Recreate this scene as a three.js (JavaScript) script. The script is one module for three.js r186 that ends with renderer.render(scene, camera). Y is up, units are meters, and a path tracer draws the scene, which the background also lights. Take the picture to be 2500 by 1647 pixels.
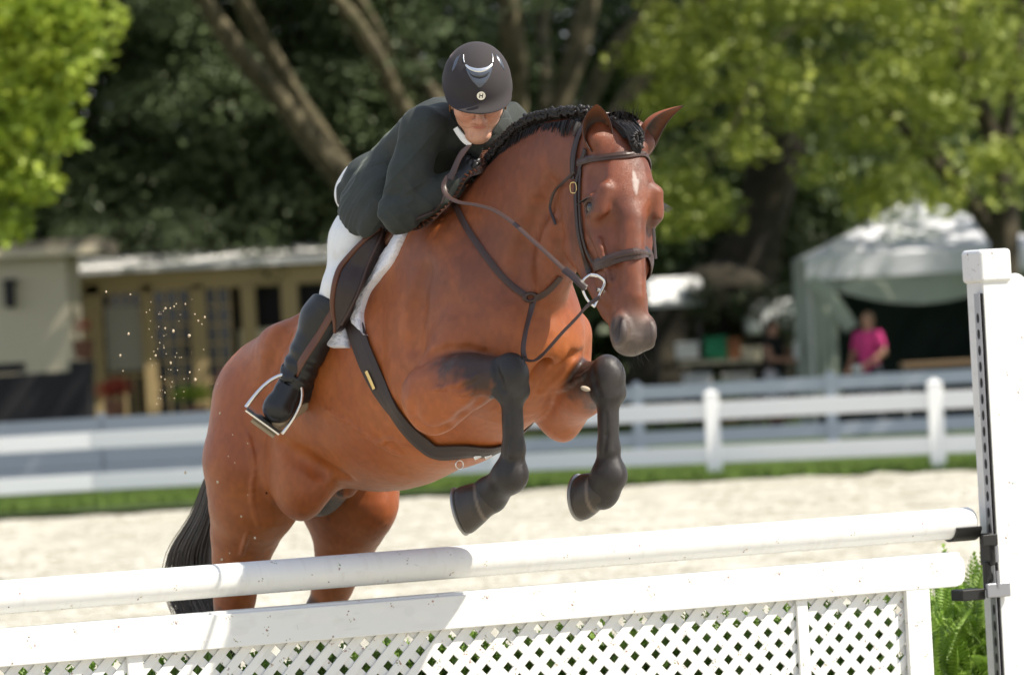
import * as THREE from 'three';
import { mergeGeometries, mergeVertices } from 'three/addons/utils/BufferGeometryUtils.js';
import { RoundedBoxGeometry } from 'three/addons/geometries/RoundedBoxGeometry.js';

// ---------------------------------------------------------------- camera, sky, sun, exposure
const scene = new THREE.Scene();
const FPX = 12000, ROLL = 0.055, EYE = 1.65;
const camera = new THREE.PerspectiveCamera(2 * Math.atan(823.5 / FPX) * 180 / Math.PI, 1024 / 674, 1, 900);
camera.position.set(0, EYE, 0);
camera.rotation.z = -ROLL;
camera.focus = 13.9; camera.userData.fStop = 4.6;
scene.add(camera);
const renderer = new THREE.WebGLRenderer({ antialias: true });
renderer.setSize(1024, 674);
renderer.toneMapping = THREE.LinearToneMapping;
renderer.toneMappingExposure = 1.5;
renderer.shadowMap.enabled = true;
const SKYK = 0.8, SUN = new THREE.Vector3(0.76, 1.0, 0.25).normalize();
// hazy summer sky, pale near the horizon and round the sun, computed as light from every direction
{
  const w = 256, h = 128, d = new Float32Array(w * h * 4);
  for (let y = 0; y < h; y++) for (let x = 0; x < w; x++) {
    const el = ((y + 0.5) / h - 0.5) * Math.PI, az = ((x + 0.5) / w - 0.5) * Math.PI * 2, dir = [Math.cos(el) * Math.cos(az), Math.sin(el), Math.cos(el) * Math.sin(az)];
    const c = dir[0] * SUN.x + dir[1] * SUN.y + dir[2] * SUN.z, up = Math.max(0, dir[1]), hz = Math.pow(1 - up, 3), g = 0.35 * Math.pow(Math.max(0, c), 6) + 1.2 * Math.pow(Math.max(0, c), 40), o = (y * w + x) * 4;
    d[o] = SKYK * (0.42 + 0.50 * hz + g); d[o + 1] = SKYK * (0.52 + 0.44 * hz + 0.97 * g); d[o + 2] = SKYK * (0.72 + 0.28 * hz + 0.9 * g); d[o + 3] = 1;
  }
  const t = new THREE.DataTexture(d, w, h, THREE.RGBAFormat, THREE.FloatType); t.mapping = THREE.EquirectangularReflectionMapping; t.magFilter = THREE.LinearFilter; t.needsUpdate = true;
  scene.background = t; scene.environment = t;
}
const sun = new THREE.DirectionalLight(new THREE.Color(1, 0.93, 0.81), 4.6);
sun.position.copy(SUN).multiplyScalar(60).add(new THREE.Vector3(0, 0, -14));
sun.target.position.set(0, 0, -14);
sun.castShadow = true;
sun.shadow.mapSize.set(4096, 4096);
Object.assign(sun.shadow.camera, { left: -60, right: 60, top: 60, bottom: -60, near: 1, far: 200 });
scene.add(sun, sun.target);

// ---------------------------------------------------------------- helpers
const v3 = (x, y, z) => new THREE.Vector3(x, y, z);
const lerp = (a, b, t) => a + (b - a) * t;
const clamp = (x, a = 0, b = 1) => Math.min(b, Math.max(a, x));
const sstep = (a, b, x) => { const t = clamp((x - a) / (b - a)); return t * t * (3 - 2 * t); };
function rng(seed) { let s = seed >>> 0; return () => { s = (s + 0x6d2b79f5) >>> 0; let t = Math.imul(s ^ (s >>> 15), 1 | s); t = (t + Math.imul(t ^ (t >>> 7), 61 | t)) ^ t; return ((t ^ (t >>> 14)) >>> 0) / 4294967296; }; }
// a sight measured on a 2380 px wide print of the scene, at distance z, as a point in the world
const K = 2500 / 2380;
function ray(dx, dy) {
  const nx = dx * K - 1250, ny = dy * K - 823.5, c = Math.cos(ROLL), s = Math.sin(ROLL);
  return [(nx * c - ny * s) / FPX, -(ny * c + nx * s) / FPX];
}
function V(dx, dy, z) { const r = ray(dx, dy); return v3(r[0] * z, EYE + r[1] * z, -z); }
function project(p) {            // the reverse, for checks
  const z = -p.z, x = p.x / z * FPX, y = -(p.y - EYE) / z * FPX, c = Math.cos(ROLL), s = Math.sin(ROLL);
  return [(x * c + y * s + 1250) / K, (y * c - x * s + 823.5) / K, z];
}
const hash3 = (x, y, z) => { let h = Math.imul(x, 374761393) ^ Math.imul(y, 668265263) ^ Math.imul(z, 2147483647 ^ 0x5bd1e995); h = Math.imul(h ^ (h >>> 13), 1274126177); return ((h ^ (h >>> 16)) >>> 0) / 4294967296; };
function noise(x, y, z) {
  const X = Math.floor(x), Y = Math.floor(y), Z = Math.floor(z), f = (t) => t * t * (3 - 2 * t), u = f(x - X), v = f(y - Y), w = f(z - Z), h = (i, j, k) => hash3(X + i, Y + j, Z + k);
  return lerp(lerp(lerp(h(0, 0, 0), h(1, 0, 0), u), lerp(h(0, 1, 0), h(1, 1, 0), u), v), lerp(lerp(h(0, 0, 1), h(1, 0, 1), u), lerp(h(0, 1, 1), h(1, 1, 1), u), v), w);
}
function fbm(x, y, z, o = 4) { let a = 0.5, t = 0, n = 0; for (let i = 0; i < o; i++) { t += a * noise(x, y, z); n += a; x = x * 2.03 + 7.1; y = y * 2.03 + 3.7; z = z * 2.03 + 1.3; a *= 0.5; } return t / n; }

const used = new Map();
function numbered(name) { const n = used.get(name) || 0; used.set(name, n + 1); return n ? name + '_' + String(n).padStart(3, '0') : name; }
function shade(o) { o.traverse((m) => { if (m.isMesh) { m.castShadow = true; m.receiveShadow = true; } }); return o; }
function tag(o, label, category, group, kind) { if (label) o.userData.label = label; if (category) o.userData.category = category; if (group) o.userData.group = group; if (kind) o.userData.kind = kind; return o; }
function thing(name, label, category, group, pos) { const g = new THREE.Group(); g.name = numbered(name); tag(g, label, category, group); if (pos) g.position.copy(pos); scene.add(g); g.updateMatrixWorld(true); return g; }
// a mesh whose geometry is in world coordinates, put under its parent
function part(name, geo, mat, parent, label) {
  const m = new THREE.Mesh(geo, mat);
  m.name = parent ? name : numbered(name);
  if (label) m.userData.label = label;
  m.castShadow = m.receiveShadow = true;
  if (parent && parent !== scene) {
    const p = new THREE.Vector3(); let q = parent; while (q && q !== scene) { p.add(q.position); q = q.parent; }
    if (p.lengthSq()) geo.translate(-p.x, -p.y, -p.z);
  }
  (parent || scene).add(m);
  return m;
}
function structure(name, geo, mat) { const m = part(name, geo, mat); m.userData.kind = 'structure'; return m; }
const plain = (g) => { const o = g.index ? g.toNonIndexed() : g; for (const k of Object.keys(o.attributes)) if (!['position', 'normal', 'uv'].includes(k)) o.deleteAttribute(k); return o; };
const merge = (list) => mergeGeometries(list.map(plain));
function boxUV(g, scale = 1) {   // uv in metres by the way each face points
  const o = g.index ? g.toNonIndexed() : g, p = o.attributes.position, n = o.attributes.normal, uv = new Float32Array(p.count * 2);
  for (let i = 0; i < p.count; i++) {
    const ax = Math.abs(n.getX(i)), ay = Math.abs(n.getY(i)), az = Math.abs(n.getZ(i));
    const [a, b] = ay >= ax && ay >= az ? [p.getX(i), p.getZ(i)] : ax >= az ? [p.getZ(i), p.getY(i)] : [p.getX(i), p.getY(i)];
    uv[2 * i] = a * scale; uv[2 * i + 1] = b * scale;
  }
  o.setAttribute('uv', new THREE.BufferAttribute(uv, 2));
  return o;
}
function rbox(w, h, d, r = 0.004, seg = 2) { return boxUV(new RoundedBoxGeometry(w, h, d, seg, Math.min(r, w / 2.01, h / 2.01, d / 2.01))); }
// a strap, belt or board that follows a line of points; at every point `nrm` is the way its face looks
function strap(pts, nrms, width, thick, { seg = 6, cyl = false, closed = false, taper } = {}) {
  const curve = new THREE.CatmullRomCurve3(pts, closed, 'centripetal'), n = Math.max(2, (pts.length - 1 + (closed ? 1 : 0)) * seg);
  const ring = cyl ? 10 : 8, P = [], N = [], UV = [], I = [];
  let len = 0, prev = null;
  for (let i = 0; i <= n; i++) {
    const t = i / n, c = curve.getPoint(t), T = curve.getTangent(t);
    let nr;
    if (nrms) { const f = t * (closed ? pts.length : pts.length - 1), a = Math.floor(f) % nrms.length, b = (a + 1) % nrms.length; nr = nrms[Math.min(a, nrms.length - 1)].clone().lerp(nrms[Math.min(b, nrms.length - 1)], f - Math.floor(f)); } else nr = v3(0, 0, 1);
    nr.addScaledVector(T, -nr.dot(T)).normalize();
    const B = T.clone().cross(nr).normalize();
    if (prev) len += prev.distanceTo(c); prev = c;
    const w = (taper ? taper(t) : 1) * width / 2, h = thick / 2;
    for (let k = 0; k <= ring; k++) {
      const a = k / ring * Math.PI * 2;
      let x, y;
      if (cyl) { x = Math.cos(a); y = Math.sin(a); } else { const p = 0.3; x = Math.sign(Math.cos(a)) * Math.pow(Math.abs(Math.cos(a)), p); y = Math.sign(Math.sin(a)) * Math.pow(Math.abs(Math.sin(a)), p); const aa = a + Math.PI / 8; x = Math.cos(aa); y = Math.sin(aa); const q = Math.max(Math.abs(x), Math.abs(y)); x /= q; y /= q; const ch = 0.2 * thick / width; if (Math.abs(x) > 0.99 && Math.abs(y) > 0.4) y *= 0.9; }
      P.push(c.x + B.x * x * w + nr.x * y * h, c.y + B.y * x * w + nr.y * y * h, c.z + B.z * x * w + nr.z * y * h);
      UV.push(len, k / ring * (2 * width));
    }
  }
  const m = ring + 1;
  for (let i = 0; i < n; i++) for (let k = 0; k < ring; k++) { const a = i * m + k, b = a + 1, c = a + m, d = c + 1; I.push(a, b, c, b, d, c); }
  if (!closed) for (const [base, flip] of [[0, 1], [n * m, 0]]) for (let k = 1; k < ring - 1; k++) flip ? I.push(base, base + k + 1, base + k) : I.push(base, base + k, base + k + 1);
  let g = new THREE.BufferGeometry();
  g.setAttribute('position', new THREE.Float32BufferAttribute(P, 3)); g.setAttribute('uv', new THREE.Float32BufferAttribute(UV, 2)); g.setIndex(I);
  if (cyl) { g.computeVertexNormals(); } else { g = g.toNonIndexed(); g.computeVertexNormals(); }
  return g;
}
function tube(pts, r, { seg = 8, radial = 8, closed = false } = {}) {  // round line with a radius that may vary along it
  const curve = new THREE.CatmullRomCurve3(pts, closed, 'centripetal'), n = Math.max(2, pts.length * seg), g = new THREE.TubeGeometry(curve, n, 1, radial, closed), p = g.attributes.position;
  for (let i = 0; i <= n; i++) { const c = curve.getPointAt(i / n), rr = typeof r === 'function' ? r(i / n) : r; for (let k = 0; k <= radial; k++) { const j = i * (radial + 1) + k; p.setXYZ(j, c.x + (p.getX(j) - c.x) * rr, c.y + (p.getY(j) - c.y) * rr, c.z + (p.getZ(j) - c.z) * rr); } }
  g.computeVertexNormals();
  return g;
}

// ---------------------------------------------------------------- bodies as distance fields, meshed with surface nets
const smin = (a, b, k) => { const h = Math.max(k - Math.abs(a - b), 0) / k; return Math.min(a, b) - h * h * k * 0.25; };
const smax = (a, b, k) => -smin(-a, -b, k);
class Body {
  constructor() { this.list = []; }
  push(d, k, cut, local) { this.list.push({ d, k, cut: !!cut, local }); return this; }
  cone(a, b, ra, rb, k = 0.03, cut) {
    const bx = b.x - a.x, by = b.y - a.y, bz = b.z - a.z, L = bx * bx + by * by + bz * bz;
    return this.push((x, y, z) => { const px = x - a.x, py = y - a.y, pz = z - a.z, t = clamp((px * bx + py * by + pz * bz) / L), qx = px - t * bx, qy = py - t * by, qz = pz - t * bz; return Math.sqrt(qx * qx + qy * qy + qz * qz) - (ra + (rb - ra) * t); }, k, cut);
  }
  chain(pts, rs, k = 0.03, cut) { for (let i = 0; i + 1 < pts.length; i++) this.cone(pts[i], pts[i + 1], rs[i], rs[i + 1], k, cut); return this; }
  ell(c, ax, ay, az, ra, rb, rc, k = 0.03, cut) {
    return this.push((x, y, z) => { const px = x - c.x, py = y - c.y, pz = z - c.z, l = (px * ax.x + py * ax.y + pz * ax.z) / ra, m = (px * ay.x + py * ay.y + pz * ay.z) / rb, n = (px * az.x + py * az.y + pz * az.z) / rc; const k0 = Math.sqrt(l * l + m * m + n * n), k1 = Math.sqrt(l * l / (ra * ra) + m * m / (rb * rb) + n * n / (rc * rc)); return k1 < 1e-9 ? -Math.min(ra, rb, rc) : k0 * (k0 - 1) / k1; }, k, cut);
  }
  // stations: { c, X (sideways), a (half width), up, dn (half heights), e (squareness) }
  sweep(st, k = 0.03, cut, sub = 4) {
    const P = new THREE.CatmullRomCurve3(st.map((s) => s.c), false, 'centripetal'), n = (st.length - 1) * sub, S = [];
    const cr = (f, i, t) => { const g = (j) => f(st[clamp(j, 0, st.length - 1)]), p0 = g(i - 1), p1 = g(i), p2 = g(i + 1), p3 = g(i + 2), m1 = (p2 - p0) / 2, m2 = (p3 - p1) / 2, t2 = t * t, t3 = t2 * t; return (2 * t3 - 3 * t2 + 1) * p1 + (t3 - 2 * t2 + t) * m1 + (-2 * t3 + 3 * t2) * p2 + (t3 - t2) * m2; };
    for (let j = 0; j <= n; j++) {
      const u = j / sub, i = Math.min(Math.floor(u), st.length - 2), t = u - i, T = P.getTangent(j / n), X = st[i].X.clone().lerp(st[i + 1].X, t);
      X.addScaledVector(T, -X.dot(T)).normalize();
      const Y = X.clone().cross(T).normalize(); if (st[0].Y && Y.dot(st[0].Y) < 0) Y.negate();
      S.push({ c: P.getPoint(j / n), X, Y, a: cr((s) => s.a, i, t), up: cr((s) => s.up, i, t), dn: cr((s) => s.dn ?? s.up, i, t) });
    }
    const F = S.map((s) => [s.c.x, s.c.y, s.c.z, s.X.x, s.X.y, s.X.z, s.Y.x, s.Y.y, s.Y.z, s.a, s.up, s.dn]), q = new Float64Array(12);
    const make = (ids) => (x, y, z) => {
      let best = 1e9, bi = 0, bt = 0;
      for (const i of ids) { const A = F[i], B = F[i + 1], bx = B[0] - A[0], by = B[1] - A[1], bz = B[2] - A[2], t = clamp(((x - A[0]) * bx + (y - A[1]) * by + (z - A[2]) * bz) / (bx * bx + by * by + bz * bz)), dx = x - A[0] - t * bx, dy = y - A[1] - t * by, dz = z - A[2] - t * bz, d = dx * dx + dy * dy + dz * dz; if (d < best) { best = d; bi = i; bt = t; } }
      const A = F[bi], B = F[bi + 1]; for (let j = 0; j < 12; j++) q[j] = A[j] + (B[j] - A[j]) * bt;
      const px = x - q[0], py = y - q[1], pz = z - q[2], l = px * q[3] + py * q[4] + pz * q[5], v = px * q[6] + py * q[7] + pz * q[8], w = Math.sqrt(Math.max(0, px * px + py * py + pz * pz - l * l - v * v)), b = v > 0 ? q[10] : q[11], a = q[9], c = Math.min(a, b), f = Math.max(0, w), k0 = Math.sqrt(l * l / (a * a) + v * v / (b * b) + f * f / (c * c)), k1 = Math.sqrt(l * l / (a * a * a * a) + v * v / (b * b * b * b) + f * f / (c * c * c * c));
      return k1 < 1e-9 ? -c : k0 * (k0 - 1) / k1;
    };
    const local = (x, y, z, r) => { const ds = []; let m = 1e9; for (let i = 0; i < n; i++) { const A = F[i], B = F[i + 1], bx = B[0] - A[0], by = B[1] - A[1], bz = B[2] - A[2], t = clamp(((x - A[0]) * bx + (y - A[1]) * by + (z - A[2]) * bz) / (bx * bx + by * by + bz * bz)), e = Math.hypot(x - A[0] - t * bx, y - A[1] - t * by, z - A[2] - t * bz); ds.push(e); m = Math.min(m, e); } return make(ds.map((e, i) => [e, i]).filter((q) => q[0] < m + 2 * r + 0.002).map((q) => q[1])); };
    return this.push(make(Array.from({ length: n }, (_, i) => i)), k, cut, local);
  }
  at(x, y, z, list = this.list) { let d = 1e3; for (const p of list) { const e = p.d(x, y, z); d = p.cut ? smax(d, -e, p.k) : smin(d, e, p.k); } return d; }
  mesh(h, lo, hi, { color, uvs = 1, warp } = {}) {
    const NB = 8, nx = Math.ceil((hi.x - lo.x) / h / NB), ny = Math.ceil((hi.y - lo.y) / h / NB), nz = Math.ceil((hi.z - lo.z) / h / NB), r0 = NB * h * 0.87, R = r0 * 1.35, SX = nx * NB + 2, SY = ny * NB + 2;
    const verts = new Map(), P = [], key = (i, j, k) => (k * SY + j) * SX + i, quads = [], E = 9, val = new Float32Array(E * E * E), lists = [];
    const SB = 4, RS = SB * R, tops = [];
    for (let cz = 0; cz < nz; cz += SB) for (let cy = 0; cy < ny; cy += SB) for (let cx2 = 0; cx2 < nx; cx2 += SB) {
      const x = lo.x + (cx2 + SB / 2) * NB * h, y = lo.y + (cy + SB / 2) * NB * h, z = lo.z + (cz + SB / 2) * NB * h;
      let d = 1e3; const ds = this.list.map((p) => { const e = p.d(x, y, z); d = p.cut ? smax(d, -e, p.k) : smin(d, e, p.k); return e; });
      if (Math.abs(d) > RS + 0.02) continue;
      tops.push([cx2, cy, cz, this.list.filter((p, i) => p.cut ? ds[i] < RS * 1.6 + p.k : ds[i] < d + 2 * RS + p.k + 0.03)]);
    }
    for (const [sx0, sy0, sz0, cand] of tops) for (let bz = sz0; bz < Math.min(nz, sz0 + SB); bz++) for (let by = sy0; by < Math.min(ny, sy0 + SB); by++) for (let bx = sx0; bx < Math.min(nx, sx0 + SB); bx++) {
      const cx = lo.x + (bx + 0.5) * NB * h, cy = lo.y + (by + 0.5) * NB * h, cz = lo.z + (bz + 0.5) * NB * h;
      let d = 1e3; const ds = cand.map((p) => { const e = p.d(cx, cy, cz); d = p.cut ? smax(d, -e, p.k) : smin(d, e, p.k); return e; });
      if (Math.abs(d) > r0 * 1.25 + 0.004) continue;
      const near = cand.filter((p, i) => p.cut ? ds[i] < r0 * 1.3 + p.k : ds[i] < d + 2.3 * r0 + p.k).map((p) => p.local ? { d: p.local(cx, cy, cz, r0), k: p.k, cut: p.cut } : p);
      for (let k = 0, o = 0; k < E; k++) for (let j = 0; j < E; j++) for (let i = 0; i < E; i++, o++) { const x = lo.x + (bx * NB + i) * h, y = lo.y + (by * NB + j) * h, z = lo.z + (bz * NB + k) * h; val[o] = this.at(x, y, z, near) + (warp ? warp(x, y, z) : 0); }
      for (let k = 0; k < NB; k++) for (let j = 0; j < NB; j++) for (let i = 0; i < NB; i++) {
        const o = (k * E + j) * E + i, c = [val[o], val[o + 1], val[o + E], val[o + E + 1], val[o + E * E], val[o + E * E + 1], val[o + E * E + E], val[o + E * E + E + 1]];
        let m = 0; for (let b = 0; b < 8; b++) if (c[b] < 0) m |= 1 << b;
        if (m === 0 || m === 255) continue;
        let sx = 0, sy = 0, sz = 0, n = 0;
        for (let a = 0; a < 8; a++) for (let ax = 0; ax < 3; ax++) { const b = a | (1 << ax); if (b === a || (c[a] < 0) === (c[b] < 0)) continue; const t = c[a] / (c[a] - c[b]); sx += (a & 1) + (ax === 0 ? t : 0); sy += ((a >> 1) & 1) + (ax === 1 ? t : 0); sz += ((a >> 2) & 1) + (ax === 2 ? t : 0); n++; }
        const I = bx * NB + i, J = by * NB + j, Kk = bz * NB + k;
        verts.set(key(I, J, Kk), P.length / 3); lists.push(near);
        P.push(lo.x + (I + sx / n) * h, lo.y + (J + sy / n) * h, lo.z + (Kk + sz / n) * h);
        if ((c[0] < 0) !== (c[1] < 0)) quads.push([0, I, J, Kk, c[0] < 0]);
        if ((c[0] < 0) !== (c[2] < 0)) quads.push([1, I, J, Kk, c[0] < 0]);
        if ((c[0] < 0) !== (c[4] < 0)) quads.push([2, I, J, Kk, c[0] < 0]);
      }
    }
    const Ix = [];
    for (const [ax, i, j, k, inside] of quads) {
      const g = (a, b, c) => verts.get(key(i - a, j - b, k - c));
      const q = ax === 0 ? [g(0, 0, 0), g(0, 1, 0), g(0, 1, 1), g(0, 0, 1)] : ax === 1 ? [g(0, 0, 0), g(0, 0, 1), g(1, 0, 1), g(1, 0, 0)] : [g(0, 0, 0), g(1, 0, 0), g(1, 1, 0), g(0, 1, 0)];
      if (q.some((x) => x === undefined)) continue;
      if (inside) Ix.push(q[0], q[1], q[2], q[0], q[2], q[3]); else Ix.push(q[0], q[2], q[1], q[0], q[3], q[2]);
    }
    const n = P.length / 3, N = new Float32Array(n * 3), UV = new Float32Array(n * 2), C = color ? new Float32Array(n * 3) : null, e = h * 0.6;
    for (let i = 0; i < n; i++) {
      const x = P[3 * i], y = P[3 * i + 1], z = P[3 * i + 2], f = (x, y, z) => this.at(x, y, z, lists[i]) + (warp ? warp(x, y, z) : 0);
      let gx = f(x + e, y, z) - f(x - e, y, z), gy = f(x, y + e, z) - f(x, y - e, z), gz = f(x, y, z + e) - f(x, y, z - e); const l = Math.hypot(gx, gy, gz) || 1; gx /= l; gy /= l; gz /= l;
      N[3 * i] = gx; N[3 * i + 1] = gy; N[3 * i + 2] = gz;
      const ax = Math.abs(gx), ay = Math.abs(gy), az = Math.abs(gz);
      if (ay > ax && ay > az) { UV[2 * i] = x * uvs; UV[2 * i + 1] = z * uvs; } else if (ax > az) { UV[2 * i] = z * uvs; UV[2 * i + 1] = y * uvs; } else { UV[2 * i] = x * uvs; UV[2 * i + 1] = y * uvs; }
      if (C) { const c = color(x, y, z, gx, gy, gz); C[3 * i] = c[0]; C[3 * i + 1] = c[1]; C[3 * i + 2] = c[2]; }
    }
    // where the mapping changes direction a corner is doubled, so that no face smears the pattern
    const axis = (i) => { const a = Math.abs(N[3 * i]), b = Math.abs(N[3 * i + 1]), c = Math.abs(N[3 * i + 2]); return b > a && b > c ? 1 : a > c ? 0 : 2; }, N2 = Array.from(N), U2 = Array.from(UV), C2 = C ? Array.from(C) : null, twins = new Map();
    for (let t = 0; t < Ix.length; t += 3) {
      const q = [axis(Ix[t]), axis(Ix[t + 1]), axis(Ix[t + 2])]; if (q[0] === q[1] && q[1] === q[2]) continue;
      const want = q[0] === q[1] || q[0] === q[2] ? q[0] : q[1];
      for (let k = 0; k < 3; k++) if (q[k] !== want) { const i = Ix[t + k], id = i * 3 + want; let j = twins.get(id); if (j === undefined) { j = P.length / 3; twins.set(id, j); const x = P[3 * i], y = P[3 * i + 1], z = P[3 * i + 2]; P.push(x, y, z); N2.push(N[3 * i], N[3 * i + 1], N[3 * i + 2]); U2.push(...(want === 1 ? [x * uvs, z * uvs] : want === 0 ? [z * uvs, y * uvs] : [x * uvs, y * uvs])); if (C) C2.push(C[3 * i], C[3 * i + 1], C[3 * i + 2]); } Ix[t + k] = j; }
    }
    const geo = new THREE.BufferGeometry();
    geo.setAttribute('position', new THREE.Float32BufferAttribute(P, 3)); geo.setAttribute('normal', new THREE.Float32BufferAttribute(N2, 3)); geo.setAttribute('uv', new THREE.Float32BufferAttribute(U2, 2));
    if (C) geo.setAttribute('color', new THREE.Float32BufferAttribute(C2, 3));
    geo.setIndex(Ix);
    return geo;
  }
}
// ---------------------------------------------------------------- ground, fences, trees, buildings
const sandTex = (() => {
  const w = 1024, o = new Uint8Array(w * w * 4), R = rng(3), lat = [6, 17, 45, 130, 330].map((n) => { const a = new Float32Array(n * n); for (let i = 0; i < n * n; i++) a[i] = R(); return [n, a]; });
  for (let y = 0; y < w; y++) for (let x = 0; x < w; x++) { let t = 0, am = [0.07, 0.13, 0.24, 0.32, 0.24]; lat.forEach(([n, a], k) => { const X = x / w * n, Y = y / w * n, i = Math.floor(X), j = Math.floor(Y), u = X - i, v = Y - j, g = (p, q) => a[(q % n) * n + (p % n)]; t += am[k] * lerp(lerp(g(i, j), g(i + 1, j), u), lerp(g(i, j + 1), g(i + 1, j + 1), u), v); }); const k = (y * w + x) * 4, s = clamp((t - 0.5) * 4.6 + 0.56); o[k] = 136 + 64 * s; o[k + 1] = 129 + 66 * s; o[k + 2] = 110 + 71 * s; o[k + 3] = 255; }
  const t = new THREE.DataTexture(o, w, w); t.colorSpace = THREE.SRGBColorSpace; t.wrapS = t.wrapT = THREE.RepeatWrapping; t.magFilter = THREE.LinearFilter; t.needsUpdate = true; return t;
})();
const FZ = 53;                 // how far off the arena fence stands
{
  // the ground to the horizon, the sand arena raked into small ridges and hoof pocks
  const g = new THREE.PlaneGeometry(900, 900); g.rotateX(-Math.PI / 2); g.translate(0, -0.03, -200); structure('ground', boxUV(g, 0.2), new THREE.MeshStandardMaterial({ color: new THREE.Color(0.10, 0.10, 0.06), roughness: 1 }));
  const nx = 300, nz = 260, s = new THREE.PlaneGeometry(60, 66, nx, nz); s.rotateX(-Math.PI / 2); s.translate(0, 0, -19.4);
  const p = s.attributes.position, uv = s.attributes.uv; for (let i = 0; i < p.count; i++) { const x = p.getX(i), z = p.getZ(i); p.setY(i, 0.05 * (fbm(x * 0.9, 0, z * 0.9, 3) - 0.5) + 0.05 * (noise(x * 3.1, 5, z * 2.2) - 0.5) + 0.012 * Math.sin(z * 5 + noise(x, 1, z) * 4)); uv.setXY(i, x / 3.1, z / 3.1); }
  s.computeVertexNormals(); structure('sand_arena', s, new THREE.MeshStandardMaterial({ map: sandTex, roughness: 1, bumpMap: sandTex, bumpScale: 0.02 }));
}
const leafMat = (o = {}) => new THREE.MeshPhysicalMaterial({ color: 0xffffff, roughness: 0.5, transmission: 0.35, thickness: 0, side: THREE.DoubleSide, specularIntensity: 0.7, ...o });
function leafCluster(seed, n, size, flat = 0.7) {      // a spray of bent leaves within a unit ball
  const R = rng(seed), P = [];
  for (let i = 0; i < n; i++) {
    const c = v3(R() * 2 - 1, (R() * 2 - 1) * flat, R() * 2 - 1); if (c.length() > 1) c.multiplyScalar(1 / c.length() * (0.6 + 0.4 * R()));
    const nrm = v3(R() - 0.5, 0.9 + R() * 0.4, R() - 0.5).applyAxisAngle(v3(1, 0, 0), (R() - 0.5) * 1.5).normalize(), ax = v3(R() - 0.5, -0.25, R() - 0.5); ax.addScaledVector(nrm, -ax.dot(nrm)).normalize(); const sd = nrm.clone().cross(ax), l = size * (0.7 + 0.6 * R()), w = l * 0.42;
    const a = c.clone().addScaledVector(ax, -l / 2), b = c.clone().addScaledVector(ax, l / 2).addScaledVector(nrm, -l * 0.12), m = c.clone().addScaledVector(nrm, 0), q1 = c.clone().addScaledVector(sd, w).addScaledVector(nrm, l * 0.13), q2 = c.clone().addScaledVector(sd, -w).addScaledVector(nrm, l * 0.13);
    P.push(...a, ...q1, ...b, ...a, ...b, ...q2);
  }
  const g = new THREE.BufferGeometry(); g.setAttribute('position', new THREE.Float32BufferAttribute(P, 3)); g.computeVertexNormals(); return g;
}
const loose = [0, 1, 2].map((k) => leafCluster(70 + k, 13, 0.46)), opaqueLeaf = new THREE.MeshStandardMaterial({ roughness: 0.55, side: THREE.DoubleSide });
const sprays = [0, 1, 2].map((k) => leafCluster(40 + k, 46, 0.22)), sprays2 = [0, 1].map((k) => leafCluster(60 + k, 70, 0.15));
// puts sprays into a crown: spots are [x, y, z, rx, ry, rz, count, spray size]; hue picks the colour of each
const s5 = [];                   // where the sunlit sprays of the lime tree hang
{
  const R = rng(56); for (let i = 0; i < 120; i++) { let a = 1480 + 900 * R(), b = -20 + 560 * Math.pow(R(), 1.3), zz = 68 + 8 * R(); if ((a < 1520 && b < 200 && i % 3) || (a > 1680 && a < 1990 && b > 260 && i % 4)) continue; if (a > 1700 && b > 470) b -= 300; const q = V(a, b, zz), r = 0.16 + 0.22 * R(); s5.push([q.x, q.y, q.z, r * 1.3, r * 0.45, r, 4 + 7 * R(), 0.28]); }
  for (const [a, b, r, n] of [[1590, 470, 0.3, 14], [1650, 460, 0.3, 12], [1560, 420, 0.3, 12], [1600, 520, 0.22, 9], [1530, 510, 0.3, 10], [2060, 140, 0.35, 12], [2300, 60, 0.5, 18], [2340, 170, 0.4, 14], [2200, 30, 0.5, 16]]) { const q = V(a, b, 69); s5.push([q.x, q.y, q.z, r * 1.2, r * 0.55, r, n, 0.26]); }
}
const SHAFTS = [];               // leaves left out towards the sun so that chosen points get lit: [point, radius]
function sunCut(x, y, z) { for (const [p, r] of SHAFTS) { const dx = x - p.x, dy = y - p.y, dz = z - p.z, t = dx * SUN.x + dy * SUN.y + dz * SUN.z; if (t > 0.9 && dx * dx + dy * dy + dz * dz - t * t < r * r) return true; } return false; }
{
  const R = rng(5), add = (a, b, z, r) => SHAFTS.push([V(a, b, z), r]);
  for (let a = 200; a <= 640; a += 55) add(a, 606, 84, 1.5 + 0.6 * R());
  add(1545, 675, 80.5, 1.2); add(1610, 670, 80.5, 1.2); add(1780, 730, 80.5, 1.1); add(1700, 860, 77.5, 0.8); add(1630, 885, 77.3, 0.6); add(1650, 640, 83.4, 0.2);
  for (const [a, b, r] of [[2050, 605, 0.25], [2085, 585, 0.32], [2120, 590, 0.28], [2150, 575, 0.3], [2030, 625, 0.15], [2185, 598, 0.18]]) add(a, b, 73.4, r);
  add(1600, 470, 69, 0.9); add(1560, 420, 69, 0.8); add(2300, 60, 69, 1.5); add(2200, 30, 69, 1.4); add(2060, 140, 69, 0.8);
  s5.forEach((q, i) => { if (i > 119 || R() < 0.6) SHAFTS.push([v3(q[0], q[1], q[2]), q[3] * 1.1 + 0.1]); });
  for (let i = 0; i < 30; i++) add(1440 + 940 * R(), 10 + 540 * R(), 69 + 18 * R(), 0.25 + 0.45 * R());
  for (let i = 0; i < 14; i++) add(280 + 700 * R(), 60 + 420 * R(), 82 + 6 * R(), 0.15 + 0.2 * R());
}
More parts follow.
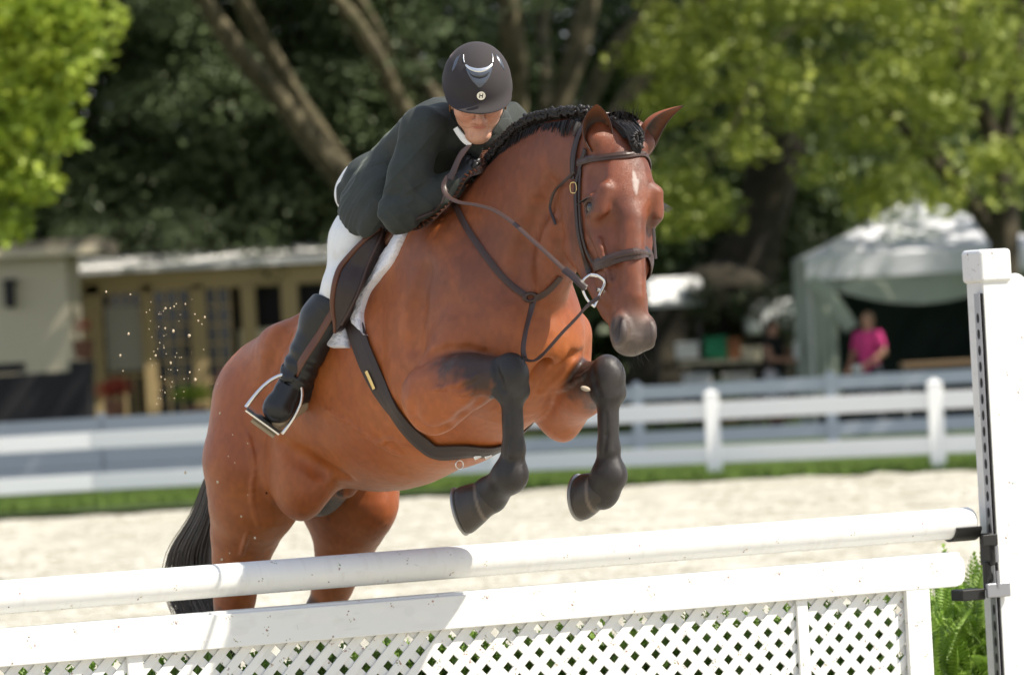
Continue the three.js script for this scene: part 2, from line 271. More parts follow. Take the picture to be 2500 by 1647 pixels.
function crown(parent, spots, seed, hue, mat, kinds = sprays) {
  const R = rng(seed), all = kinds.map(() => []);
  for (const [x, y, z, rx, ry, rz, n, s] of spots) for (let i = 0; i < n; i++) { let a, b, c; do { a = R() * 2 - 1; b = R() * 2 - 1; c = R() * 2 - 1; } while (a * a + b * b + c * c > 1); const f = 0.55 + 0.45 * Math.pow(R(), 0.5), l = Math.hypot(a, b, c) || 1, k = lerp(1, f / l, 0.6); const gx = x + a * k * rx, gy = y + b * k * ry, gz = z + c * k * rz; const pick = (R() * kinds.length) | 0; if (s > 0.48 && sunCut(gx, gy, gz)) { R(); R(); R(); continue; } all[pick].push([x + a * k * rx, y + b * k * ry, z + c * k * rz, s * (0.7 + 0.6 * R()), R() * 6.28, R()]); }
  all.forEach((list, k) => { if (!list.length) return; const im = new THREE.InstancedMesh(kinds[k], mat, list.length), m = new THREE.Matrix4(), q = new THREE.Quaternion(), e = new THREE.Euler(); im.name = 'crown'; im.userData.kind = 'stuff'; list.forEach(([x, y, z, s, a, r], i) => { e.set((r - 0.5) * 0.7, a, 0.35 * Math.sin(r * 50)); q.setFromEuler(e); m.compose(v3(x - parent.position.x, y - parent.position.y, z - parent.position.z), q, v3(s, s, s)); im.setMatrixAt(i, m); im.setColorAt(i, hue(r, x, y, z)); }); im.castShadow = im.receiveShadow = true; parent.add(im); });
}
const barkTex = (() => { const w = 256, o = new Uint8Array(w * w * 4); for (let y = 0; y < w; y++) for (let x = 0; x < w; x++) { const n = fbm(x / 9, y / 34, 3, 4), m = fbm(x / 40 + 9, y / 40, 8, 3), k = (y * w + x) * 4, s = clamp(0.25 + 0.9 * (n * 0.6 + m * 0.4)); o[k] = 128 * s + 14; o[k + 1] = 118 * s + 13; o[k + 2] = 92 * s + 10; o[k + 3] = 255; } const t = new THREE.DataTexture(o, w, w); t.colorSpace = THREE.SRGBColorSpace; t.wrapS = t.wrapT = THREE.RepeatWrapping; t.magFilter = THREE.LinearFilter; t.needsUpdate = true; return t; })();
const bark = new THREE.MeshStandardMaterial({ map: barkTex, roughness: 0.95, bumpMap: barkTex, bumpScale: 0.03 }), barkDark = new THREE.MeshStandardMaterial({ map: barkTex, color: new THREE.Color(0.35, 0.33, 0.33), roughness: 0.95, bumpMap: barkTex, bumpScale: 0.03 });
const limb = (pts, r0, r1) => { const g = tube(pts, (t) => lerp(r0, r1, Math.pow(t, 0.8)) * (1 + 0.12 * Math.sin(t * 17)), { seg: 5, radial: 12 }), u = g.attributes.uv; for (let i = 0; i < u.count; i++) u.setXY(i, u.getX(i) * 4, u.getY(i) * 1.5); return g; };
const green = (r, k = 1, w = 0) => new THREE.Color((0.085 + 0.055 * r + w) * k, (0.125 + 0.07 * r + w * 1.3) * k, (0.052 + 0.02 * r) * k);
{
  // the many-stemmed tree behind the rider
  const z = 84, t1 = thing('beech_tree', 'huge many-stemmed tree with olive brown limbs fanning out behind the rider', 'tree', null, V(1130, 880, z).setY(0));
  const P = (a, b, d = 0) => V(a, b, z + d), root = P(1130, 900), stems = [
    [[root, P(1010, 620), P(860, 470, -1), P(760, 370, -2), P(640, 220, -3), P(560, 130, -4), P(430, -60, -5)], 0.34, 0.13], [[root, P(1000, 560, 1), P(830, 430, 0), P(700, 240, -1), P(600, 80, -2), P(530, -60, -3)], 0.30, 0.13],
    [[root, P(1060, 480), P(940, 260), P(850, 90, -1), P(740, -60, -2)], 0.30, 0.11], [[root, P(1080, 420, 1), P(930, 180, 2), P(840, 10), P(800, -90)], 0.24, 0.11], [[root, P(1090, 400), P(1000, 200, 1), P(930, 60, 2), P(890, -80)], 0.22, 0.09],
    [[root, P(1170, 500, -1), P(1200, 250, -1), P(1190, 80, -2), P(1170, -90, -2)], 0.34, 0.16], [[root, P(1230, 480), P(1310, 230, 0), P(1355, 60), P(1390, -90)], 0.36, 0.16], [[root, P(1250, 520, 1), P(1360, 260, 1), P(1420, 130, 1), P(1560, -30, 1)], 0.24, 0.12], [[root, P(1300, 560), P(1450, 240, -1), P(1560, 100, -1), P(1690, -70, -2)], 0.30, 0.13], [[root, P(1240, 420, 2), P(1270, 200, 2), P(1260, 60, 3), P(1290, -90, 3)], 0.2, 0.1]];
  part('trunk', new THREE.CylinderGeometry(0.75, 1.0, 1.2, 24).translate(root.x, 0.6, root.z), bark, t1);
  for (const [pts, a, b] of stems) part('limb', limb(pts, a, b), bark, t1);
  crown(t1, [[0, 13.4, -77, 15, 4.4, 18, 1500, 1.2]], 118, (r) => green(r, 0.9), opaqueLeaf);
  const sp = [];
  const R = rng(17); for (let i = 0; i < 40; i++) sp.push([-9 + 17 * R(), 2.6 + 6 * R(), -90 - 4 * R(), 1.7, 1.0, 1.2, 34, 0.75]);
  for (let i = 0; i < 16; i++) sp.push([-6 + 11 * R(), 5.4 + 3 * R(), -81 - 6 * R(), 0.8, 0.35, 0.7, 9, 0.45]);
  crown(t1, sp, 18, (r) => green(r, 0.9), opaqueLeaf);
  // dark conifer-like mass on the left behind the buildings
  const t2 = thing('dark_tree', 'dark broad tree hanging low over the cream buildings', 'tree', null, v3(-9.5, 0, -92));
  part('trunk', limb([v3(-9.5, 0, -92), v3(-9.3, 4, -92), v3(-9.8, 9, -92)], 0.5, 0.25), barkDark, t2);
  const s2 = [[-11, 12.6, -76, 9, 4.4, 16, 720, 1.2], [-1, 10.6, -59.6, 9, 1.9, 4.0, 560, 1.0]]; for (let i = 0; i < 56; i++) s2.push([-13 + 12 * R(), 3.6 + 5.5 * R(), -85.5 - 5 * R(), 1.6, 0.9, 1.2, 34, 0.7]); for (let i = 0; i < 9; i++) s2.push([-10.5 + 10 * R(), 3.3 + 0.6 * R(), -83.6 - 0.8 * R(), 0.6, 0.3, 0.5, 9, 0.4]);  // second spot: unseen leaf patch added to shade the board fence
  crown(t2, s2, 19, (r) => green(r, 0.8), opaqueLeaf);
  // sunlit branch hanging in from the left, nearer than the rest
  const tz = 56, t3 = thing('maple_tree', 'sunlit yellow-green maple branches reaching in at the left edge', 'tree', null, V(-260, 700, tz).setY(0));
  part('trunk', limb([V(-260, 700, tz).setY(0), V(-270, 300, tz), V(-240, -100, tz), V(-250, -700, tz)], 0.28, 0.1), bark, t3);
  for (const [a, b] of [[200, 60], [150, 250], [110, 330], [60, 420], [10, 520]]) part('branch', limb([V(-260, b - 190, tz), V(-100 + a * 0.2, b - 70, tz), V(a, b - 10, tz)], 0.07, 0.012), bark, t3);
  const s3 = [], at3 = (a, b, r, n, s = 0.34) => { const q = V(a, b, tz); s3.push([q.x, q.y, q.z, r, r * 0.62, r, n, s]); };
  for (const [a, b, r, n] of [[20, 30, 0.55, 60], [120, 20, 0.5, 56], [190, 45, 0.42, 40], [60, 120, 0.5, 60], [170, 130, 0.42, 44], [20, 200, 0.45, 50], [110, 215, 0.4, 44], [60, 285, 0.38, 40], [115, 305, 0.25, 22], [20, 330, 0.32, 30], [45, 405, 0.34, 36], [90, 420, 0.18, 12], [5, 430, 0.3, 24], [4, 520, 0.24, 20], [-80, 300, 0.7, 70], [-90, 60, 0.8, 80], [-150, 480, 0.8, 60]]) at3(a, b, r, n);
  s3.push([V(-240, -500, tz).x, 9, -tz, 1.9, 2.2, 2.2, 260, 0.5]);
  crown(t3, s3.map((q, i) => i < 17 ? [q[0], q[1], q[2], q[3] * 0.8, q[4] * 0.75, q[5] * 0.8, Math.round(q[6] * 0.75), 0.26] : q), 21, (r) => new THREE.Color(0.30 + 0.20 * r, 0.42 + 0.16 * r, 0.06), leafMat({ transmission: 0.45 }), loose);  // leaf colour lightened to carry the sunlit look
  // trees on the right, half in the sun, leaf colours lightened for the sunlit look
  const t4 = thing('ash_tree', 'slender dark-limbed tree with bright dappled leaves above the white tent', 'tree', null, V(2335, 700, 71.5).setY(0));
  const Q = (a, b, d = 0) => V(a, b, 71.5 + d), r4 = Q(2335, 700).setY(0);
  part('trunk', limb([r4, Q(2335, 560), Q(2325, 380), Q(2290, 270), Q(2230, 120), Q(2190, -40)], 0.30, 0.10), barkDark, t4);
  for (const [l, a] of [[[Q(2330, 420), Q(2345, 250), Q(2375, 60), Q(2390, -60)], 0.14], [[Q(2330, 560), Q(2240, 450), Q(2130, 330), Q(2020, 210), Q(1960, 120)], 0.15], [[Q(2320, 520), Q(2270, 470), Q(2180, 350), Q(2120, 260)], 0.1], [[Q(2310, 340), Q(2270, 200), Q(2260, 60)], 0.09]]) part('limb', limb(l, a, 0.04), barkDark, t4);
  crown(t4, [[13, 13.4, -100, 9, 4.2, 11, 480, 1.1], [13, 11, -60.5, 8, 1.9, 4.0, 400, 1.0], [13.6, 11.5, -72, 2.6, 1.4, 2.6, 45, 0.9]], 123, (r) => green(r, 0.9), opaqueLeaf);  // last two spots: unseen leaf patches added to shade fence and tent
  const s4 = [], s4b = [];
  for (let i = 0; i < 58; i++) { const da = 1430 + 960 * R(), db = -30 + 560 * R(), q = V(da, db, 74 + 16 * R()), r = 0.6 + 0.7 * R(); if (da < 1720 && db < 330 || (da > 1640 && da < 2010 && db > 270) || (da > 2000 && db > 330 && i % 3)) continue; if (q.x > 4.5 && q.x < 8.5 && q.y < 3.6) continue; s4.push([q.x, q.y, q.z, r * 1.2, 0.14 + 0.14 * R(), r, Math.round(15 * r + 5), 0.34]); }
  for (let i = 0; i < 60; i++) { const q = V(1450 + 950 * R(), 20 + 640 * R(), 93 + 5 * R()); s4b.push([q.x, q.y, q.z, 1.2, 0.7, 0.9, 16, 0.55]); }
  crown(t4, s4b, 124, (r) => green(r, 0.8), opaqueLeaf);
  crown(t4, s4, 23, (r) => new THREE.Color(0.11 + 0.12 * r, 0.16 + 0.12 * r, 0.045), leafMat({ transmission: 0.4 }), loose);
  const t5 = thing('lime_tree', 'bright yellow-green leafy branch beside the horse cheek', 'tree', null, v3(9.0, 0, -72));
  part('trunk', limb([v3(9, 0, -72), v3(8.8, 5, -72), v3(7.6, 9, -72)], 0.22, 0.1), bark, t5); part('branch', limb([v3(8.7, 6, -72), V(1850, 60, 71), V(1700, 300, 70), V(1600, 450, 70)], 0.04, 0.01), barkDark, t5);
  crown(t5, s5, 29, (r) => new THREE.Color(0.27 + 0.15 * r, 0.34 + 0.13 * r, 0.07), leafMat({ transmission: 0.42 }), loose);  // sunlit brightness put into the leaf colour
  // a far wood that closes the view
  const w = thing('far_woods', 'dark wood closing the view behind the trees', null, null, v3(0, 0, -104)); w.userData.kind = 'stuff';
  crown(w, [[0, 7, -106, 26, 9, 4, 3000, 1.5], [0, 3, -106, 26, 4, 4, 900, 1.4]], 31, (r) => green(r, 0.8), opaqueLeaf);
  // dark bushes and heavy trunk behind the horse muzzle
  const t6 = thing('dark_trunk_tree', 'old dark tree trunk with a dark bush at its foot left of the tent', 'tree', null, V(1690, 900, 83).setY(0));
  part('trunk', limb([V(1690, 930, 83).setY(0), V(1690, 760, 83), V(1740, 600, 83), V(1790, 420, 83), V(1830, 200, 83)], 0.65, 0.4), new THREE.MeshStandardMaterial({ map: barkTex, color: new THREE.Color(0.2, 0.19, 0.19), roughness: 0.95, bumpMap: barkTex, bumpScale: 0.03 }), t6);
  part('limb', limb([V(1522, 930, 81.5), V(1545, 800, 81.5), V(1600, 715, 81.5), V(1690, 662, 81.5), V(1760, 690, 81.5), V(1795, 780, 81.5), V(1800, 900, 81.5)], 0.5, 0.3), t6.children[0].material, t6);
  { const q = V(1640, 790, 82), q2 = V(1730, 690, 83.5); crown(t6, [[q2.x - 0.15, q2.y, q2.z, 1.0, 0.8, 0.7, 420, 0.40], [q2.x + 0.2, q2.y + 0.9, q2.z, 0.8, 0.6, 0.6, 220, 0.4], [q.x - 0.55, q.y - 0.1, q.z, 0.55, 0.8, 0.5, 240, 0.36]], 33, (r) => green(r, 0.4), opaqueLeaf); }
}
// white post-and-rail fence round the arena, each post and rail a part of its bay's fence
const pvc = new THREE.MeshPhysicalMaterial({ color: new THREE.Color(0.82, 0.82, 0.80), roughness: 0.4, bumpMap: null });
function fence(name, label, group, xs, zAt, tops, railH, mat, postW, withPosts = xs) {
  const f = thing(name, label, 'fence', group, v3(xs[0], 0, -zAt(xs[0])));
  for (const x of withPosts) { const g = rbox(postW, tops.post, postW, 0.01); g.translate(x, tops.post / 2, -zAt(x) + 0.0); part('post', g, mat, f); const c = new THREE.ConeGeometry(postW * 0.78, 0.05, 4); c.rotateY(Math.PI / 4); c.translate(x, tops.post + 0.024, -zAt(x)); part('post_cap', boxUV(c), mat, f); }
  for (let i = 0; i + 1 < xs.length; i++) for (const y of tops.rails) { const a = v3(xs[i], y, -zAt(xs[i])), b = v3(xs[i + 1], y, -zAt(xs[i + 1])), l = a.distanceTo(b), g = rbox(l - 0.01, railH, 0.045, 0.006); g.rotateY(Math.atan2(-(b.z - a.z), b.x - a.x)); g.translate((a.x + b.x) / 2, y, (a.z + b.z) / 2 + 0.01); part('rail', g, mat, f); }
  return f;
}
{
  const zA = (x) => x > -3.4 ? 54 - 0.5 * x : 55.7, px = (d, z) => V(d, 1000, z).x, posts = []; const fx = (d) => { let x = 2; for (let i = 0; i < 30; i++) x = px(d, zA(x)); return x; }, x1 = fx(1657), dx = fx(2178) - x1; for (let k = -5; k <= 3; k++) posts.push(x1 + dx * k);
  console.log('posts', posts.map((x) => project(v3(x, 0.5, -zA(x)))[0] | 0).join());
  fence('arena_fence', 'low white two-rail vinyl fence along the edge of the sand', null, posts, zA, { post: 0.93, rails: [0.745, 0.275] }, 0.185, pvc, 0.16, posts.filter((x) => { const d = project(v3(x, 0.5, -zA(x)))[0]; return d > 470 || d < 0; }));
  // grass verge under and behind the fence
  const g = new THREE.PlaneGeometry(70, 60, 70, 60); g.rotateX(-Math.PI / 2); g.translate(0, 0.012, -52.2 - 30); const p = g.attributes.position; for (let i = 0; i < p.count; i++) if (p.getZ(i) > -52.5) p.setZ(i, -zA(p.getX(i)) + (p.getX(i) > -2 ? 0.22 : 0.62) + 0.5 * (noise(p.getX(i) * 1.1, 3, 0) - 0.5)); g.computeVertexNormals();
  structure('lawn', boxUV(g, 0.3), new THREE.MeshStandardMaterial({ color: new THREE.Color(0.075, 0.115, 0.03), roughness: 1, bumpMap: grainMapLate(), bumpScale: 0.05 }));
  // blades of the verge
  const R = rng(88), P = []; for (let i = 0; i < 5; i++) { const a = R() * 6.28, l = 0.05 + 0.05 * R(), x = 0.06 * (R() - 0.5), z = 0.06 * (R() - 0.5), c = Math.cos(a) * 0.006, s = Math.sin(a) * 0.006; P.push(x - c, 0, z - s, x + c, 0, z + s, x + 0.03 * (R() - 0.5), l, z + 0.03 * (R() - 0.5)); }
  const bg = new THREE.BufferGeometry(); bg.setAttribute('position', new THREE.Float32BufferAttribute(P, 3)); bg.computeVertexNormals();
  const n = 26000, im = new THREE.InstancedMesh(bg, leafMat({ roughness: 0.7 }), n), m = new THREE.Matrix4(), q = new THREE.Quaternion(); im.name = 'grass'; im.userData.kind = 'stuff'; tag(im, 'strip of short green grass under the white fence', 'grass');
  for (let i = 0; i < n; i++) { const x = -9 + 18 * R(), z = -zA(x) + (x > -2 ? 0.2 : 0.6) - 2.6 * R() + 0.45 * (noise(x * 1.1, 3, 0) - 0.5); q.setFromAxisAngle(v3(0, 1, 0), R() * 6.28); const s = 0.8 + R(); m.compose(v3(x, 0.01, z), q, v3(s, s, s)); im.setMatrixAt(i, m); const k = 0.7 + 0.6 * R(); im.setColorAt(i, new THREE.Color(0.17 * k, 0.26 * k, 0.045 * k)); }
  im.castShadow = im.receiveShadow = true; scene.add(im);
  // second fence in the tree shade: rails on the right, solid boards on the left
  const zB = (x) => 61 - 0.1 * x, ps = []; for (let k = -1; k <= 3; k++) ps.push(px(1487, 60.5) + 2.38 * k);
  const shadedV = new THREE.MeshPhysicalMaterial({ color: new THREE.Color(0.54, 0.56, 0.60), roughness: 0.5 });  // white vinyl, tree shade put into the colour as blue-grey
  fence('far_fence', 'shaded grey-white two-rail fence in front of the tent', null, ps, zB, { post: 0.98, rails: [0.87, 0.30] }, 0.17, shadedV, 0.14);
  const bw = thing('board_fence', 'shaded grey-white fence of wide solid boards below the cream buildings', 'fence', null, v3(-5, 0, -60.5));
  for (let k = 0; k < 3; k++) { const x0 = px(236, 60.5) - 2 * 2.5 + 2.5 * k; for (let r = 0; r < 3; r++) { const g2 = rbox(2.47, 0.295, 0.03, 0.006); g2.translate(x0 + 1.25, 0.20 + 0.30 * r, -60.5 + 0.003 * r); part('board', g2, shadedV, bw); } const g3 = rbox(0.1, 1.0, 0.06, 0.006); g3.translate(x0, 0.5, -60.55); part('post', g3, shadedV, bw); }
}
function grainMapLate() { const w = 128, o = new Uint8Array(w * w * 4), R = rng(2); for (let i = 0; i < w * w; i++) { o[4 * i] = o[4 * i + 1] = o[4 * i + 2] = R() * 255; o[4 * i + 3] = 255; } const t = new THREE.DataTexture(o, w, w); t.wrapS = t.wrapT = THREE.RepeatWrapping; t.magFilter = THREE.LinearFilter; t.needsUpdate = true; return t; }
// ---------------------------------------------------------------- the horse's own frame: u forward, v up, s to its right side, origin at the withers
const PHI = 55 * Math.PI / 180, PIT = 18 * Math.PI / 180;
const HF = v3(Math.cos(PIT) * Math.cos(PHI), Math.sin(PIT), Math.cos(PIT) * Math.sin(PHI)), HR = v3(-Math.sin(PHI), 0, Math.cos(PHI)), HU = HR.clone().cross(HF).normalize();
const HO = V(990, 492, 14.6);
const L = (u, v, s) => HO.clone().addScaledVector(HF, u).addScaledVector(HU, v).addScaledVector(HR, s);
const toL = (p) => { const d = p.clone().sub(HO); return [d.dot(HF), d.dot(HU), d.dot(HR)]; };
// the point s metres to the horse's right of its middle plane on a given line of sight
function M(dx, dy, s) { const r = ray(dx, dy), o = HO.clone().addScaledVector(HR, s), D = v3(r[0], r[1], -1), A = v3(0, EYE, 0); return A.addScaledVector(D, o.sub(A).dot(HR) / D.dot(HR)); }
function surf(dx, dy, lift = 0, body = horseBody) {      // where a line of sight meets the body, and the way the skin faces there
  const r = ray(dx, dy), D = v3(r[0], r[1], -1).normalize(), p = v3(0, EYE, 0).addScaledVector(D, 12.6);
  let d = 1; for (let i = 0; i < 140; i++) { d = body.at(p.x, p.y, p.z); if (d < 0.0006) break; p.addScaledVector(D, Math.max(d * 0.7, 0.0008)); if (p.z < -16.5) return null; }
  const e = 0.004, n = v3(body.at(p.x + e, p.y, p.z) - body.at(p.x - e, p.y, p.z), body.at(p.x, p.y + e, p.z) - body.at(p.x, p.y - e, p.z), body.at(p.x, p.y, p.z + e) - body.at(p.x, p.y, p.z - e)).normalize();
  return { p: p.addScaledVector(n, lift), n };
}
// ---------------------------------------------------------------- the horse
const YAW = 24 * Math.PI / 180, TIP = 20 * Math.PI / 180;
const HP = V(1452, 290, 13.80), headF = v3(Math.sin(YAW), 0, Math.cos(YAW));
const hA = v3(-0.125, -Math.cos(TIP), 0).addScaledVector(headF, Math.sin(TIP)).normalize(), hS = v3(-Math.cos(YAW), 0, Math.sin(YAW)).addScaledVector(hA, 0);
hS.addScaledVector(hA, -hS.dot(hA)).normalize();
const hN = hS.clone().cross(hA).normalize();
const H = (t, n, s) => HP.clone().addScaledVector(hA, t).addScaledVector(hN, n).addScaledVector(hS, s);
const toH = (p) => { const d = p.clone().sub(HP); return [d.dot(hA), d.dot(hN), d.dot(hS)]; };
const both = (f) => { f(1); f(-1); };

const foreN = { elbow: M(1012, 920, 0.265), mid: M(1090, 884, 0.235), knee: M(1187, 868, 0.175), low: M(1194, 1045, 0.165), fet: M(1186, 1104, 0.165), pas: M(1138, 1150, 0.165) };
const foreF = { elbow: M(1305, 925, -0.20), mid: M(1350, 905, -0.18), knee: M(1412, 872, -0.15), low: M(1415, 1045, -0.15), fet: M(1416, 1105, -0.15), pas: M(1398, 1140, -0.15) };
const hindN = [M(592, 1075, 0.19), M(588, 1165, 0.19), M(566, 1240, 0.19), M(556, 1300, 0.19), M(545, 1390, 0.19), M(536, 1450, 0.19)];
const hindF = [M(800, 1090, -0.19), M(800, 1170, -0.19), M(803, 1240, -0.19), M(794, 1295, -0.19), M(774, 1355, -0.19), M(752, 1420, -0.19)];
const trail = (p, u, v) => p.clone().addScaledVector(HF, u).addScaledVector(HU, v);
const hockN = hindN[5], hockF = hindF[5];
const hlN = [hockN, trail(hockN, -0.16, -0.26), trail(hockN, -0.20, -0.33), trail(hockN, -0.26, -0.40)], hlF = [hockF, trail(hockF, -0.16, -0.26), trail(hockF, -0.20, -0.33), trail(hockF, -0.26, -0.40)];
const horseBody = new Body();
{
  const B = horseBody, st = (u, v, a, up, dn) => ({ c: L(u, v, 0), X: HR, a, up, dn });
  B.sweep([st(-1.10, -0.42, 0.14, 0.12, 0.14), st(-1.0, -0.39, 0.18, 0.155, 0.20), st(-0.8, -0.34, 0.23, 0.225, 0.24), st(-0.6, -0.34, 0.265, 0.275, 0.31), st(-0.4, -0.40, 0.29, 0.315, 0.325), st(-0.2, -0.42, 0.27, 0.35, 0.325), st(0, -0.44, 0.225, 0.39, 0.33), st(0.2, -0.46, 0.18, 0.34, 0.275), st(0.33, -0.47, 0.145, 0.23, 0.20)], 0.05);
  // neck
  B.sweep([st(0.10, -0.28, 0.17, 0.27, 0.26), st(0.27, -0.24, 0.155, 0.235, 0.23), st(0.42, -0.18, 0.122, 0.18, 0.20), st(0.57, -0.14, 0.103, 0.160, 0.185), st(0.70, -0.12, 0.09, 0.128, 0.15), st(0.83, -0.155, 0.074, 0.112, 0.125), st(0.93, -0.20, 0.062, 0.095, 0.10)], 0.12);
  both((q) => {
    B.ell(L(0.19, -0.40, (q > 0 ? 0.138 : -0.115)), HF, HU, HR, 0.19, 0.28, 0.085, 0.10);                        // shoulder
    B.ell(L(0.04, -0.50, 0.172 * q), HF, HU, HR, 0.15, 0.14, 0.065, 0.08);                       // triceps
    B.ell(L(0.33, -0.50, 0.085 * q), HF, HU, HR, 0.11, 0.15, 0.09, 0.05);                         // breast
    B.ell(L(-0.82, -0.30, 0.14 * q), HF, HU, HR, 0.20, 0.19, 0.10, 0.10);                        // croup
    B.ell(L(-0.64, -0.19, 0.20 * q), HF, HU, HR, 0.06, 0.05, 0.03, 0.10);                       // point of hip
    B.cone(L(-0.02, -0.03, 0.02 * q), L(0.16, -0.05, 0.02 * q), 0.05, 0.06, 0.10);               // withers
    B.cone(L(-0.02, -0.30, 0.285 * q), L(-0.10, -0.60, 0.27 * q), 0.015, 0.012, 0.06, true);      // behind the shoulder
    B.cone(L(0.19, -0.47, 0.272 * q), L(0.02, -0.43, 0.29 * q), 0.012, 0.01, 0.05, true);        // between shoulder and triceps
  });
  B.cone(L(0.40, -0.42, 0), L(0.36, -0.70, 0), 0.016, 0.03, 0.06, true);                         // between the breasts
  B.cone(L(0.47, -0.40, 0), L(0.62, -0.31, 0), 0.085, 0.075, 0.03); B.cone(L(0.62, -0.31, 0), L(0.83, -0.26, 0), 0.075, 0.07, 0.03);                              // windpipe
  // forelegs
  for (const f of [foreN, foreF]) {
    const q = f === foreN ? 1 : -1, F = v3(0, 0, 1);
    B.cone(L(0.27, -0.50, 0.17 * q), f.elbow, 0.095, 0.085, 0.035);
    B.cone(f.elbow, f.mid, 0.100, 0.071, 0.010);
    B.cone(f.mid, f.knee, 0.078, 0.046, 0.03);
    B.cone(f.elbow.clone().add(v3(-0.01, -0.055, -0.02)), f.mid.clone().add(v3(0.0, -0.03, 0)), 0.056, 0.042, 0.03);
    const up = f.low.clone().sub(f.knee).normalize(), sx = v3(1, 0, -0.4).normalize(), fr = sx.clone().cross(up).normalize();
    B.ell(f.knee.clone().addScaledVector(up, 0.012), sx, up, fr, 0.05, 0.072, 0.052, 0.02);
    B.ell(f.knee.clone().addScaledVector(up, 0.055).addScaledVector(sx, 0.004), sx, up, fr, 0.044, 0.03, 0.045, 0.02);
    both((e) => B.ell(f.knee.clone().addScaledVector(up, 0.05).addScaledVector(sx, 0.036 * e), sx, up, fr, 0.014, 0.022, 0.02, 0.02));
    B.cone(f.knee.clone().addScaledVector(up, 0.06), f.low, 0.032, 0.029, 0.02); B.cone(f.low, f.fet, 0.029, 0.035, 0.025);
    const tn = f.low.clone().addScaledVector(fr, f === foreN ? -0.02 : -0.02).addScaledVector(sx, -0.016);
    B.cone(f.knee.clone().addScaledVector(up, 0.07).addScaledVector(sx, -0.012).addScaledVector(fr, -0.02), tn, 0.022, 0.021, 0.012);
    B.ell(f.fet, sx, up, fr, 0.042, 0.048, 0.048, 0.03);
    both((e) => B.ell(f.fet.clone().addScaledVector(sx, 0.03 * e), sx, up, fr, 0.016, 0.022, 0.02, 0.02));
    B.cone(f.fet, f.pas, 0.043, 0.047, 0.03);
    B.ell(f.pas, sx, up, fr, 0.052, 0.054, 0.052, 0.02);
  }
  B.ell(M(1308, 990, -0.2), HF, HU, HR, 0.03, 0.04, 0.03, 0.05);
  // hind legs
  const RN = [0.155, 0.135, 0.098, 0.079, 0.060, 0.055];
  for (const [c, q] of [[hindN, 1], [hindF, -1]]) {
    B.cone(L(-0.86, -0.30, 0.15 * q), c[0], 0.16, 0.155, 0.08);
    B.chain(c, RN, 0.03);
    B.chain(c.slice(0, 4).map((p, i) => p.clone().add(v3(0.02, 0.01, -0.10 + 0.02 * i))), [0.13, 0.11, 0.075, 0.055], 0.05);
    B.chain([c[5], c[5].clone().add(v3(-0.02, 0.05, -0.07))], [0.045, 0.02], 0.03);
    const so = q > 0 ? 0 : -0.26;
    B.ell(L(-0.70 + so, -0.60, 0.20 * q), HF, HU, HR, 0.09, 0.12, 0.075, 0.10);
    B.cone(L(-0.62 + so, -0.48, 0.22 * q), L(-0.66 + so, -0.62, 0.20 * q), 0.05, 0.05, 0.09);
    const h = q > 0 ? hlN : hlF;
    B.chain(h, [0.045, 0.034, 0.044, 0.04], 0.03);
    B.cone(h[0].clone().add(v3(-0.012, -0.02, -0.03)), h[1].clone().add(v3(0, 0, -0.025)), 0.025, 0.02, 0.02);
  }
  // sheath and groin
  B.ell(M(742, 1135, 0.0), HF, HU, HR, 0.09, 0.085, 0.065, 0.03);
  B.cone(M(752, 1120, 0), M(800, 1130, 0), 0.055, 0.035, 0.05);
  B.ell(M(760, 1085, 0.0), HF, HU, HR, 0.16, 0.07, 0.09, 0.08);
  B.cone(L(-1.05, -0.19, 0), L(-1.20, -0.26, 0), 0.05, 0.035, 0.04);                             // dock
  // head
  const hs = (t, n, a, up, dn) => ({ c: H(t, n, 0), X: hS, a, up, dn });
  B.sweep([hs(-0.015, -0.075, 0.055, 0.05, 0.05), hs(0.06, -0.075, 0.083, 0.084, 0.08), hs(0.14, -0.075, 0.096, 0.096, 0.09), hs(0.23, -0.072, 0.092, 0.096, 0.09), hs(0.32, -0.066, 0.072, 0.078, 0.085), hs(0.42, -0.062, 0.06, 0.064, 0.07), hs(0.52, -0.066, 0.052, 0.055, 0.06), hs(0.60, -0.078, 0.05, 0.05, 0.045), hs(0.615, -0.085, 0.042, 0.036, 0.03)], 0.025);
  B.cone(H(0.28, 0.000, 0), H(0.50, -0.020, 0), 0.030, 0.022, 0.03);                               // nasal bone
  B.ell(H(0.17, 0.005, 0), hA, hN, hS, 0.09, 0.02, 0.065, 0.03);
  B.ell(H(0.595, -0.122, 0), hA, hN, hS, 0.026, 0.03, 0.036, 0.02);                             // lower lip
  B.ell(H(0.618, -0.075, 0), hA, hN, hS, 0.034, 0.04, 0.05, 0.02);                                  // upper lip
  B.ell(H(0.562, -0.134, 0), hA, hN, hS, 0.034, 0.026, 0.03, 0.02);                               // chin
  both((q) => {
    B.ell(H(0.195, -0.180, 0.066 * q), hA, hN, hS, 0.145, 0.140, 0.040, 0.03);                     // cheek
    B.cone(H(0.28, -0.262, 0.058 * q), H(0.505, -0.148, 0.022 * q), 0.030, 0.028, 0.04); B.cone(H(0.30, -0.14, 0.04 * q), H(0.46, -0.11, 0.03 * q), 0.04, 0.03, 0.04);              // jaw bar
    B.cone(H(0.06, -0.18, 0.055 * q), H(0.20, -0.250, 0.062 * q), 0.026, 0.028, 0.04);
    B.cone(H(0.20, 0.002, 0.078 * q), H(0.262, -0.012, 0.082 * q), 0.022, 0.014, 0.02);             // brow
    B.ell(H(0.235, -0.045, 0.088 * q), hA, hN, hS, 0.042, 0.04, 0.026, 0.025);                    // orbit
    B.ell(H(0.155, -0.035, 0.097 * q), hA, hN, hS, 0.03, 0.022, 0.012, 0.03, true);                // hollow above the eye
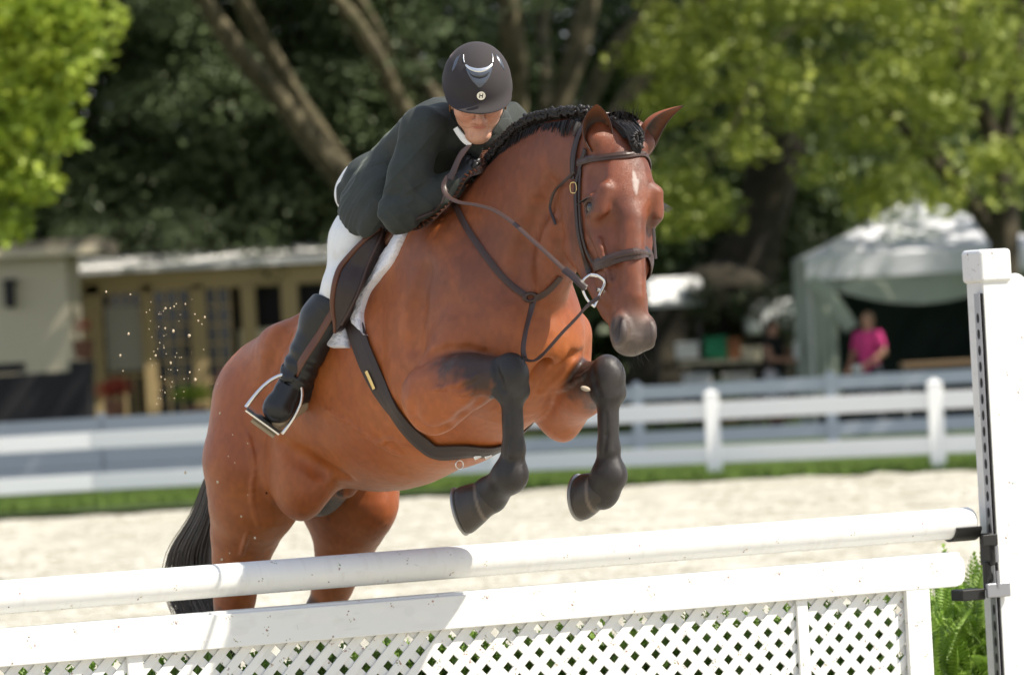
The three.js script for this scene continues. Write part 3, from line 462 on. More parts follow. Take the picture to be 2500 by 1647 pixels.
    B.ell(H(0.236, -0.052, 0.112 * q), hA, hN, hS, 0.0125, 0.023, 0.017, 0.004, true);             // eye slit
    B.cone(H(0.209, -0.028, 0.108 * q), H(0.220, -0.068, 0.112 * q), 0.0065, 0.006, 0.008);          // lids
    B.cone(H(0.256, -0.03, 0.103 * q), H(0.256, -0.064, 0.108 * q), 0.006, 0.005, 0.008);
    B.cone(H(0.27, -0.085, 0.088 * q), H(0.40, -0.06, 0.062 * q), 0.013, 0.009, 0.025);             // facial crest
    B.cone(H(0.30, -0.018, 0.064 * q), H(0.46, -0.035, 0.056 * q), 0.012, 0.008, 0.04, true);
    B.ell(H(0.598, -0.045, 0.044 * q), hA, hN, hS, 0.046, 0.036, 0.024, 0.022);                   // nostril mound
    B.cone(H(0.57, -0.022, 0.054 * q), H(0.622, -0.034, 0.066 * q), 0.007, 0.0135, 0.010, true);       // nostril
    B.cone(H(0.545, -0.112, 0.052 * q), H(0.63, -0.108, 0.044 * q), 0.003, 0.003, 0.006, true);       // mouth line
    B.cone(H(-0.01, -0.05, 0.055 * q), H(0.035, -0.04, 0.075 * q), 0.03, 0.03, 0.03);                // ear bases
  });
}
// creases of muscle and joint, engraved along lines on the skin
{
  const lines = [
    [[[1283, 452], [1291, 500], [1298, 545], [1310, 595], [1332, 636]], 0.013, 0.035], [[[1282, 430], [1258, 485], [1236, 540], [1220, 590], [1217, 640], [1226, 676]], 0.016, 0.05],
    [[[978, 846], [1000, 826], [1040, 812], [1085, 814], [1124, 820]], 0.009, 0.02], [[[962, 940], [966, 985], [995, 1003], [1040, 995], [1080, 965], [1115, 930]], 0.006, 0.035],
    [[[1260, 905], [1290, 868], [1330, 828], [1352, 820]], 0.008, 0.025], [[[655, 1030], [690, 1062], [745, 1090], [800, 1106]], 0.007, 0.05],
    [[[1180, 960], [1183, 1010], [1176, 1060]], 0.004, 0.012], [[[1408, 960], [1410, 1010], [1404, 1060]], 0.004, 0.012], [[[1152, 842], [1158, 880], [1170, 905]], 0.005, 0.018], [[[1378, 850], [1380, 885], [1392, 912]], 0.005, 0.018],
    [[[690, 735], [650, 790], [628, 850], [612, 930]], 0.008, 0.06], [[[985, 640], [965, 720], [962, 800]], 0.008, 0.07],
  ];
  const veins = [[[1394, 556], [1400, 585], [1412, 630], [1420, 660]], [[760, 952], [815, 985], [880, 1030], [930, 1056]], [[880, 1030], [905, 1020], [940, 1032]], [[1010, 905], [1060, 893], [1110, 872]], [[1040, 898], [1070, 915], [1100, 905]], [[1300, 905], [1330, 890], [1362, 868]], [[575, 1010], [590, 1080], [585, 1160], [600, 1220]], [[575, 1240], [560, 1290]]];
  const vp = veins.map((l) => l.map(([a, b]) => surf(a, b, -0.001)).filter(Boolean).map((q) => q.p));
  for (const pts of vp) { const c = new THREE.CatmullRomCurve3(pts, false, 'centripetal'), n = pts.length * 4; let a = c.getPoint(0); for (let i = 1; i <= n; i++) { const b = c.getPoint(i / n).add(v3(0, 0.003 * Math.sin(i * 1.7), 0)); if (a.distanceTo(b) < 0.1) horseBody.cone(a, b, 0.0034, 0.0034, 0.012); a = b; } }
  const cuts = lines.map(([l, r, k]) => [l.map(([a, b]) => surf(a, b, r * 0.35)).filter(Boolean).map((q) => q.p), r, k]);
  for (const [pts, r, k] of cuts) for (let i = 0; i + 1 < pts.length; i++) if (pts[i].distanceTo(pts[i + 1]) < 0.16) horseBody.cone(pts[i], pts[i + 1], i ? r : r * 0.4, i + 2 < pts.length ? r : r * 0.4, k, true);
}
const legDist = (p, pts) => { let d = 9, tt = 0; for (let i = 0; i + 1 < pts.length; i++) { const a = pts[i], b = pts[i + 1], ab = b.clone().sub(a), t = clamp(p.clone().sub(a).dot(ab) / ab.lengthSq()), e = p.distanceTo(a.clone().addScaledVector(ab, t)); if (e < d) { d = e; tt = i + t; } } return [d, tt]; };
const mixc = (a, b, t) => [lerp(a[0], b[0], t), lerp(a[1], b[1], t), lerp(a[2], b[2], t)];
const BAY = [0.30, 0.074, 0.0165], BAYD = [0.085, 0.027, 0.0145], BAYL = [0.37, 0.102, 0.021], BAYM = [0.125, 0.036, 0.0185], BLK = [0.0125, 0.0105, 0.0105], GREYM = [0.095, 0.068, 0.055];
function bay(x, y, z) {
  const p = v3(x, y, z), [u, v, s] = toL(p), [t, n, hs] = toH(p), head = u > 0.75 && t > -0.06 && Math.abs(hs) < 0.16 && n > -0.27;
  const m = fbm(x * 7, y * 7, z * 7, 5), g = noise(x * 90, y * 60, z * 90), f2 = fbm(x * 18 + 5, y * 14, z * 18, 4);
  let c = mixc(BAYL, BAY, sstep(0.3, 0.65, m));
  // darker blotches on the shoulder, neck base and croup
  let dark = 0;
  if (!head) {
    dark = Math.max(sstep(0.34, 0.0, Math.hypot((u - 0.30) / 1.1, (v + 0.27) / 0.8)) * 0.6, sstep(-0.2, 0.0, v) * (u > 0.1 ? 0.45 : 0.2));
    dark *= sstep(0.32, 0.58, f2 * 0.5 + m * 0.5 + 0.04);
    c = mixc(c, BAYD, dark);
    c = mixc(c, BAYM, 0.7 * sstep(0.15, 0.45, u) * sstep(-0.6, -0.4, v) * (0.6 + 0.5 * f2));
    c = mixc(c, BAYL, 0.7 * sstep(-0.62, -0.75, v) * sstep(-0.6, -0.4, u));
  } else {
    c = mixc(c, BAYM, Math.min(1, 0.75 * (0.8 + 0.5 * f2)));
    c = mixc(c, BAYD, 0.35 * sstep(0.5, 0.7, f2) + 0.3 * sstep(0.05, 0.0, Math.abs(hs)) * sstep(0.25, 0.3, t) * m);
    const mz = sstep(0.50, 0.60, t + (m - 0.5) * 0.05 + n * 0.15); c = mixc(c, GREYM, mz);
    const nd = Math.hypot(t - 0.60, (n + 0.030) * 1.6); if (Math.abs(hs) > 0.035) c = mixc(c, [0.03, 0.02, 0.018], sstep(0.05, 0.02, nd) * 0.8);
    const ed = Math.hypot((t - 0.236) * 1.5, n + 0.05); if (Math.abs(hs) > 0.07) c = mixc(c, [0.06, 0.04, 0.032], sstep(0.055, 0.022, ed) * 0.8);
    const star = Math.hypot((t - 0.185) / 0.032, (hs + 0.003 + (t - 0.185) * 0.12 + 0.004 * (m - 0.5)) / (0.0065 + 0.005 * f2)); if (n > -0.03) c = mixc(c, [0.50, 0.42, 0.37], sstep(1.25, 0.5, star + (g - 0.5) * 1.1) * 0.75);
  }
  // black points
  for (const f of [foreN, foreF]) {
    const [d, tt] = legDist(p, [f.elbow, f.mid, f.knee, f.low, f.fet, f.pas]);
    if (d < (tt < 1 ? lerp(0.125, 0.10, tt) : tt < 2 ? lerp(0.10, 0.085, tt - 1) : 0.085) && u > 0) {
      const pts = [f.elbow, f.mid, f.knee, f.low, f.fet, f.pas], ti = Math.min(4, Math.floor(tt)), ay = lerp(pts[ti].y, pts[ti + 1].y, tt - ti); let k = sstep(0.55, 1.6, tt + (f2 - 0.5) * 1.1 + (m - 0.5) * 0.6 + (g - 0.5) * 0.5 + clamp((y - ay) / 0.07, -1, 1) * (tt < 2 ? 0.55 : 0)); 
      c = mixc(c, mixc(BLK, [0.021, 0.0145, 0.011], f2), k * (tt > 1.75 ? 1 : 0.93) * sstep(0, 0.02, (tt < 1 ? lerp(0.125, 0.10, tt) : tt < 2 ? lerp(0.10, 0.085, tt - 1) : 0.085) - d));
      if (tt > 1.8 && tt < 2.3) c = mixc(c, [0.05, 0.042, 0.04], 0.55 * sstep(0.45, 0.7, f2));  // lighter grey mixed in at the knee, imitating sheen on black hair
    }
  }
  for (const h of [hlN, hlF]) { const [d] = legDist(p, h); if (d < 0.1) c = mixc(c, BLK, sstep(0.1, 0.06, d + (f2 - 0.5) * 0.05)); }
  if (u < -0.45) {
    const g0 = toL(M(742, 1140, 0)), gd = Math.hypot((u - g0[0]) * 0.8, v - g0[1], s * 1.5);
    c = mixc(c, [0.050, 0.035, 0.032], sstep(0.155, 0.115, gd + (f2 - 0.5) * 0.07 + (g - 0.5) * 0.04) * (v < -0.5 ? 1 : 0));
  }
  const k = 0.86 + 0.28 * g; return [c[0] * k, c[1] * k, c[2] * k];
}
function hairMap(seed, w = 512) {      // short combed coat, for bump
  const R = rng(seed), d = new Float32Array(w * w).fill(0.5);
  for (let i = 0; i < 26000; i++) { const x = R() * w, y = R() * w, l = 10 + R() * 22, a = 0.9 + (R() - 0.5) * 0.7, s = (R() - 0.5) * 0.5; for (let k = 0; k < l; k++) { const X = ((x + Math.cos(a) * k) | 0) % w, Y = ((y + Math.sin(a) * k) | 0) % w; d[Y * w + X] += s * Math.sin(k / l * Math.PI); } }
  const o = new Uint8Array(w * w * 4); for (let i = 0; i < w * w; i++) { const q = clamp(d[i]) * 255; o[4 * i] = o[4 * i + 1] = o[4 * i + 2] = q; o[4 * i + 3] = 255; }
  const t = new THREE.DataTexture(o, w, w); t.wrapS = t.wrapT = THREE.RepeatWrapping; t.magFilter = THREE.LinearFilter; t.needsUpdate = true; return t;
}
const coatMat = new THREE.MeshPhysicalMaterial({ vertexColors: true, roughness: 0.43, bumpMap: hairMap(5), bumpScale: 0.0012, specularIntensity: 1, sheen: 0.08, sheenColor: new THREE.Color(0.5, 0.3, 0.2), sheenRoughness: 0.5 });
const blackHair = new THREE.MeshPhysicalMaterial({ color: new THREE.Color(0.014, 0.011, 0.010), roughness: 0.5, specularIntensity: 0.8 });
const hoofMat = new THREE.MeshPhysicalMaterial({ vertexColors: true, roughness: 0.38 });
const horse = thing('horse', 'bay horse with braided black mane jumping over the white pole, forelegs tucked', 'horse', null, L(0, -0.4, 0));
{
  const res = globalThis.QUICK ? 0.009 : 0.0055;
  const lo = v3(9, 9, 9), hi = v3(-9, -9, -9);
  for (const p of [L(-1.3, -0.4, 0), L(-1.1, -0.4, 0.4), L(-1.1, -0.4, -0.4), L(0.3, -1, 0.4), L(0.4, -0.5, -0.4), L(-0.2, 0.1, 0), ...hlN, ...hlF, foreN.pas, foreF.pas, H(-0.1, 0, 0), H(0.75, 0, 0.2), H(0.3, 0.1, -0.2), H(0.2, -0.3, 0.2)]) { lo.min(p); hi.max(p); }
  lo.subScalar(0.12); hi.addScalar(0.12);
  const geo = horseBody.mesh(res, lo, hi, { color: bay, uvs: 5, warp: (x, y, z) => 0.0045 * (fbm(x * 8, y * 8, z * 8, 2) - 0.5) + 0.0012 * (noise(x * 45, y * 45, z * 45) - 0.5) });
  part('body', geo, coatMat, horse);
  console.log('horse', geo.attributes.position.count, geo.index.count / 3);
  // eyes
  both((q) => { const g = new THREE.SphereGeometry(0.0215, 24, 18); const c = H(0.236, -0.05, 0.0905 * q); g.translate(c.x, c.y, c.z); part('eye', g, new THREE.MeshPhysicalMaterial({ color: new THREE.Color(0.02, 0.012, 0.008), roughness: 0.08, clearcoat: 1 }), horse); });
  // ears: cupped leaves with thickness
  const earMat = new THREE.MeshPhysicalMaterial({ vertexColors: true, roughness: 0.6 });
  const ear = (base, tip, open, W) => {
    const ax = tip.clone().sub(base), len = ax.length(); ax.normalize(); const op = open.clone().addScaledVector(ax, -open.dot(ax)).normalize(), sd = op.clone().cross(ax).normalize();
    const nh = 28, na = 18, P = [], C = [], I = [];
    for (let layer = 0; layer < 2; layer++) for (let i = 0; i <= nh; i++) for (let k = 0; k <= na; k++) {
      const h = i / nh, w = W * Math.pow(Math.sin(Math.PI * Math.pow(clamp(0.13 + 0.87 * h), 0.72)), 0.8) + 0.0008, spread = lerp(2.2, 1.15, Math.pow(h, 0.7)), a = (k / na * 2 - 1) * spread, th = layer ? -0.0045 * (1 - 0.6 * h) : 0, rr = w + th;
      const back = -w * 0.55 * Math.sin(h * 2.6), rim = Math.abs(k / na * 2 - 1);
      const p = base.clone().addScaledVector(ax, h * len).addScaledVector(sd, Math.sin(a) * rr * 0.92).addScaledVector(op, -Math.cos(a) * rr * 0.75 + back + 0.012 * h * h * 0);
      P.push(p.x, p.y, p.z);
      const nz = fbm(p.x * 120, p.y * 120, p.z * 120, 3);
      let c = layer ? mixc([0.17, 0.062, 0.026], [0.014, 0.010, 0.009], clamp(sstep(0.9, 0.2, rim + (nz - 0.5) * 0.7) * sstep(0.85, 0.25, h))) : mixc(BAY, BAYD, 0.5 * nz);
      c = mixc(c, BLK, Math.max(sstep(0.86, 0.97, rim) * 0.85, sstep(0.9, 1, h)));
      C.push(...c);
    }
    const m = na + 1, off = (nh + 1) * m;
    for (let layer = 0; layer < 2; layer++) for (let i = 0; i < nh; i++) for (let k = 0; k < na; k++) { const a = layer * off + i * m + k, b = a + 1, c = a + m, d = c + 1; if (layer) I.push(a, c, b, b, c, d); else I.push(a, b, c, b, d, c); }
    for (let i = 0; i < nh; i++) for (const k of [0, na]) { const a = i * m + k, b = a + m, c = a + off, d = b + off; if (k) I.push(a, c, b, b, c, d); else I.push(a, b, c, b, d, c); }
    const g = new THREE.BufferGeometry(); g.setAttribute('position', new THREE.Float32BufferAttribute(P, 3)); g.setAttribute('color', new THREE.Float32BufferAttribute(C, 3)); g.setAttribute('uv', new THREE.Float32BufferAttribute(new Float32Array(P.length / 3 * 2), 2)); g.setIndex(I); g.computeVertexNormals();
    part('ear', g, earMat, horse);
  };
  const eb1 = H(0.062, -0.035, 0.066), eb2 = H(0.058, -0.045, -0.066);
  ear(eb1, V(1386, 241, -eb1.z - 0.085), v3(0.12, -0.12, 1), 0.046);
  ear(eb2, V(1591, 245, -eb2.z - 0.05), v3(0.75, -0.5, 0.62), 0.044);
  // hooves
  const hoof = (C, S, w, l, tilt) => {
    const b = new Body(), ax = S.clone().sub(C).normalize(), X = v3(0, 0, 1).addScaledVector(ax, -ax.z).normalize(), Y = ax.clone().cross(X).normalize();
    const toe = tilt;                      // the way the toe lies across the axis
    const T2 = toe.clone().addScaledVector(ax, -toe.dot(ax)).normalize(), S2 = ax.clone().cross(T2).normalize();
    b.sweep([{ c: C.clone().addScaledVector(ax, -0.012), X: S2, a: 0.050, up: 0.051, dn: 0.051 }, { c: C.clone().addScaledVector(ax, 0.02).addScaledVector(T2, 0.004), X: S2, a: 0.060, up: 0.061, dn: 0.058 }, { c: C.clone().addScaledVector(ax, l).addScaledVector(T2, 0.016), X: S2, a: w, up: w * 1.06, dn: w }], 0.01);
    // flat ground face
    b.push((x, y, z) => { const q = C.clone().addScaledVector(ax, l - 0.004); return -((x - q.x) * ax.x + (y - q.y) * ax.y + (z - q.z) * ax.z) ; }, 0.022, true);
    const lo = C.clone().subScalar(0.17), hi = C.clone().addScalar(0.17);
    const g = b.mesh(0.0045, lo, hi, { color: (x, y, z) => { const q = v3(x, y, z).sub(C).dot(ax), n = noise(x * 60, y * 60, z * 60), r = 0.5 + 0.5 * Math.sin(q * 700 + n * 3); let c = mixc([0.03, 0.024, 0.02], [0.055, 0.042, 0.033], 0.35 * r + 0.5 * n); c = mixc(c, [0.22, 0.17, 0.13], sstep(0.006, 0.003, Math.abs(q - 0.004)) * 0.5); c = mixc(c, [0.25, 0.21, 0.16], sstep(l - 0.02, l - 0.004, q) * 0.35 * n); return c; } });
    const hf = part('hoof', g, hoofMat, horse), rp = Array.from({ length: 14 }, (_, i) => { const a = i / 14 * 6.2832, e = S2.clone().multiplyScalar(Math.cos(a)).addScaledVector(T2, Math.sin(a) * 1.04); return [C.clone().addScaledVector(ax, l - 0.004).addScaledVector(T2, 0.016).addScaledVector(e, w * 0.86), e]; });
    part('horseshoe', strap(rp.map((q) => q[0]), rp.map((q) => q[1]), 0.011, 0.02, { closed: true, seg: 4 }), new THREE.MeshStandardMaterial({ color: new THREE.Color(0.32, 0.31, 0.30), metalness: 0.9, roughness: 0.45 }), hf);
    return hf;
  };
  hoof(V(1122, 1160, -foreN.pas.z), V(1066, 1176, -foreN.pas.z + 0.02), 0.069, 0.078, v3(0.05, -1, 0.2));
  hoof(V(1387, 1140, -foreF.pas.z), V(1346, 1143, -foreF.pas.z + 0.03), 0.066, 0.062, v3(0.1, -1, 0.35));
  for (const h of [hlN, hlF]) hoof(h[3], trail(h[3], -0.08, -0.035), 0.062, 0.085, HU.clone().multiplyScalar(-1));
  { const g = new THREE.SphereGeometry(1, 14, 10); g.scale(0.015, 0.0075, 0.008); g.rotateZ(-0.35); const p = V(1361, 903, -foreF.knee.z - 0.035); g.translate(p.x, p.y, p.z); part('chestnut', g, new THREE.MeshStandardMaterial({ color: new THREE.Color(0.40, 0.33, 0.25), roughness: 0.8 }), horse); }
  // braided mane: one knotted braid after another along the crest
  const R = rng(77), crest = new THREE.CatmullRomCurve3([[1120, 402], [1145, 385], [1172, 352], [1203, 316], [1240, 289], [1275, 276], [1320, 268], [1356, 266]].map(([a, b]) => M(a, b - 2, 0.012)).concat([H(-0.035, -0.11, 0.0), H(-0.03, -0.065, -0.005), H(-0.012, -0.025, -0.01)]));
  const knob = (() => { const g = new THREE.IcosahedronGeometry(1, 2); g.deleteAttribute('normal'); g.deleteAttribute('uv'); const m = mergeVertices(g, 1e-4); m.computeVertexNormals(); m.setAttribute('uv', new THREE.Float32BufferAttribute(new Float32Array(m.attributes.position.count * 2), 2)); return m; })();
  const braidGeo = (k) => { const q = rng(500 + k), l = []; for (let i = 0; i < 7; i++) for (const e of [-1, 1]) { const g = knob.clone(); const a = g.attributes.position; for (let j = 0; j < a.count; j++) { const f = 1 + 0.25 * (noise(a.getX(j) * 4 + k, a.getY(j) * 4 + i, a.getZ(j) * 9) - 0.5); a.setXYZ(j, a.getX(j) * f, a.getY(j) * f, a.getZ(j) * f); } g.scale(0.0065 + 0.003 * q(), 0.0040 + 0.0012 * q(), 0.0055); g.rotateZ(e * 0.8 + 0.3 * (q() - 0.5)); g.translate(e * 0.0036 + 0.003 * (q() - 0.5), 0.013 - i * 0.0068, 0.004 * Math.sin(i * 1.3) + q() * 0.003 + (i < 2 ? 0.006 : 0)); g.computeVertexNormals(); l.push(g); } return merge(l); };
  const variants = [0, 1, 2, 3, 4].map(braidGeo), nB = 56;
  for (let i = 0; i < nB; i++) {
    const t = (i + 0.3 * R()) / (nB - 1), p = crest.getPointAt(Math.min(t, 1)), T = crest.getTangentAt(Math.min(t, 1)), m = new THREE.Mesh(variants[i % 5], blackHair);
    const up = HU.clone().multiplyScalar(0.8).addScaledVector(HR, 0.25); up.addScaledVector(T, -up.dot(T)).normalize(); const zz = T.clone().cross(up).normalize();
    m.matrix.makeBasis(T, up, zz.negate().negate()); const sc = 1.1 + 0.4 * R(); m.quaternion.setFromRotationMatrix(m.matrix); m.rotateX(0.2 + 0.4 * (R() - 0.5)); m.rotateZ(0.4 * (R() - 0.5)); m.scale.setScalar(sc);
    m.position.copy(p).addScaledVector(up, 0.004).addScaledVector(HR, 0.012).sub(horse.position); m.name = 'mane_braid'; m.castShadow = m.receiveShadow = true; horse.add(m);
  }
  const strand = (pts, r) => tube(pts, (t) => r * (1 - 0.7 * t), { seg: 5, radial: 5 });
  // loose hairs of mane, forelock and fringe along the crest
  const wisp = [];
  for (let i = 0; i < 700; i++) { const t = R(), p = crest.getPointAt(t), d = v3(R() - 0.5, 0.7 + R() * 0.6, R() - 0.5).normalize(), l = 0.010 + 0.018 * R(); wisp.push(strand([p.clone().addScaledVector(HR, 0.02 * R()), p.clone().addScaledVector(d, l * 0.5).addScaledVector(HR, 0.01), p.clone().addScaledVector(d, l).add(v3((R() - 0.5) * 0.015, 0, 0))], 0.0009)); }
  for (let i = 0; i < 420; i++) { const t = R(), p = crest.getPointAt(t).addScaledVector(HR, 0.03 + 0.01 * R()).addScaledVector(HU, -0.02), T = crest.getTangentAt(t); wisp.push(strand([p, p.clone().addScaledVector(HU, -0.022).addScaledVector(HR, 0.011).addScaledVector(T, -0.006), p.clone().addScaledVector(HU, -0.04 - 0.015 * R()).addScaledVector(HR, 0.016).addScaledVector(T, -0.016)], 0.0013)); }
  part('mane_hair', merge(wisp), blackHair, horse).userData.kind = 'stuff';
  const fl = [];
  for (let i = 0; i < 380; i++) { const s = (R() - 0.5) * 0.085, a = H(-0.03 + 0.02 * R(), -0.02 - 0.05 * R(), s), b = H(0.03, 0.022 + 0.012 * R(), s * 0.7 - 0.012), c = H(0.075, 0.03 + 0.008 * R(), s * 0.4 - 0.016), d = H(0.10 + 0.012 * R(), 0.022, s * 0.12 - 0.018); fl.push(strand([a, b, c, d], 0.0026)); }
  for (let i = 0; i < 60; i++) { const g = knob.clone(), a = R() * 6.28, rr = 0.010 + 0.010 * R(), c = H(0.058 + rr * Math.sin(a) * 1.3, 0.034 + 0.012 * R() - 0.2 * Math.abs(rr - 0.012), -0.018 + rr * Math.cos(a)); g.scale(0.0072, 0.0042, 0.005); g.rotateZ(a + R()); g.rotateX(R()); g.translate(c.x, c.y, c.z); fl.push(g); }
  for (let i = 0; i < 70; i++) { const a = H(-0.03 + 0.04 * R(), -0.01, (R() - 0.5) * 0.1), d = v3((R() - 0.4) * 0.8, 1, R() - 0.3).normalize(), l = 0.02 + 0.03 * R(); fl.push(strand([a, a.clone().addScaledVector(d, l / 2), a.clone().addScaledVector(d, l).add(v3(0.012 * (R() - 0.3), -0.004, 0))], 0.0009)); }
  for (let i = 0; i < 420; i++) { const s = (R() - 0.5) * 0.12, a0 = H(-0.02 - 0.02 * R(), -0.13 + 0.05 * R(), s), b0 = H(-0.045 + 0.018 * Math.abs(s) * 10, -0.07, s * 0.9), c0 = H(-0.02 + 0.016 * Math.abs(s) * 10, -0.02 + 0.01 * R(), s * 0.75 - 0.004), d0 = H(0.03 + 0.02 * R(), 0.020 + 0.008 * R(), s * 0.45 - 0.012); fl.push(strand([a0, b0, c0, d0], 0.0026)); }
  { const g = knob.clone(), c = H(-0.03, -0.06, -0.012); g.scale(0.058, 0.05, 0.03); g.applyMatrix4(new THREE.Matrix4().makeBasis(hS, hN, hA)); g.translate(c.x, c.y, c.z); fl.push(g); }
  part('forelock', merge(fl), blackHair, horse);
  // tail
  const tl = [];
  for (let i = 0; i < 620; i++) {
    const q = R(), w = (R() - 0.5), k = R() < 0.45 ? 1 : 0, e = k * (0.4 + 0.7 * R());
    const z = (x, y, o) => M(x, y, 0.0 + o);
    tl.push(strand([L(-1.17 + 0.03 * w, -0.25, 0.04 * (R() - 0.5)), z(505 + 25 * w - 6 * e, 1090, 0.03 * w), z(486 + 40 * w - 22 * e, 1190 + 10 * q, 0.05 * w), z(466 + 62 * w - 48 * e, 1290 + 14 * q, 0.06 * w), z(462 + 85 * w - 40 * e, 1360 + 20 * q, 0.07 * w), z(470 + 85 * w + 14 * (R() - 0.5), 1440 + 60 * q, 0.07 * w), z(490 + 70 * w, 1520 + 120 * q, 0.06 * w)], 0.0024));
  }
  part('tail', merge(tl), new THREE.MeshPhysicalMaterial({ color: new THREE.Color(0.036, 0.026, 0.020), roughness: 0.5 }), horse);
  // whiskers and lashes
  const wk = [];
  for (let i = 0; i < 26; i++) { const q = R() < 0.5 ? 1 : -1, a = H(0.60 + 0.07 * R(), -0.13 + 0.09 * R(), 0.035 * q * R()), d = v3(R() - 0.5, -0.7, R() * 0.8).normalize(); wk.push(strand([a, a.clone().addScaledVector(d, 0.012), a.clone().addScaledVector(d, 0.03).add(v3(0.006, -0.004, 0))], 0.0006)); }
  both((q) => { for (let i = 0; i < 14; i++) { const a = H(0.214, -0.028 - 0.038 * i / 13, 0.112 * q); wk.push(strand([a, a.clone().addScaledVector(hS, 0.014 * q).addScaledVector(hA, 0.006), a.clone().addScaledVector(hS, 0.03 * q).addScaledVector(hA, 0.016)], 0.0009)); } });
  part('whiskers', merge(wk), blackHair, horse).userData.kind = 'stuff';
}
// ---------------------------------------------------------------- the rider
const rHead = V(1108, 207, 14.22), rT = 27 * Math.PI / 180;
const rF = v3(0.06, -Math.sin(rT), Math.cos(rT)).normalize(), rS = v3(-1, 0.03, 0.06).addScaledVector(rF, 0); rS.addScaledVector(rF, -rS.dot(rF)).normalize();
const rU = rF.clone().cross(rS).normalize(); if (rU.y < 0) rU.negate();
const RH = (s, u, f) => rHead.clone().addScaledVector(rS, s).addScaledVector(rU, u).addScaledVector(rF, f);
const J = {
  pelvis: M(893, 438, 0), waist: M(948, 400, 0), chest: M(1015, 348, 0), top: M(1070, 302, 0), neck: M(1100, 285, 0),
  shR: M(984, 300, 0.185), elR: M(928, 496, 0.27), wrR: M(1050, 428, 0.125), shL: M(1180, 292, -0.175), elL: M(1240, 430, -0.26), wrL: M(1175, 390, -0.10),
  hipR: M(882, 452, 0.10), knR: M(793, 668, 0.25), anR: M(693, 862, 0.33), hipL: M(882, 452, -0.10),
};
{ const k = toL(J.knR), a = toL(J.anR); J.knL = L(k[0], k[1], -k[2]); J.anL = L(a[0], a[1], -a[2]); J.toR = M(646, 948, 0.395); J.heR = J.anR.clone().add(v3(0.02, -0.055, -0.06)); const t = toL(J.toR), h = toL(J.heR); J.toL = L(t[0], t[1], -t[2]); J.heL = L(h[0], h[1], -h[2]); }
const person = thing('person', 'rider in dark jacket, white breeches and black helmet crouched over the horse neck', 'person', null, J.pelvis.clone());
const skinTone = (x, y, z) => {
  const p = v3(x, y, z).sub(rHead), s = p.dot(rS), u = p.dot(rU), f = p.dot(rF), n = fbm(x * 60, y * 60, z * 60, 4), g = noise(x * 400, y * 400, z * 400);
  let c = [0.64, 0.345, 0.235];
  const red = Math.max(sstep(0.035, 0.01, Math.hypot(Math.abs(s) - 0.04, u + 0.055)) * 0.7, sstep(0.025, 0.008, Math.hypot(s, u + 0.05)) * 0.6);
  c = mixc(c, [0.52, 0.20, 0.13], red * (0.5 + 0.6 * n)); c = mixc(c, [0.46, 0.22, 0.14], 0.5 * sstep(0.5, 0.75, n));
  if (f > 0.05) { const lip = Math.hypot(s / 0.026, (u + 0.0785) / 0.0075); c = mixc(c, [0.46, 0.15, 0.11], sstep(1.1, 0.6, lip) * 0.75); const brow = Math.hypot((Math.abs(s) - 0.032) / 0.02, (u + 0.012) / 0.005); c = mixc(c, [0.16, 0.09, 0.05], sstep(1.2, 0.6, brow) * 0.7); }
  const k = 0.93 + 0.14 * g; return c.map((q) => q * k);
};
const leather = (c, seed, rough = 0.45) => new THREE.MeshPhysicalMaterial({ color: c, roughness: rough, bumpMap: grainMap(seed), bumpScale: 0.0004, specularIntensity: 0.9 });
function grainMap(seed, w = 256, f = 1) {
  const o = new Uint8Array(w * w * 4), R = rng(seed), lat = [16, 40, 90].map((n) => { const a = new Float32Array(n * n); for (let i = 0; i < n * n; i++) a[i] = R(); return [n, a]; });
  for (let y = 0; y < w; y++) for (let x = 0; x < w; x++) { let t = 0, am = 0.5; for (const [n, a] of lat) { const X = x / w * n, Y = y / w * n, i = Math.floor(X), j = Math.floor(Y), u = X - i, v = Y - j, g = (p, q) => a[(q % n) * n + (p % n)]; t += am * lerp(lerp(g(i, j), g(i + 1, j), u), lerp(g(i, j + 1), g(i + 1, j + 1), u), v); am *= 0.75; } const q = clamp(t / 1.15) * 255, k = (y * w + x) * 4; o[k] = o[k + 1] = o[k + 2] = q; o[k + 3] = 255; }
  const t = new THREE.DataTexture(o, w, w); t.wrapS = t.wrapT = THREE.RepeatWrapping; t.magFilter = THREE.LinearFilter; t.repeat.set(f, f); t.needsUpdate = true; return t;
}
const clothMap = (seed) => grainMap(seed);
const jacketMat = new THREE.MeshPhysicalMaterial({ vertexColors: true, roughness: 0.85, sheen: 0.8, sheenColor: new THREE.Color(0.22, 0.25, 0.21), sheenRoughness: 0.5, bumpMap: clothMap(11), bumpScale: 0.0006 });
const breechMat = new THREE.MeshPhysicalMaterial({ vertexColors: true, roughness: 0.9, bumpMap: clothMap(12), bumpScale: 0.0006 });
const skinMat = new THREE.MeshPhysicalMaterial({ vertexColors: true, roughness: 0.5, specularIntensity: 0.6 });
const bootMat = leather(new THREE.Color(0.014, 0.0135, 0.013), 13, 0.36);
const gloveMat = leather(new THREE.Color(0.013, 0.012, 0.012), 14, 0.38);
const velvet = new THREE.MeshPhysicalMaterial({ color: new THREE.Color(0.032, 0.026, 0.027), roughness: 0.9, sheen: 1, sheenColor: new THREE.Color(0.22, 0.18, 0.2), sheenRoughness: 0.45, bumpMap: clothMap(15), bumpScale: 0.0005 });
const gloss = new THREE.MeshPhysicalMaterial({ color: new THREE.Color(0.07, 0.08, 0.10), roughness: 0.25, metalness: 0.35, clearcoat: 0.6 });
const silver = new THREE.MeshStandardMaterial({ color: new THREE.Color(0.75, 0.73, 0.70), metalness: 1, roughness: 0.22 });
const brass = new THREE.MeshStandardMaterial({ color: new THREE.Color(0.80, 0.58, 0.24), metalness: 1, roughness: 0.3 });
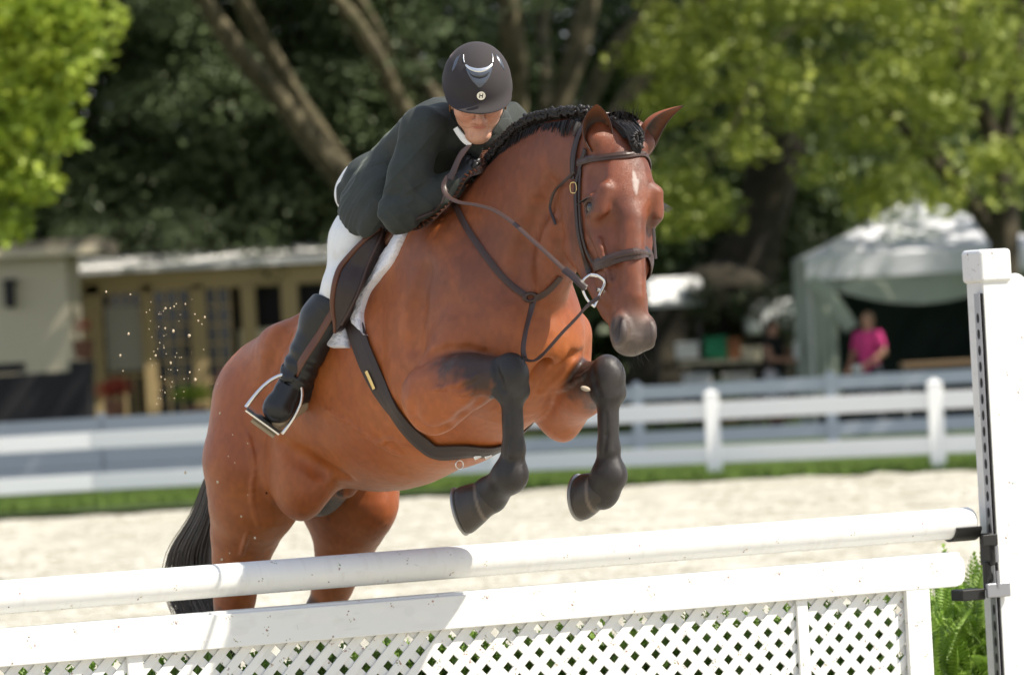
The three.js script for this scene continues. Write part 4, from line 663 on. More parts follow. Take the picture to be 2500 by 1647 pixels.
const breechBody = new Body(), jacketBody = new Body(), gloveBodies = [], bootBodies = [];
const bounds = (pts, pad) => { const lo = v3(99, 99, 99), hi = v3(-99, -99, -99); for (const p of pts) { lo.min(p); hi.max(p); } return [lo.subScalar(pad), hi.addScalar(pad)]; };
{
  const fine = globalThis.QUICK ? 1.8 : 1;
  // skin: one body, most of it under the clothes
  const S = new Body();
  S.ell(RH(0, 0.02, 0), rS, rU, rF, 0.074, 0.105, 0.092, 0.02);
  S.sweep([{ c: RH(0, -0.02, 0.045), X: rS, a: 0.068, up: 0.05, dn: 0.05 }, { c: RH(0, -0.055, 0.042), X: rS, a: 0.067, up: 0.047, dn: 0.05 }, { c: RH(0, -0.09, 0.036), X: rS, a: 0.058, up: 0.044, dn: 0.042 }, { c: RH(0, -0.118, 0.045), X: rS, a: 0.040, up: 0.034, dn: 0.03 }], 0.02);
  S.ell(RH(0, -0.116, 0.068), rS, rU, rF, 0.026, 0.017, 0.016, 0.02);                               // chin
  for (const q of [1, -1]) {
    S.ell(RH(0.040 * q, -0.042, 0.062), rS, rU, rF, 0.026, 0.018, 0.022, 0.02);                        // cheekbone
    S.ell(RH(0.033 * q, -0.024, 0.098), rS, rU, rF, 0.019, 0.012, 0.018, 0.012, true);                  // eye hollow
    S.ell(RH(0.032 * q, -0.026, 0.079), rS, rU, rF, 0.0145, 0.012, 0.0125, 0.004);                      // eye under its lid
    S.cone(RH(0.018 * q, -0.027, 0.0925), RH(0.045 * q, -0.028, 0.086), 0.0012, 0.0012, 0.003, true);     // lash line
    S.cone(RH(0.016 * q, -0.009, 0.094), RH(0.05 * q, -0.008, 0.080), 0.008, 0.006, 0.012);               // brow
    S.cone(RH(0.019 * q, -0.052, 0.098), RH(0.032 * q, -0.083, 0.082), 0.003, 0.002, 0.012, true);        // fold from nose to mouth
    S.ell(RH(0.0145 * q, -0.053, 0.102), rS, rU, rF, 0.0085, 0.0075, 0.011, 0.005);                        // nostril wing
    S.ell(RH(0.0065 * q, -0.0575, 0.106), rS, rU, rF, 0.0035, 0.0025, 0.005, 0.003, true);
    S.ell(RH(0.071 * q, -0.03, -0.005), rS, rU, rF, 0.010, 0.032, 0.018, 0.008);                        // ear
    S.ell(RH(0.080 * q, -0.028, 0.004), rS, rU, rF, 0.006, 0.018, 0.009, 0.006, true);
    S.cone(RH(0.025 * q, -0.083, 0.086), RH(0.028 * q, -0.092, 0.078), 0.004, 0.003, 0.006, true);        // corner of the mouth
  }
  S.cone(RH(0, -0.014, 0.094), RH(0, -0.046, 0.117), 0.0105, 0.0125, 0.012);                            // nose
  S.ell(RH(0, -0.050, 0.116), rS, rU, rF, 0.013, 0.010, 0.012, 0.006);
  S.ell(RH(0, -0.0735, 0.088), rS, rU, rF, 0.024, 0.0045, 0.007, 0.008);                               // lips
  S.ell(RH(0, -0.0835, 0.0865), rS, rU, rF, 0.021, 0.0052, 0.007, 0.008);
  S.cone(RH(-0.024, -0.0795, 0.0925), RH(0.024, -0.0785, 0.0925), 0.0022, 0.0022, 0.003, true);
  S.cone(RH(-0.012, -0.0965, 0.091), RH(0.012, -0.0965, 0.091), 0.003, 0.003, 0.012, true);
  S.cone(RH(0, -0.06, -0.02), J.neck, 0.056, 0.062, 0.03);
  const headSkin = S.mesh(0.0026 * fine, ...bounds([RH(0.1, -0.16, 0.14), RH(-0.1, 0.15, -0.12), RH(0, -0.16, -0.1)], 0.03), { color: skinTone });
  const T = new Body();
  T.chain([J.pelvis, J.waist, J.chest, J.top], [0.08, 0.07, 0.08, 0.07], 0.05).cone(J.top, J.neck, 0.07, 0.055, 0.04).cone(J.neck, RH(0, -0.06, -0.02), 0.055, 0.052, 0.03);
  for (const q of ['R', 'L']) T.cone(J.top, J['sh' + q], 0.07, 0.05, 0.05).chain([J['sh' + q], J['el' + q], J['wr' + q]], [0.042, 0.034, 0.025], 0.02).chain([J.pelvis, q === 'R' ? J.hipR : J.hipL, J['kn' + q], J['an' + q], J['to' + q]], [0.08, 0.06, 0.034, 0.024, 0.018], 0.03);
  const bodySkin = T.mesh(0.012, ...bounds(Object.values(J), 0.15), { color: skinTone });
  const skin = mergeGeometries([headSkin, bodySkin]);
  part('body', skin, skinMat, person);

  // white breeches
  const B = breechBody;
  B.ell(J.pelvis.clone(), HF, HU, HR, 0.10, 0.105, 0.14, 0.05);
  B.sweep([{ c: M(872, 450, 0), X: HR, a: 0.135, up: 0.088, dn: 0.09 }, { c: M(902, 424, 0), X: HR, a: 0.138, up: 0.092, dn: 0.09 }, { c: M(940, 400, 0), X: HR, a: 0.12, up: 0.07, dn: 0.08 }], 0.04);
  B.ell(M(880, 428, 0.06), HF, HU, HR, 0.075, 0.075, 0.075, 0.04).ell(M(880, 428, -0.06), HF, HU, HR, 0.075, 0.075, 0.075, 0.04);
  B.cone(J.pelvis, J.waist, 0.09, 0.085, 0.04);
  for (const q of [1, -1]) {
    const hp = q > 0 ? J.hipR : J.hipL, kn = q > 0 ? J.knR : J.knL, an = q > 0 ? J.anR : J.anL, mid = hp.clone().lerp(kn, 0.5).addScaledVector(HR, 0.012 * q);
    B.chain([hp, mid, kn], [0.088, 0.078, 0.054], 0.04);
    B.ell(kn.clone().addScaledVector(HF, 0.02), HF, HU, HR, 0.045, 0.055, 0.05, 0.03);
    B.cone(kn, kn.clone().lerp(an, 0.3), 0.056, 0.046, 0.02);
    const a = mid.clone().addScaledVector(HR, 0.085 * q), b = kn.clone().addScaledVector(HR, 0.055 * q); B.cone(hp.clone().addScaledVector(HR, 0.1 * q), a, 0.001, 0.001, 0.004, true).cone(a, b, 0.001, 0.001, 0.004, true);   // side seam
  }
  const wr = (x, y, z) => 0.0022 * (fbm(x * 14, y * 34, z * 14, 3) - 0.5);
  part('breeches', B.mesh(0.006 * fine, ...bounds([J.pelvis, J.waist, J.hipR, J.hipL, J.knR, J.knL, J.knR.clone().lerp(J.anR, 0.3), J.knL.clone().lerp(J.anL, 0.3)], 0.17), { warp: wr, color: (x, y, z) => { const n = fbm(x * 25, y * 25, z * 25, 4), k = 0.97 + 0.06 * noise(x * 300, y * 300, z * 300); return mixc([0.80, 0.79, 0.76], [0.70, 0.66, 0.57], 0.6 * sstep(0.5, 0.75, n)).map((c) => c * k); } }), breechMat, person);

  // tall black boots
  for (const q of ['R', 'L']) {
    const b = new Body(); bootBodies.push(b); const kn = J['kn' + q], an = J['an' + q], to = J['to' + q], he = J['he' + q], out = q === 'R' ? 1 : -1, d = an.clone().sub(kn).normalize(), calf = kn.clone().lerp(an, 0.36).addScaledVector(HF, -0.018);
    b.chain([kn.clone().addScaledVector(d, 0.06), calf, kn.clone().lerp(an, 0.75), an], [0.064, 0.061, 0.046, 0.041], 0.04);
    const tip = kn.clone().addScaledVector(d, 0.06);
    const nrm = d.clone().addScaledVector(HR, 0.25 * out).addScaledVector(HF, 0.35).normalize();
    b.push((x, y, z) => (x - tip.x) * nrm.x + (y - tip.y) * nrm.y + (z - tip.z) * nrm.z, 0.006, true);    // open top, cut on the slant
    b.cone(an, to, 0.042, 0.037, 0.03).cone(an, he, 0.040, 0.036, 0.03).cone(he, to, 0.030, 0.035, 0.03);
    b.ell(to, v3(1, 0, 0), v3(0, 1, 0), v3(0, 0, 1), 0.040, 0.038, 0.042, 0.02);
    const fd = to.clone().sub(he).normalize(), sd = fd.clone().cross(an.clone().sub(he)).normalize(), up = sd.clone().cross(fd).normalize();
    for (let i = 0; i < 6; i++) { const c = an.clone().lerp(to, 0.06 + 0.11 * i).addScaledVector(up, 0.042); b.cone(c.clone().addScaledVector(sd, -0.03), c.clone().addScaledVector(sd, 0.03), 0.0025, 0.0025, 0.006, true); }
    const warp = (x, y, z) => { const p = v3(x, y, z), t = p.clone().sub(an).dot(d), w = Math.exp(-t * t / 0.006); return 0.004 * w * (Math.sin(t * 150 + 3 * noise(x * 20, y * 20, z * 20)) * 0.5) + 0.002 * (fbm(x * 20, y * 20, z * 20, 3) - 0.5); };
    const bt = part('boot', b.mesh(0.0045 * fine, ...bounds([kn, calf, an, to, he], 0.09), { warp }), bootMat, person);
    // sole and heel, tan
    const sole = new Body(); sole.cone(he.clone().addScaledVector(up, -0.035), to.clone().addScaledVector(up, -0.033), 0.026, 0.034, 0.01); const flat = to.clone().addScaledVector(up, -0.046);
    sole.push((x, y, z) => -((x - flat.x) * up.x + (y - flat.y) * up.y + (z - flat.z) * up.z) * -1 - 0.0 < 0 ? 0.2 : 0.2, 0.001, true);
    const sg = sole.mesh(0.005 * fine, ...bounds([he, to], 0.09)); part('sole', sg, new THREE.MeshStandardMaterial({ color: new THREE.Color(0.32, 0.25, 0.16), roughness: 0.9 }), bt);
    const st = part('garter_strap', strap([0, 1, 2, 3, 4, 5, 6, 7].map((i) => { const a = i / 8 * 6.283, e = HF.clone().addScaledVector(d, -HF.dot(d)).normalize(), f = d.clone().cross(e); return tip.clone().addScaledVector(d, 0.012).addScaledVector(e, Math.cos(a) * 0.064).addScaledVector(f, Math.sin(a) * 0.064); }), [0, 1, 2, 3, 4, 5, 6, 7].map((i) => { const a = i / 8 * 6.283, e = HF.clone().addScaledVector(d, -HF.dot(d)).normalize(), f = d.clone().cross(e); return e.clone().multiplyScalar(Math.cos(a)).addScaledVector(f, Math.sin(a)); }), 0.016, 0.004, { closed: true }), bootMat, bt);
  }

  // dark riding jacket
  const C = jacketBody;
  const sw = (p, a, up, dn) => ({ c: p, X: HR, a, up, dn });
  C.sweep([sw(M(892, 440, 0), 0.155, 0.095, 0.10), sw(M(918, 420, 0), 0.168, 0.10, 0.12), sw(M(955, 393, 0), 0.155, 0.083, 0.115), sw(M(1012, 343, 0), 0.178, 0.090, 0.12), sw(M(1065, 298, 0), 0.185, 0.082, 0.105), sw(M(1100, 285, 0), 0.12, 0.06, 0.08)], 0.03);
  for (const q of ['R', 'L']) {
    const sh = J['sh' + q], el = J['el' + q], wr2 = J['wr' + q], out = q === 'R' ? 1 : -1;
    C.cone(J.top.clone().addScaledVector(HR, 0.06 * out), sh, 0.078, 0.056, 0.06);
    C.cone(sh, sh.clone().lerp(el, 0.5).addScaledVector(HR, 0.006 * out), 0.056, 0.053, 0.03).cone(sh.clone().lerp(el, 0.5).addScaledVector(HR, 0.006 * out), el, 0.056, 0.052, 0.03);
    C.cone(el, el.clone().lerp(wr2, 0.5), 0.052, 0.046, 0.015).cone(el.clone().lerp(wr2, 0.5), wr2, 0.046, 0.036, 0.03);
    // skirt of the coat, over hip and upper thigh
    const h = q === 'R' ? 1 : -1;
    const mm = (x, y, z) => { const t = toL(M(x, y, z)); return L(t[0], t[1], t[2] * h); };
    C.sweep([{ c: mm(908, 400, 0.11), X: HF, a: 0.13, up: 0.065, dn: 0.08 }, { c: mm(866, 440, 0.175), X: HF, a: 0.148, up: 0.05, dn: 0.06 }, { c: mm(862, 474, 0.21), X: HF, a: 0.122, up: 0.036, dn: 0.05 }, { c: mm(872, 500, 0.222), X: HF, a: 0.078, up: 0.026, dn: 0.035 }], 0.022);
  }
  // cuts: back vent, front opening, folds
  // the coat rides up over the seat, so the white breeches show behind it
  { const A = M(880, 358, 0), n = v3(-0.70, 0.714, 0), c = M(828, 398, 0); C.push((x, y, z) => Math.max(-((x - A.x) * n.x + (y - A.y) * n.y), Math.hypot(x - c.x, y - c.y, (z - c.z) * 0.6) - 0.13), 0.008, true); }
  // seams: armhole, side and centre back
  for (const l of [[M(990, 270, 0.16), M(1000, 330, 0.20), M(985, 385, 0.20)], [M(935, 395, 0.16), M(900, 450, 0.24), M(890, 530, 0.27)]]) for (let i = 0; i + 1 < l.length; i++) C.cone(l[i].clone().addScaledVector(HR, 0.02), l[i + 1].clone().addScaledVector(HR, 0.02), 0.0015, 0.0015, 0.012, true);
  const eR = J.elR, folds = [[M(880, 470, 0.33), M(955, 435, 0.30)], [M(885, 448, 0.32), M(960, 462, 0.29)], [M(985, 445, 0.26), M(1030, 480, 0.22)], [M(1010, 430, 0.24), M(1050, 455, 0.2)], [M(845, 440, 0.3), M(852, 520, 0.29)]];
  for (const [a, b] of folds) C.cone(a, b, 0.002, 0.004, 0.03, true);
  const cw = (x, y, z) => { const p = v3(x, y, z), de = p.distanceTo(eR), w = Math.exp(-de * de / 0.02); const rid = (a, b, c) => 1 - Math.abs(2 * noise(a, b, c) - 1), q1 = x * 0.8 + y * 0.6, q2 = y * 0.8 - x * 0.6; return 0.012 * (fbm(x * 7 + 3, y * 12, z * 7, 3) - 0.5) - 0.0055 * Math.pow(rid(q1 * 5 + 2, q2 * 15, z * 6), 3) - 0.004 * Math.pow(rid(q1 * 13, q2 * 6 + 5, z * 9), 4) + w * 0.010 * (Math.abs(2 * noise(x * 17, y * 26, z * 17) - 1) - 0.5); };
  const coat = C.mesh(0.0055 * fine, ...bounds([M(835, 440, 0.2), M(835, 440, -0.2), J.shR, J.shL, J.elR, J.elL, J.wrR, J.wrL, J.neck, M(870, 550, 0.25), M(870, 550, -0.25)], 0.14), { warp: cw, color: (x, y, z) => { const n = fbm(x * 30, y * 30, z * 30, 3), k = 0.85 + 0.3 * noise(x * 260, y * 260, z * 260); return mixc([0.023, 0.029, 0.025], [0.036, 0.040, 0.035], n).map((c) => c * k); } });
  part('jacket', coat, jacketMat, person);
  // collar and lapels, white stock
  const ring = (c, ax, r, n) => { const e = v3(0, 0, 1).addScaledVector(ax, -ax.z).normalize(), f = ax.clone().cross(e); return Array.from({ length: n }, (_, i) => { const a = i / n * 6.283; return c.clone().addScaledVector(e, Math.cos(a) * r).addScaledVector(f, Math.sin(a) * r); }); };
  const nAx = RH(0, -0.06, -0.02).sub(J.neck).normalize();
  { const c = J.neck.clone().addScaledVector(nAx, 0.040), p = ring(c, nAx, 0.064, 10); part('stock_collar', strap(p, p.map((q) => q.clone().sub(c).normalize()), 0.046, 0.005, { closed: true }), breechMat.clone(), person).material.vertexColors = false; }
  { const c = J.neck.clone().addScaledVector(nAx, 0.022).addScaledVector(HF, -0.01), p = ring(c, nAx, 0.094, 12); const m = jacketMat.clone(); m.vertexColors = false; m.color.setRGB(0.02, 0.023, 0.02); part('jacket_collar', strap(p, p.map((q) => q.clone().sub(c).normalize().addScaledVector(nAx, 0.5).normalize()), 0.05, 0.008, { closed: true }), m, person);
    part('stock_tie', strap([[1060, 296], [1070, 312], [1082, 326], [1096, 334]].map(([a, b]) => V(a, b, 14.24)), [v3(-0.3, -0.2, 1)], 0.020, 0.010), breechMat.clone(), person).material.vertexColors = false;
    for (const q of [1, -1]) part('lapel', strap([J.neck.clone().addScaledVector(HR, 0.07 * q).addScaledVector(HF, 0.02), M(1100, 330, 0.075 * q), M(1080, 372, 0.05 * q), M(1052, 400, 0.02 * q)], [rF, v3(0.1, 0, 1), v3(0.1, 0, 1), v3(0.1, 0, 1)].map((a) => a.clone().addScaledVector(HR, 0.4 * q)), 0.05, 0.007, { taper: (t) => 0.5 + 0.9 * Math.sin(Math.PI * (0.15 + 0.8 * t)) * 0.8 }), m, person); }
  // gloved hands
  for (const q of ['R', 'L']) {
    const out = q === 'R' ? 1 : -1, w = J['wr' + q], d = (q === 'R' ? M(1098, 372, 0.075) : w.clone().multiplyScalar(2).sub(J.elL)).sub(w).normalize(), inw = HR.clone().multiplyScalar(-out).addScaledVector(d, HR.dot(d) * out).normalize(), tp = inw.clone().cross(d).normalize(); if (tp.y < 0) tp.negate();
    const at = (a, b, c) => w.clone().addScaledVector(d, a).addScaledVector(tp, b).addScaledVector(inw, c), g = new Body(); gloveBodies.push(g);
    g.cone(at(-0.05, 0, 0), at(0.01, 0, 0), 0.036, 0.031, 0.02);
    g.sweep([{ c: at(0.0, 0, 0), X: tp, a: 0.033, up: 0.022, dn: 0.02 }, { c: at(0.045, 0, 0), X: tp, a: 0.041, up: 0.019, dn: 0.018 }, { c: at(0.082, 0.002, 0), X: tp, a: 0.042, up: 0.016, dn: 0.015 }], 0.015);
    for (let i = 0; i < 4; i++) { const b = 0.031 - 0.0205 * i, k = [0.94, 1.04, 0.98, 0.8][i], r = [0.0098, 0.0102, 0.0098, 0.0088][i]; g.chain([at(0.084, b, -0.004), at(0.100, b, 0.030 * k), at(0.074, b * 0.97, 0.050 * k), at(0.052, b * 0.95, 0.040 * k)], [r * 1.1, r * 1.02, r * 0.95, r * 0.85], 0.006); g.ell(at(0.088, b, -0.006), d, tp, inw, 0.011, 0.0085, 0.0095, 0.006); }
    g.chain([at(0.020, 0.028, 0.008), at(0.052, 0.046, 0.022), at(0.078, 0.043, 0.034), at(0.096, 0.036, 0.040)], [0.014, 0.0125, 0.0115, 0.0095], 0.008);
    part('glove', g.mesh(0.003 * fine, ...bounds([at(-0.07, 0, 0), at(0.13, 0.06, 0.08), at(0.13, -0.06, -0.03), at(0, 0.05, -0.04)], 0.03)), gloveMat, person);
  }
  // helmet
  const Hb = new Body(), cut = (f, k) => Hb.push(f, k, true), hc = RH(0, 0.022, 0.004);
  Hb.ell(hc, rS, rU, rF, 0.1005, 0.118, 0.124, 0.01);
  { const pl = RH(0, -0.002, 0.12), n = rU.clone().addScaledVector(rF, 0.24).normalize(); cut((x, y, z) => (x - pl.x) * n.x + (y - pl.y) * n.y + (z - pl.z) * n.z, 0.006); }
  Hb.ell(RH(0, 0.005, 0.076), rS, rU.clone().addScaledVector(rF, 0.18).normalize(), rF.clone().addScaledVector(rU, -0.18).normalize(), 0.094, 0.010, 0.080, 0.022);     // peak
  Hb.ell(RH(0, 0.006, 0.0), rS, rU, rF, 0.083, 0.105, 0.102, 0.006, true);
  Hb.ell(RH(0, -0.06, 0.03), rS, rU, rF, 0.083, 0.06, 0.085, 0.006, true);
  const hel = part('helmet', Hb.mesh(0.003 * fine, ...bounds([RH(0.12, 0.17, 0.18), RH(-0.12, -0.08, -0.15), RH(0.12, -0.1, 0.18), RH(-0.12, 0.17, -0.15)], 0.02)), velvet, person);
  // shapes that lie on the shell: points by angle across and up the front
  const shell = (a, e, lift) => { const ca = Math.cos(e); return hc.clone().addScaledVector(rS, Math.sin(a) * ca * (0.1005 + lift)).addScaledVector(rF, Math.cos(a) * ca * (0.124 + lift)).addScaledVector(rU, Math.sin(e) * (0.118 + lift)); };
  const patch = (edgeL, edgeR, n, m, lift, name, mat) => {     // grid between two edges, each a function of 0..1 giving [a, e]
    const P = [], I = []; for (let i = 0; i <= n; i++) for (let j = 0; j <= m; j++) { const l = edgeL(i / n), r = edgeR(i / n), t = j / m, rimm = Math.min(j, m - j, 2) / 2 * Math.min(1, Math.min(i, n - i, 2) / 2); const p = shell(lerp(l[0], r[0], t), lerp(l[1], r[1], t) + (l[2] || 0) * Math.sin(Math.PI * t), (typeof lift === 'function' ? lift(i / n, t) : lift) * rimm - 0.001 * (1 - rimm)); P.push(p.x, p.y, p.z); }
    for (let i = 0; i < n; i++) for (let j = 0; j < m; j++) { const a = i * (m + 1) + j, b = a + 1, c = a + m + 1, d = c + 1; I.push(a, c, b, b, c, d); }
    const g = new THREE.BufferGeometry(); g.setAttribute('position', new THREE.Float32BufferAttribute(P, 3)); g.setAttribute('uv', new THREE.Float32BufferAttribute(new Float32Array(P.length / 3 * 2), 2)); g.setIndex(I); g.computeVertexNormals(); return part(name, g, mat, hel);
  };
  const ang = (x) => x;
  // shield-shaped vent panel, its bright bar, and the silver piping over the crown
  patch((t) => [lerp(0.66, 0.03, Math.pow(t, 1.25)), lerp(0.86, 0.30, t), -0.07 * (1 - t)], (t) => [lerp(-0.66, -0.03, Math.pow(t, 1.25)), lerp(0.86, 0.30, t), -0.07 * (1 - t)], 16, 16, (i, j) => 0.0022 - 0.003 * sstep(0.06, 0.0, Math.abs(i - 0.36 - 0.2 * (0.5 - Math.abs(j - 0.5)) )) * sstep(0.12, 0.25, Math.min(j, 1 - j)), 'vent_panel', gloss);
  { const pts = []; for (let j = 0; j <= 8; j++) { const t = j / 8 * 2 - 1; pts.push(shell(-0.58 * t, 0.83 - 0.10 * (1 - t * t), 0.002)); } part('vent_bar', strap(pts, pts.map((p) => p.clone().sub(hc).normalize()), 0.012, 0.004, { taper: (t) => 0.35 + 0.65 * Math.sin(Math.PI * t) }), silver, hel);
    const p2 = []; for (let j = 0; j <= 8; j++) { const t = j / 8 * 2 - 1; p2.push(shell(-0.36 * t, 0.66 - 0.10 * (1 - t * t), 0.0015)); } part('vent_slot', strap(p2, p2.map((p) => p.clone().sub(hc).normalize()), 0.008, 0.003, { taper: (t) => 0.3 + 0.7 * Math.sin(Math.PI * t) }), new THREE.MeshStandardMaterial({ color: 0x050507, roughness: 0.5 }), hel); }
  for (const q of [1, -1]) {
    const pts = []; for (let j = 0; j <= 3; j++) pts.push(shell(q * (0.68 + 0.10 * j), 0.88 + 0.06 * j, 0.0012)); part('piping', strap(pts, pts.map((p) => p.clone().sub(hc).normalize()), 0.0025, 0.002), silver, hel);
    const b = []; for (let j = 0; j <= 6; j++) b.push(shell(q * (1.05 + 0.02 * j - 0.02 * Math.sin(j)), 0.55 + 0.075 * j, 0.0005)); part('side_vent', strap(b, b.map((p) => p.clone().sub(hc).normalize()), 0.011, 0.003, { taper: (t) => 0.25 + 0.75 * Math.sin(Math.PI * clamp(t, 0.02, 0.98)) }), gloss, hel);
    // harness
    const hp = [RH(0.086 * q, -0.005, 0.02), RH(0.080 * q, -0.045, 0.032), RH(0.064 * q, -0.085, 0.04), RH(0.034 * q, -0.124, 0.05), RH(0, -0.138, 0.056)]; part('harness_strap', strap(hp, hp.map((p, i) => rS.clone().multiplyScalar(q * (1 - 0.15 * i)).addScaledVector(rU, -0.25 * i).addScaledVector(rF, 0.35)), 0.019, 0.003), bootMat, hel);
  }
  { const p = shell(-0.02, 0.13, 0.0045), n = p.clone().sub(hc).normalize(), g = new THREE.CylinderGeometry(0.0125, 0.0135, 0.005, 32); g.rotateX(Math.PI / 2); const m = new THREE.Matrix4().lookAt(n, v3(0, 0, 0), v3(0.04, 1, 0)); g.applyMatrix4(m); g.translate(p.x, p.y, p.z); const em = part('emblem', g, silver, hel);
    const X = v3(1, 0, 0).applyMatrix4(m), Y = v3(0, 1, 0).applyMatrix4(m), at = (a, b) => p.clone().addScaledVector(X, a * 0.0078).addScaledVector(Y, b * 0.0078).addScaledVector(n, 0.0032), dk = new THREE.MeshStandardMaterial({ color: 0x08080a, roughness: 0.4 });
    const bars = [[[-0.62, -0.8], [-0.42, 0.8]], [[0.42, -0.8], [0.62, 0.8]], [[-0.52, 0.0], [0.52, 0.05]]].map(([a, b]) => strap([at(...a), at((a[0] + b[0]) / 2, (a[1] + b[1]) / 2), at(...b)], [n, n, n], 0.0024, 0.0014, { seg: 2 })); part('lettering', merge(bars), dk, em); }
  // hair at the temple
  { const R = rng(9), l = []; for (let i = 0; i < 60; i++) { const q = i % 2 ? 1 : -1, y = R(), a = RH(q * 0.078, 0.0 - 0.01 * y, 0.03 + 0.02 * y), b = RH(q * (0.080 + 0.002 * R()), -0.03 - 0.02 * y, 0.022 + 0.02 * R()); l.push(tube([a, a.clone().lerp(b, 0.5).addScaledVector(rS, q * 0.002), b], 0.0014, { seg: 3, radial: 5 })); } part('hair', merge(l), new THREE.MeshStandardMaterial({ color: new THREE.Color(0.20, 0.09, 0.03), roughness: 0.5 }), person); }
}
// ---------------------------------------------------------------- tack, laid on the horse's own surface
function snap(q, lift) {              // the nearest point of the skin to q
  const p = q.clone(), e = 0.004, b = horseBody; let n;
  for (let i = 0; i < 12; i++) { n = v3(b.at(p.x + e, p.y, p.z) - b.at(p.x - e, p.y, p.z), b.at(p.x, p.y + e, p.z) - b.at(p.x, p.y - e, p.z), b.at(p.x, p.y, p.z + e) - b.at(p.x, p.y, p.z - e)).normalize(); p.addScaledVector(n, -b.at(p.x, p.y, p.z) * 0.8); }
  return { p: p.addScaledVector(n, lift), n };
}
function onSkin(pts, width, thick, lift, extra = [], opt = {}, before = []) {
  const all = [...before.map((q) => snap(q, lift)), ...pts.map(([a, b]) => surf(a, b, lift)), ...extra.map((q) => snap(q, lift))].filter(Boolean);
  return strap(all.map((q) => q.p), all.map((q) => q.n), width, thick, opt);
}
const brown = leather(new THREE.Color(0.050, 0.026, 0.019), 21, 0.42), brownDark = leather(new THREE.Color(0.030, 0.017, 0.014), 22, 0.42), tan = leather(new THREE.Color(0.115, 0.042, 0.020), 23, 0.4);
const stitch = new THREE.MeshStandardMaterial({ color: new THREE.Color(0.25, 0.2, 0.15), roughness: 0.8 });
const bitZ = -surf(1366, 640, 0).p.z;
{
  const bridle = thing('bridle', 'brown leather bridle with silver bit ring on the horse head', 'bridle', null, H(0.2, 0.03, 0));
  const bb = part('browband', onSkin([[1346, 379], [1371, 371], [1412, 366], [1454, 361], [1495, 359], [1512, 361]], 0.021, 0.007, 0.005, [H(0.098, -0.07, -0.098), H(0.09, -0.12, -0.09)]), brown, bridle);
  part('browband_piping', onSkin([[1371, 371], [1412, 366], [1454, 361], [1495, 359], [1510, 361]], 0.009, 0.005, 0.0095), brown, bb);
  part('noseband', onSkin([[1383, 621], [1408, 608], [1445, 596], [1478, 590], [1507, 591]], 0.033, 0.007, 0.004, [H(0.40, -0.06, -0.07), H(0.41, -0.11, -0.055)], {}, [H(0.44, -0.15, 0.03)]), brown, bridle);
  part('noseband_piping', onSkin([[1395, 611], [1408, 605], [1445, 593], [1478, 587], [1507, 588]], 0.016, 0.008, 0.009), brown, bridle);
  part('crownpiece', (() => { const a = [H(0.12, -0.14, 0.11), H(0.05, -0.12, 0.105), H(-0.02, -0.10, 0.07), H(-0.045, -0.09, 0.02), H(-0.045, -0.09, -0.02), H(-0.02, -0.10, -0.07), H(0.05, -0.12, -0.105), H(0.12, -0.14, -0.11)].map((q) => snap(q, 0.006)); return strap(a.map((q) => q.p), a.map((q) => q.n), 0.022, 0.006); })(), brownDark, bridle);
  const cp = part('cheekpiece', onSkin([[1362, 345], [1351, 387], [1343, 416], [1340, 457], [1342, 500], [1346, 540], [1355, 581], [1367, 622], [1372, 636]], 0.017, 0.005, 0.004), brownDark, bridle);
  part('noseband_hanger', onSkin([[1352, 395], [1349, 430], [1349, 480], [1354, 540], [1366, 585], [1384, 618]], 0.011, 0.004, 0.004), brownDark, bridle);
  part('cheekpiece', (() => { const a = [H(0.11, -0.12, -0.10), H(0.25, -0.11, -0.10), H(0.36, -0.11, -0.075), H(0.45, -0.10, -0.06)].map((q) => snap(q, 0.005)); return strap(a.map((q) => q.p), a.map((q) => q.n), 0.017, 0.005); })(), brownDark, bridle);
  part('strap_end', strap([V(1519, 530, 13.72), V(1521, 560, 13.72), V(1524, 601, 13.72)], [v3(1, 0, 0.6), v3(1, 0, 0.6), v3(1, 0, 0.6)], 0.016, 0.004), brownDark, bridle);
  { const s = surf(1340, 437, 0.010); part('buckle', strap([v3(-0.008, -0.013, 0), v3(0.008, -0.013, 0), v3(0.008, 0.013, 0), v3(-0.008, 0.013, 0)].map((q) => q.applyAxisAngle(v3(0, 1, 0), -0.6).add(s.p)), [v3(-0.3, 0, 1)], 0.003, 0.003, { closed: true, cyl: true, seg: 3 }), brass, cp); }
  part('throatlatch', strap([[1345, 400], [1320, 423], [1300, 443], [1289, 463], [1288, 484], [1296, 520]].map(([a, b]) => surf(a, b, 0.013)).filter(Boolean).map((q) => q.p), [v3(-0.4, 0, 1)], 0.008, 0.004), brownDark, bridle);
  const z = Math.min(...[[1372, 638], [1390, 641], [1406, 655], [1398, 676], [1390, 694]].map(([a, b]) => { const q = surf(a, b, 0); return q ? -q.p.z : 99; })) - 0.007, bar = [[1372, 638], [1390, 641], [1406, 655], [1395, 684], [1383, 713]], bow = [[1383, 713], [1372, 704], [1362, 690], [1355, 672], [1356, 652], [1372, 638]];
  part('bit_ring', merge([tube(bar.map(([a, b]) => V(a, b, z)), 0.0052, { radial: 10 }), tube(bow.map(([a, b]) => V(a, b, z)), 0.0042, { radial: 10 })]), silver, bridle);
  part('bit_ring', tube(bow.map(([a, b]) => { const q = toH(V(a, b, z)); return H(q[0], q[1] - 0.045, -q[2] * 0.72); }), 0.0045), silver, bridle);
  part('mouthpiece', tube([V(1388, 672, z), H(0.47, -0.09, 0.03), H(0.47, -0.09, -0.03)], 0.006), silver, bridle);

  const reins = thing('reins', 'brown laced leather reins running from bit to rider hands along the neck', 'reins', null, M(1100, 440, 0.2));
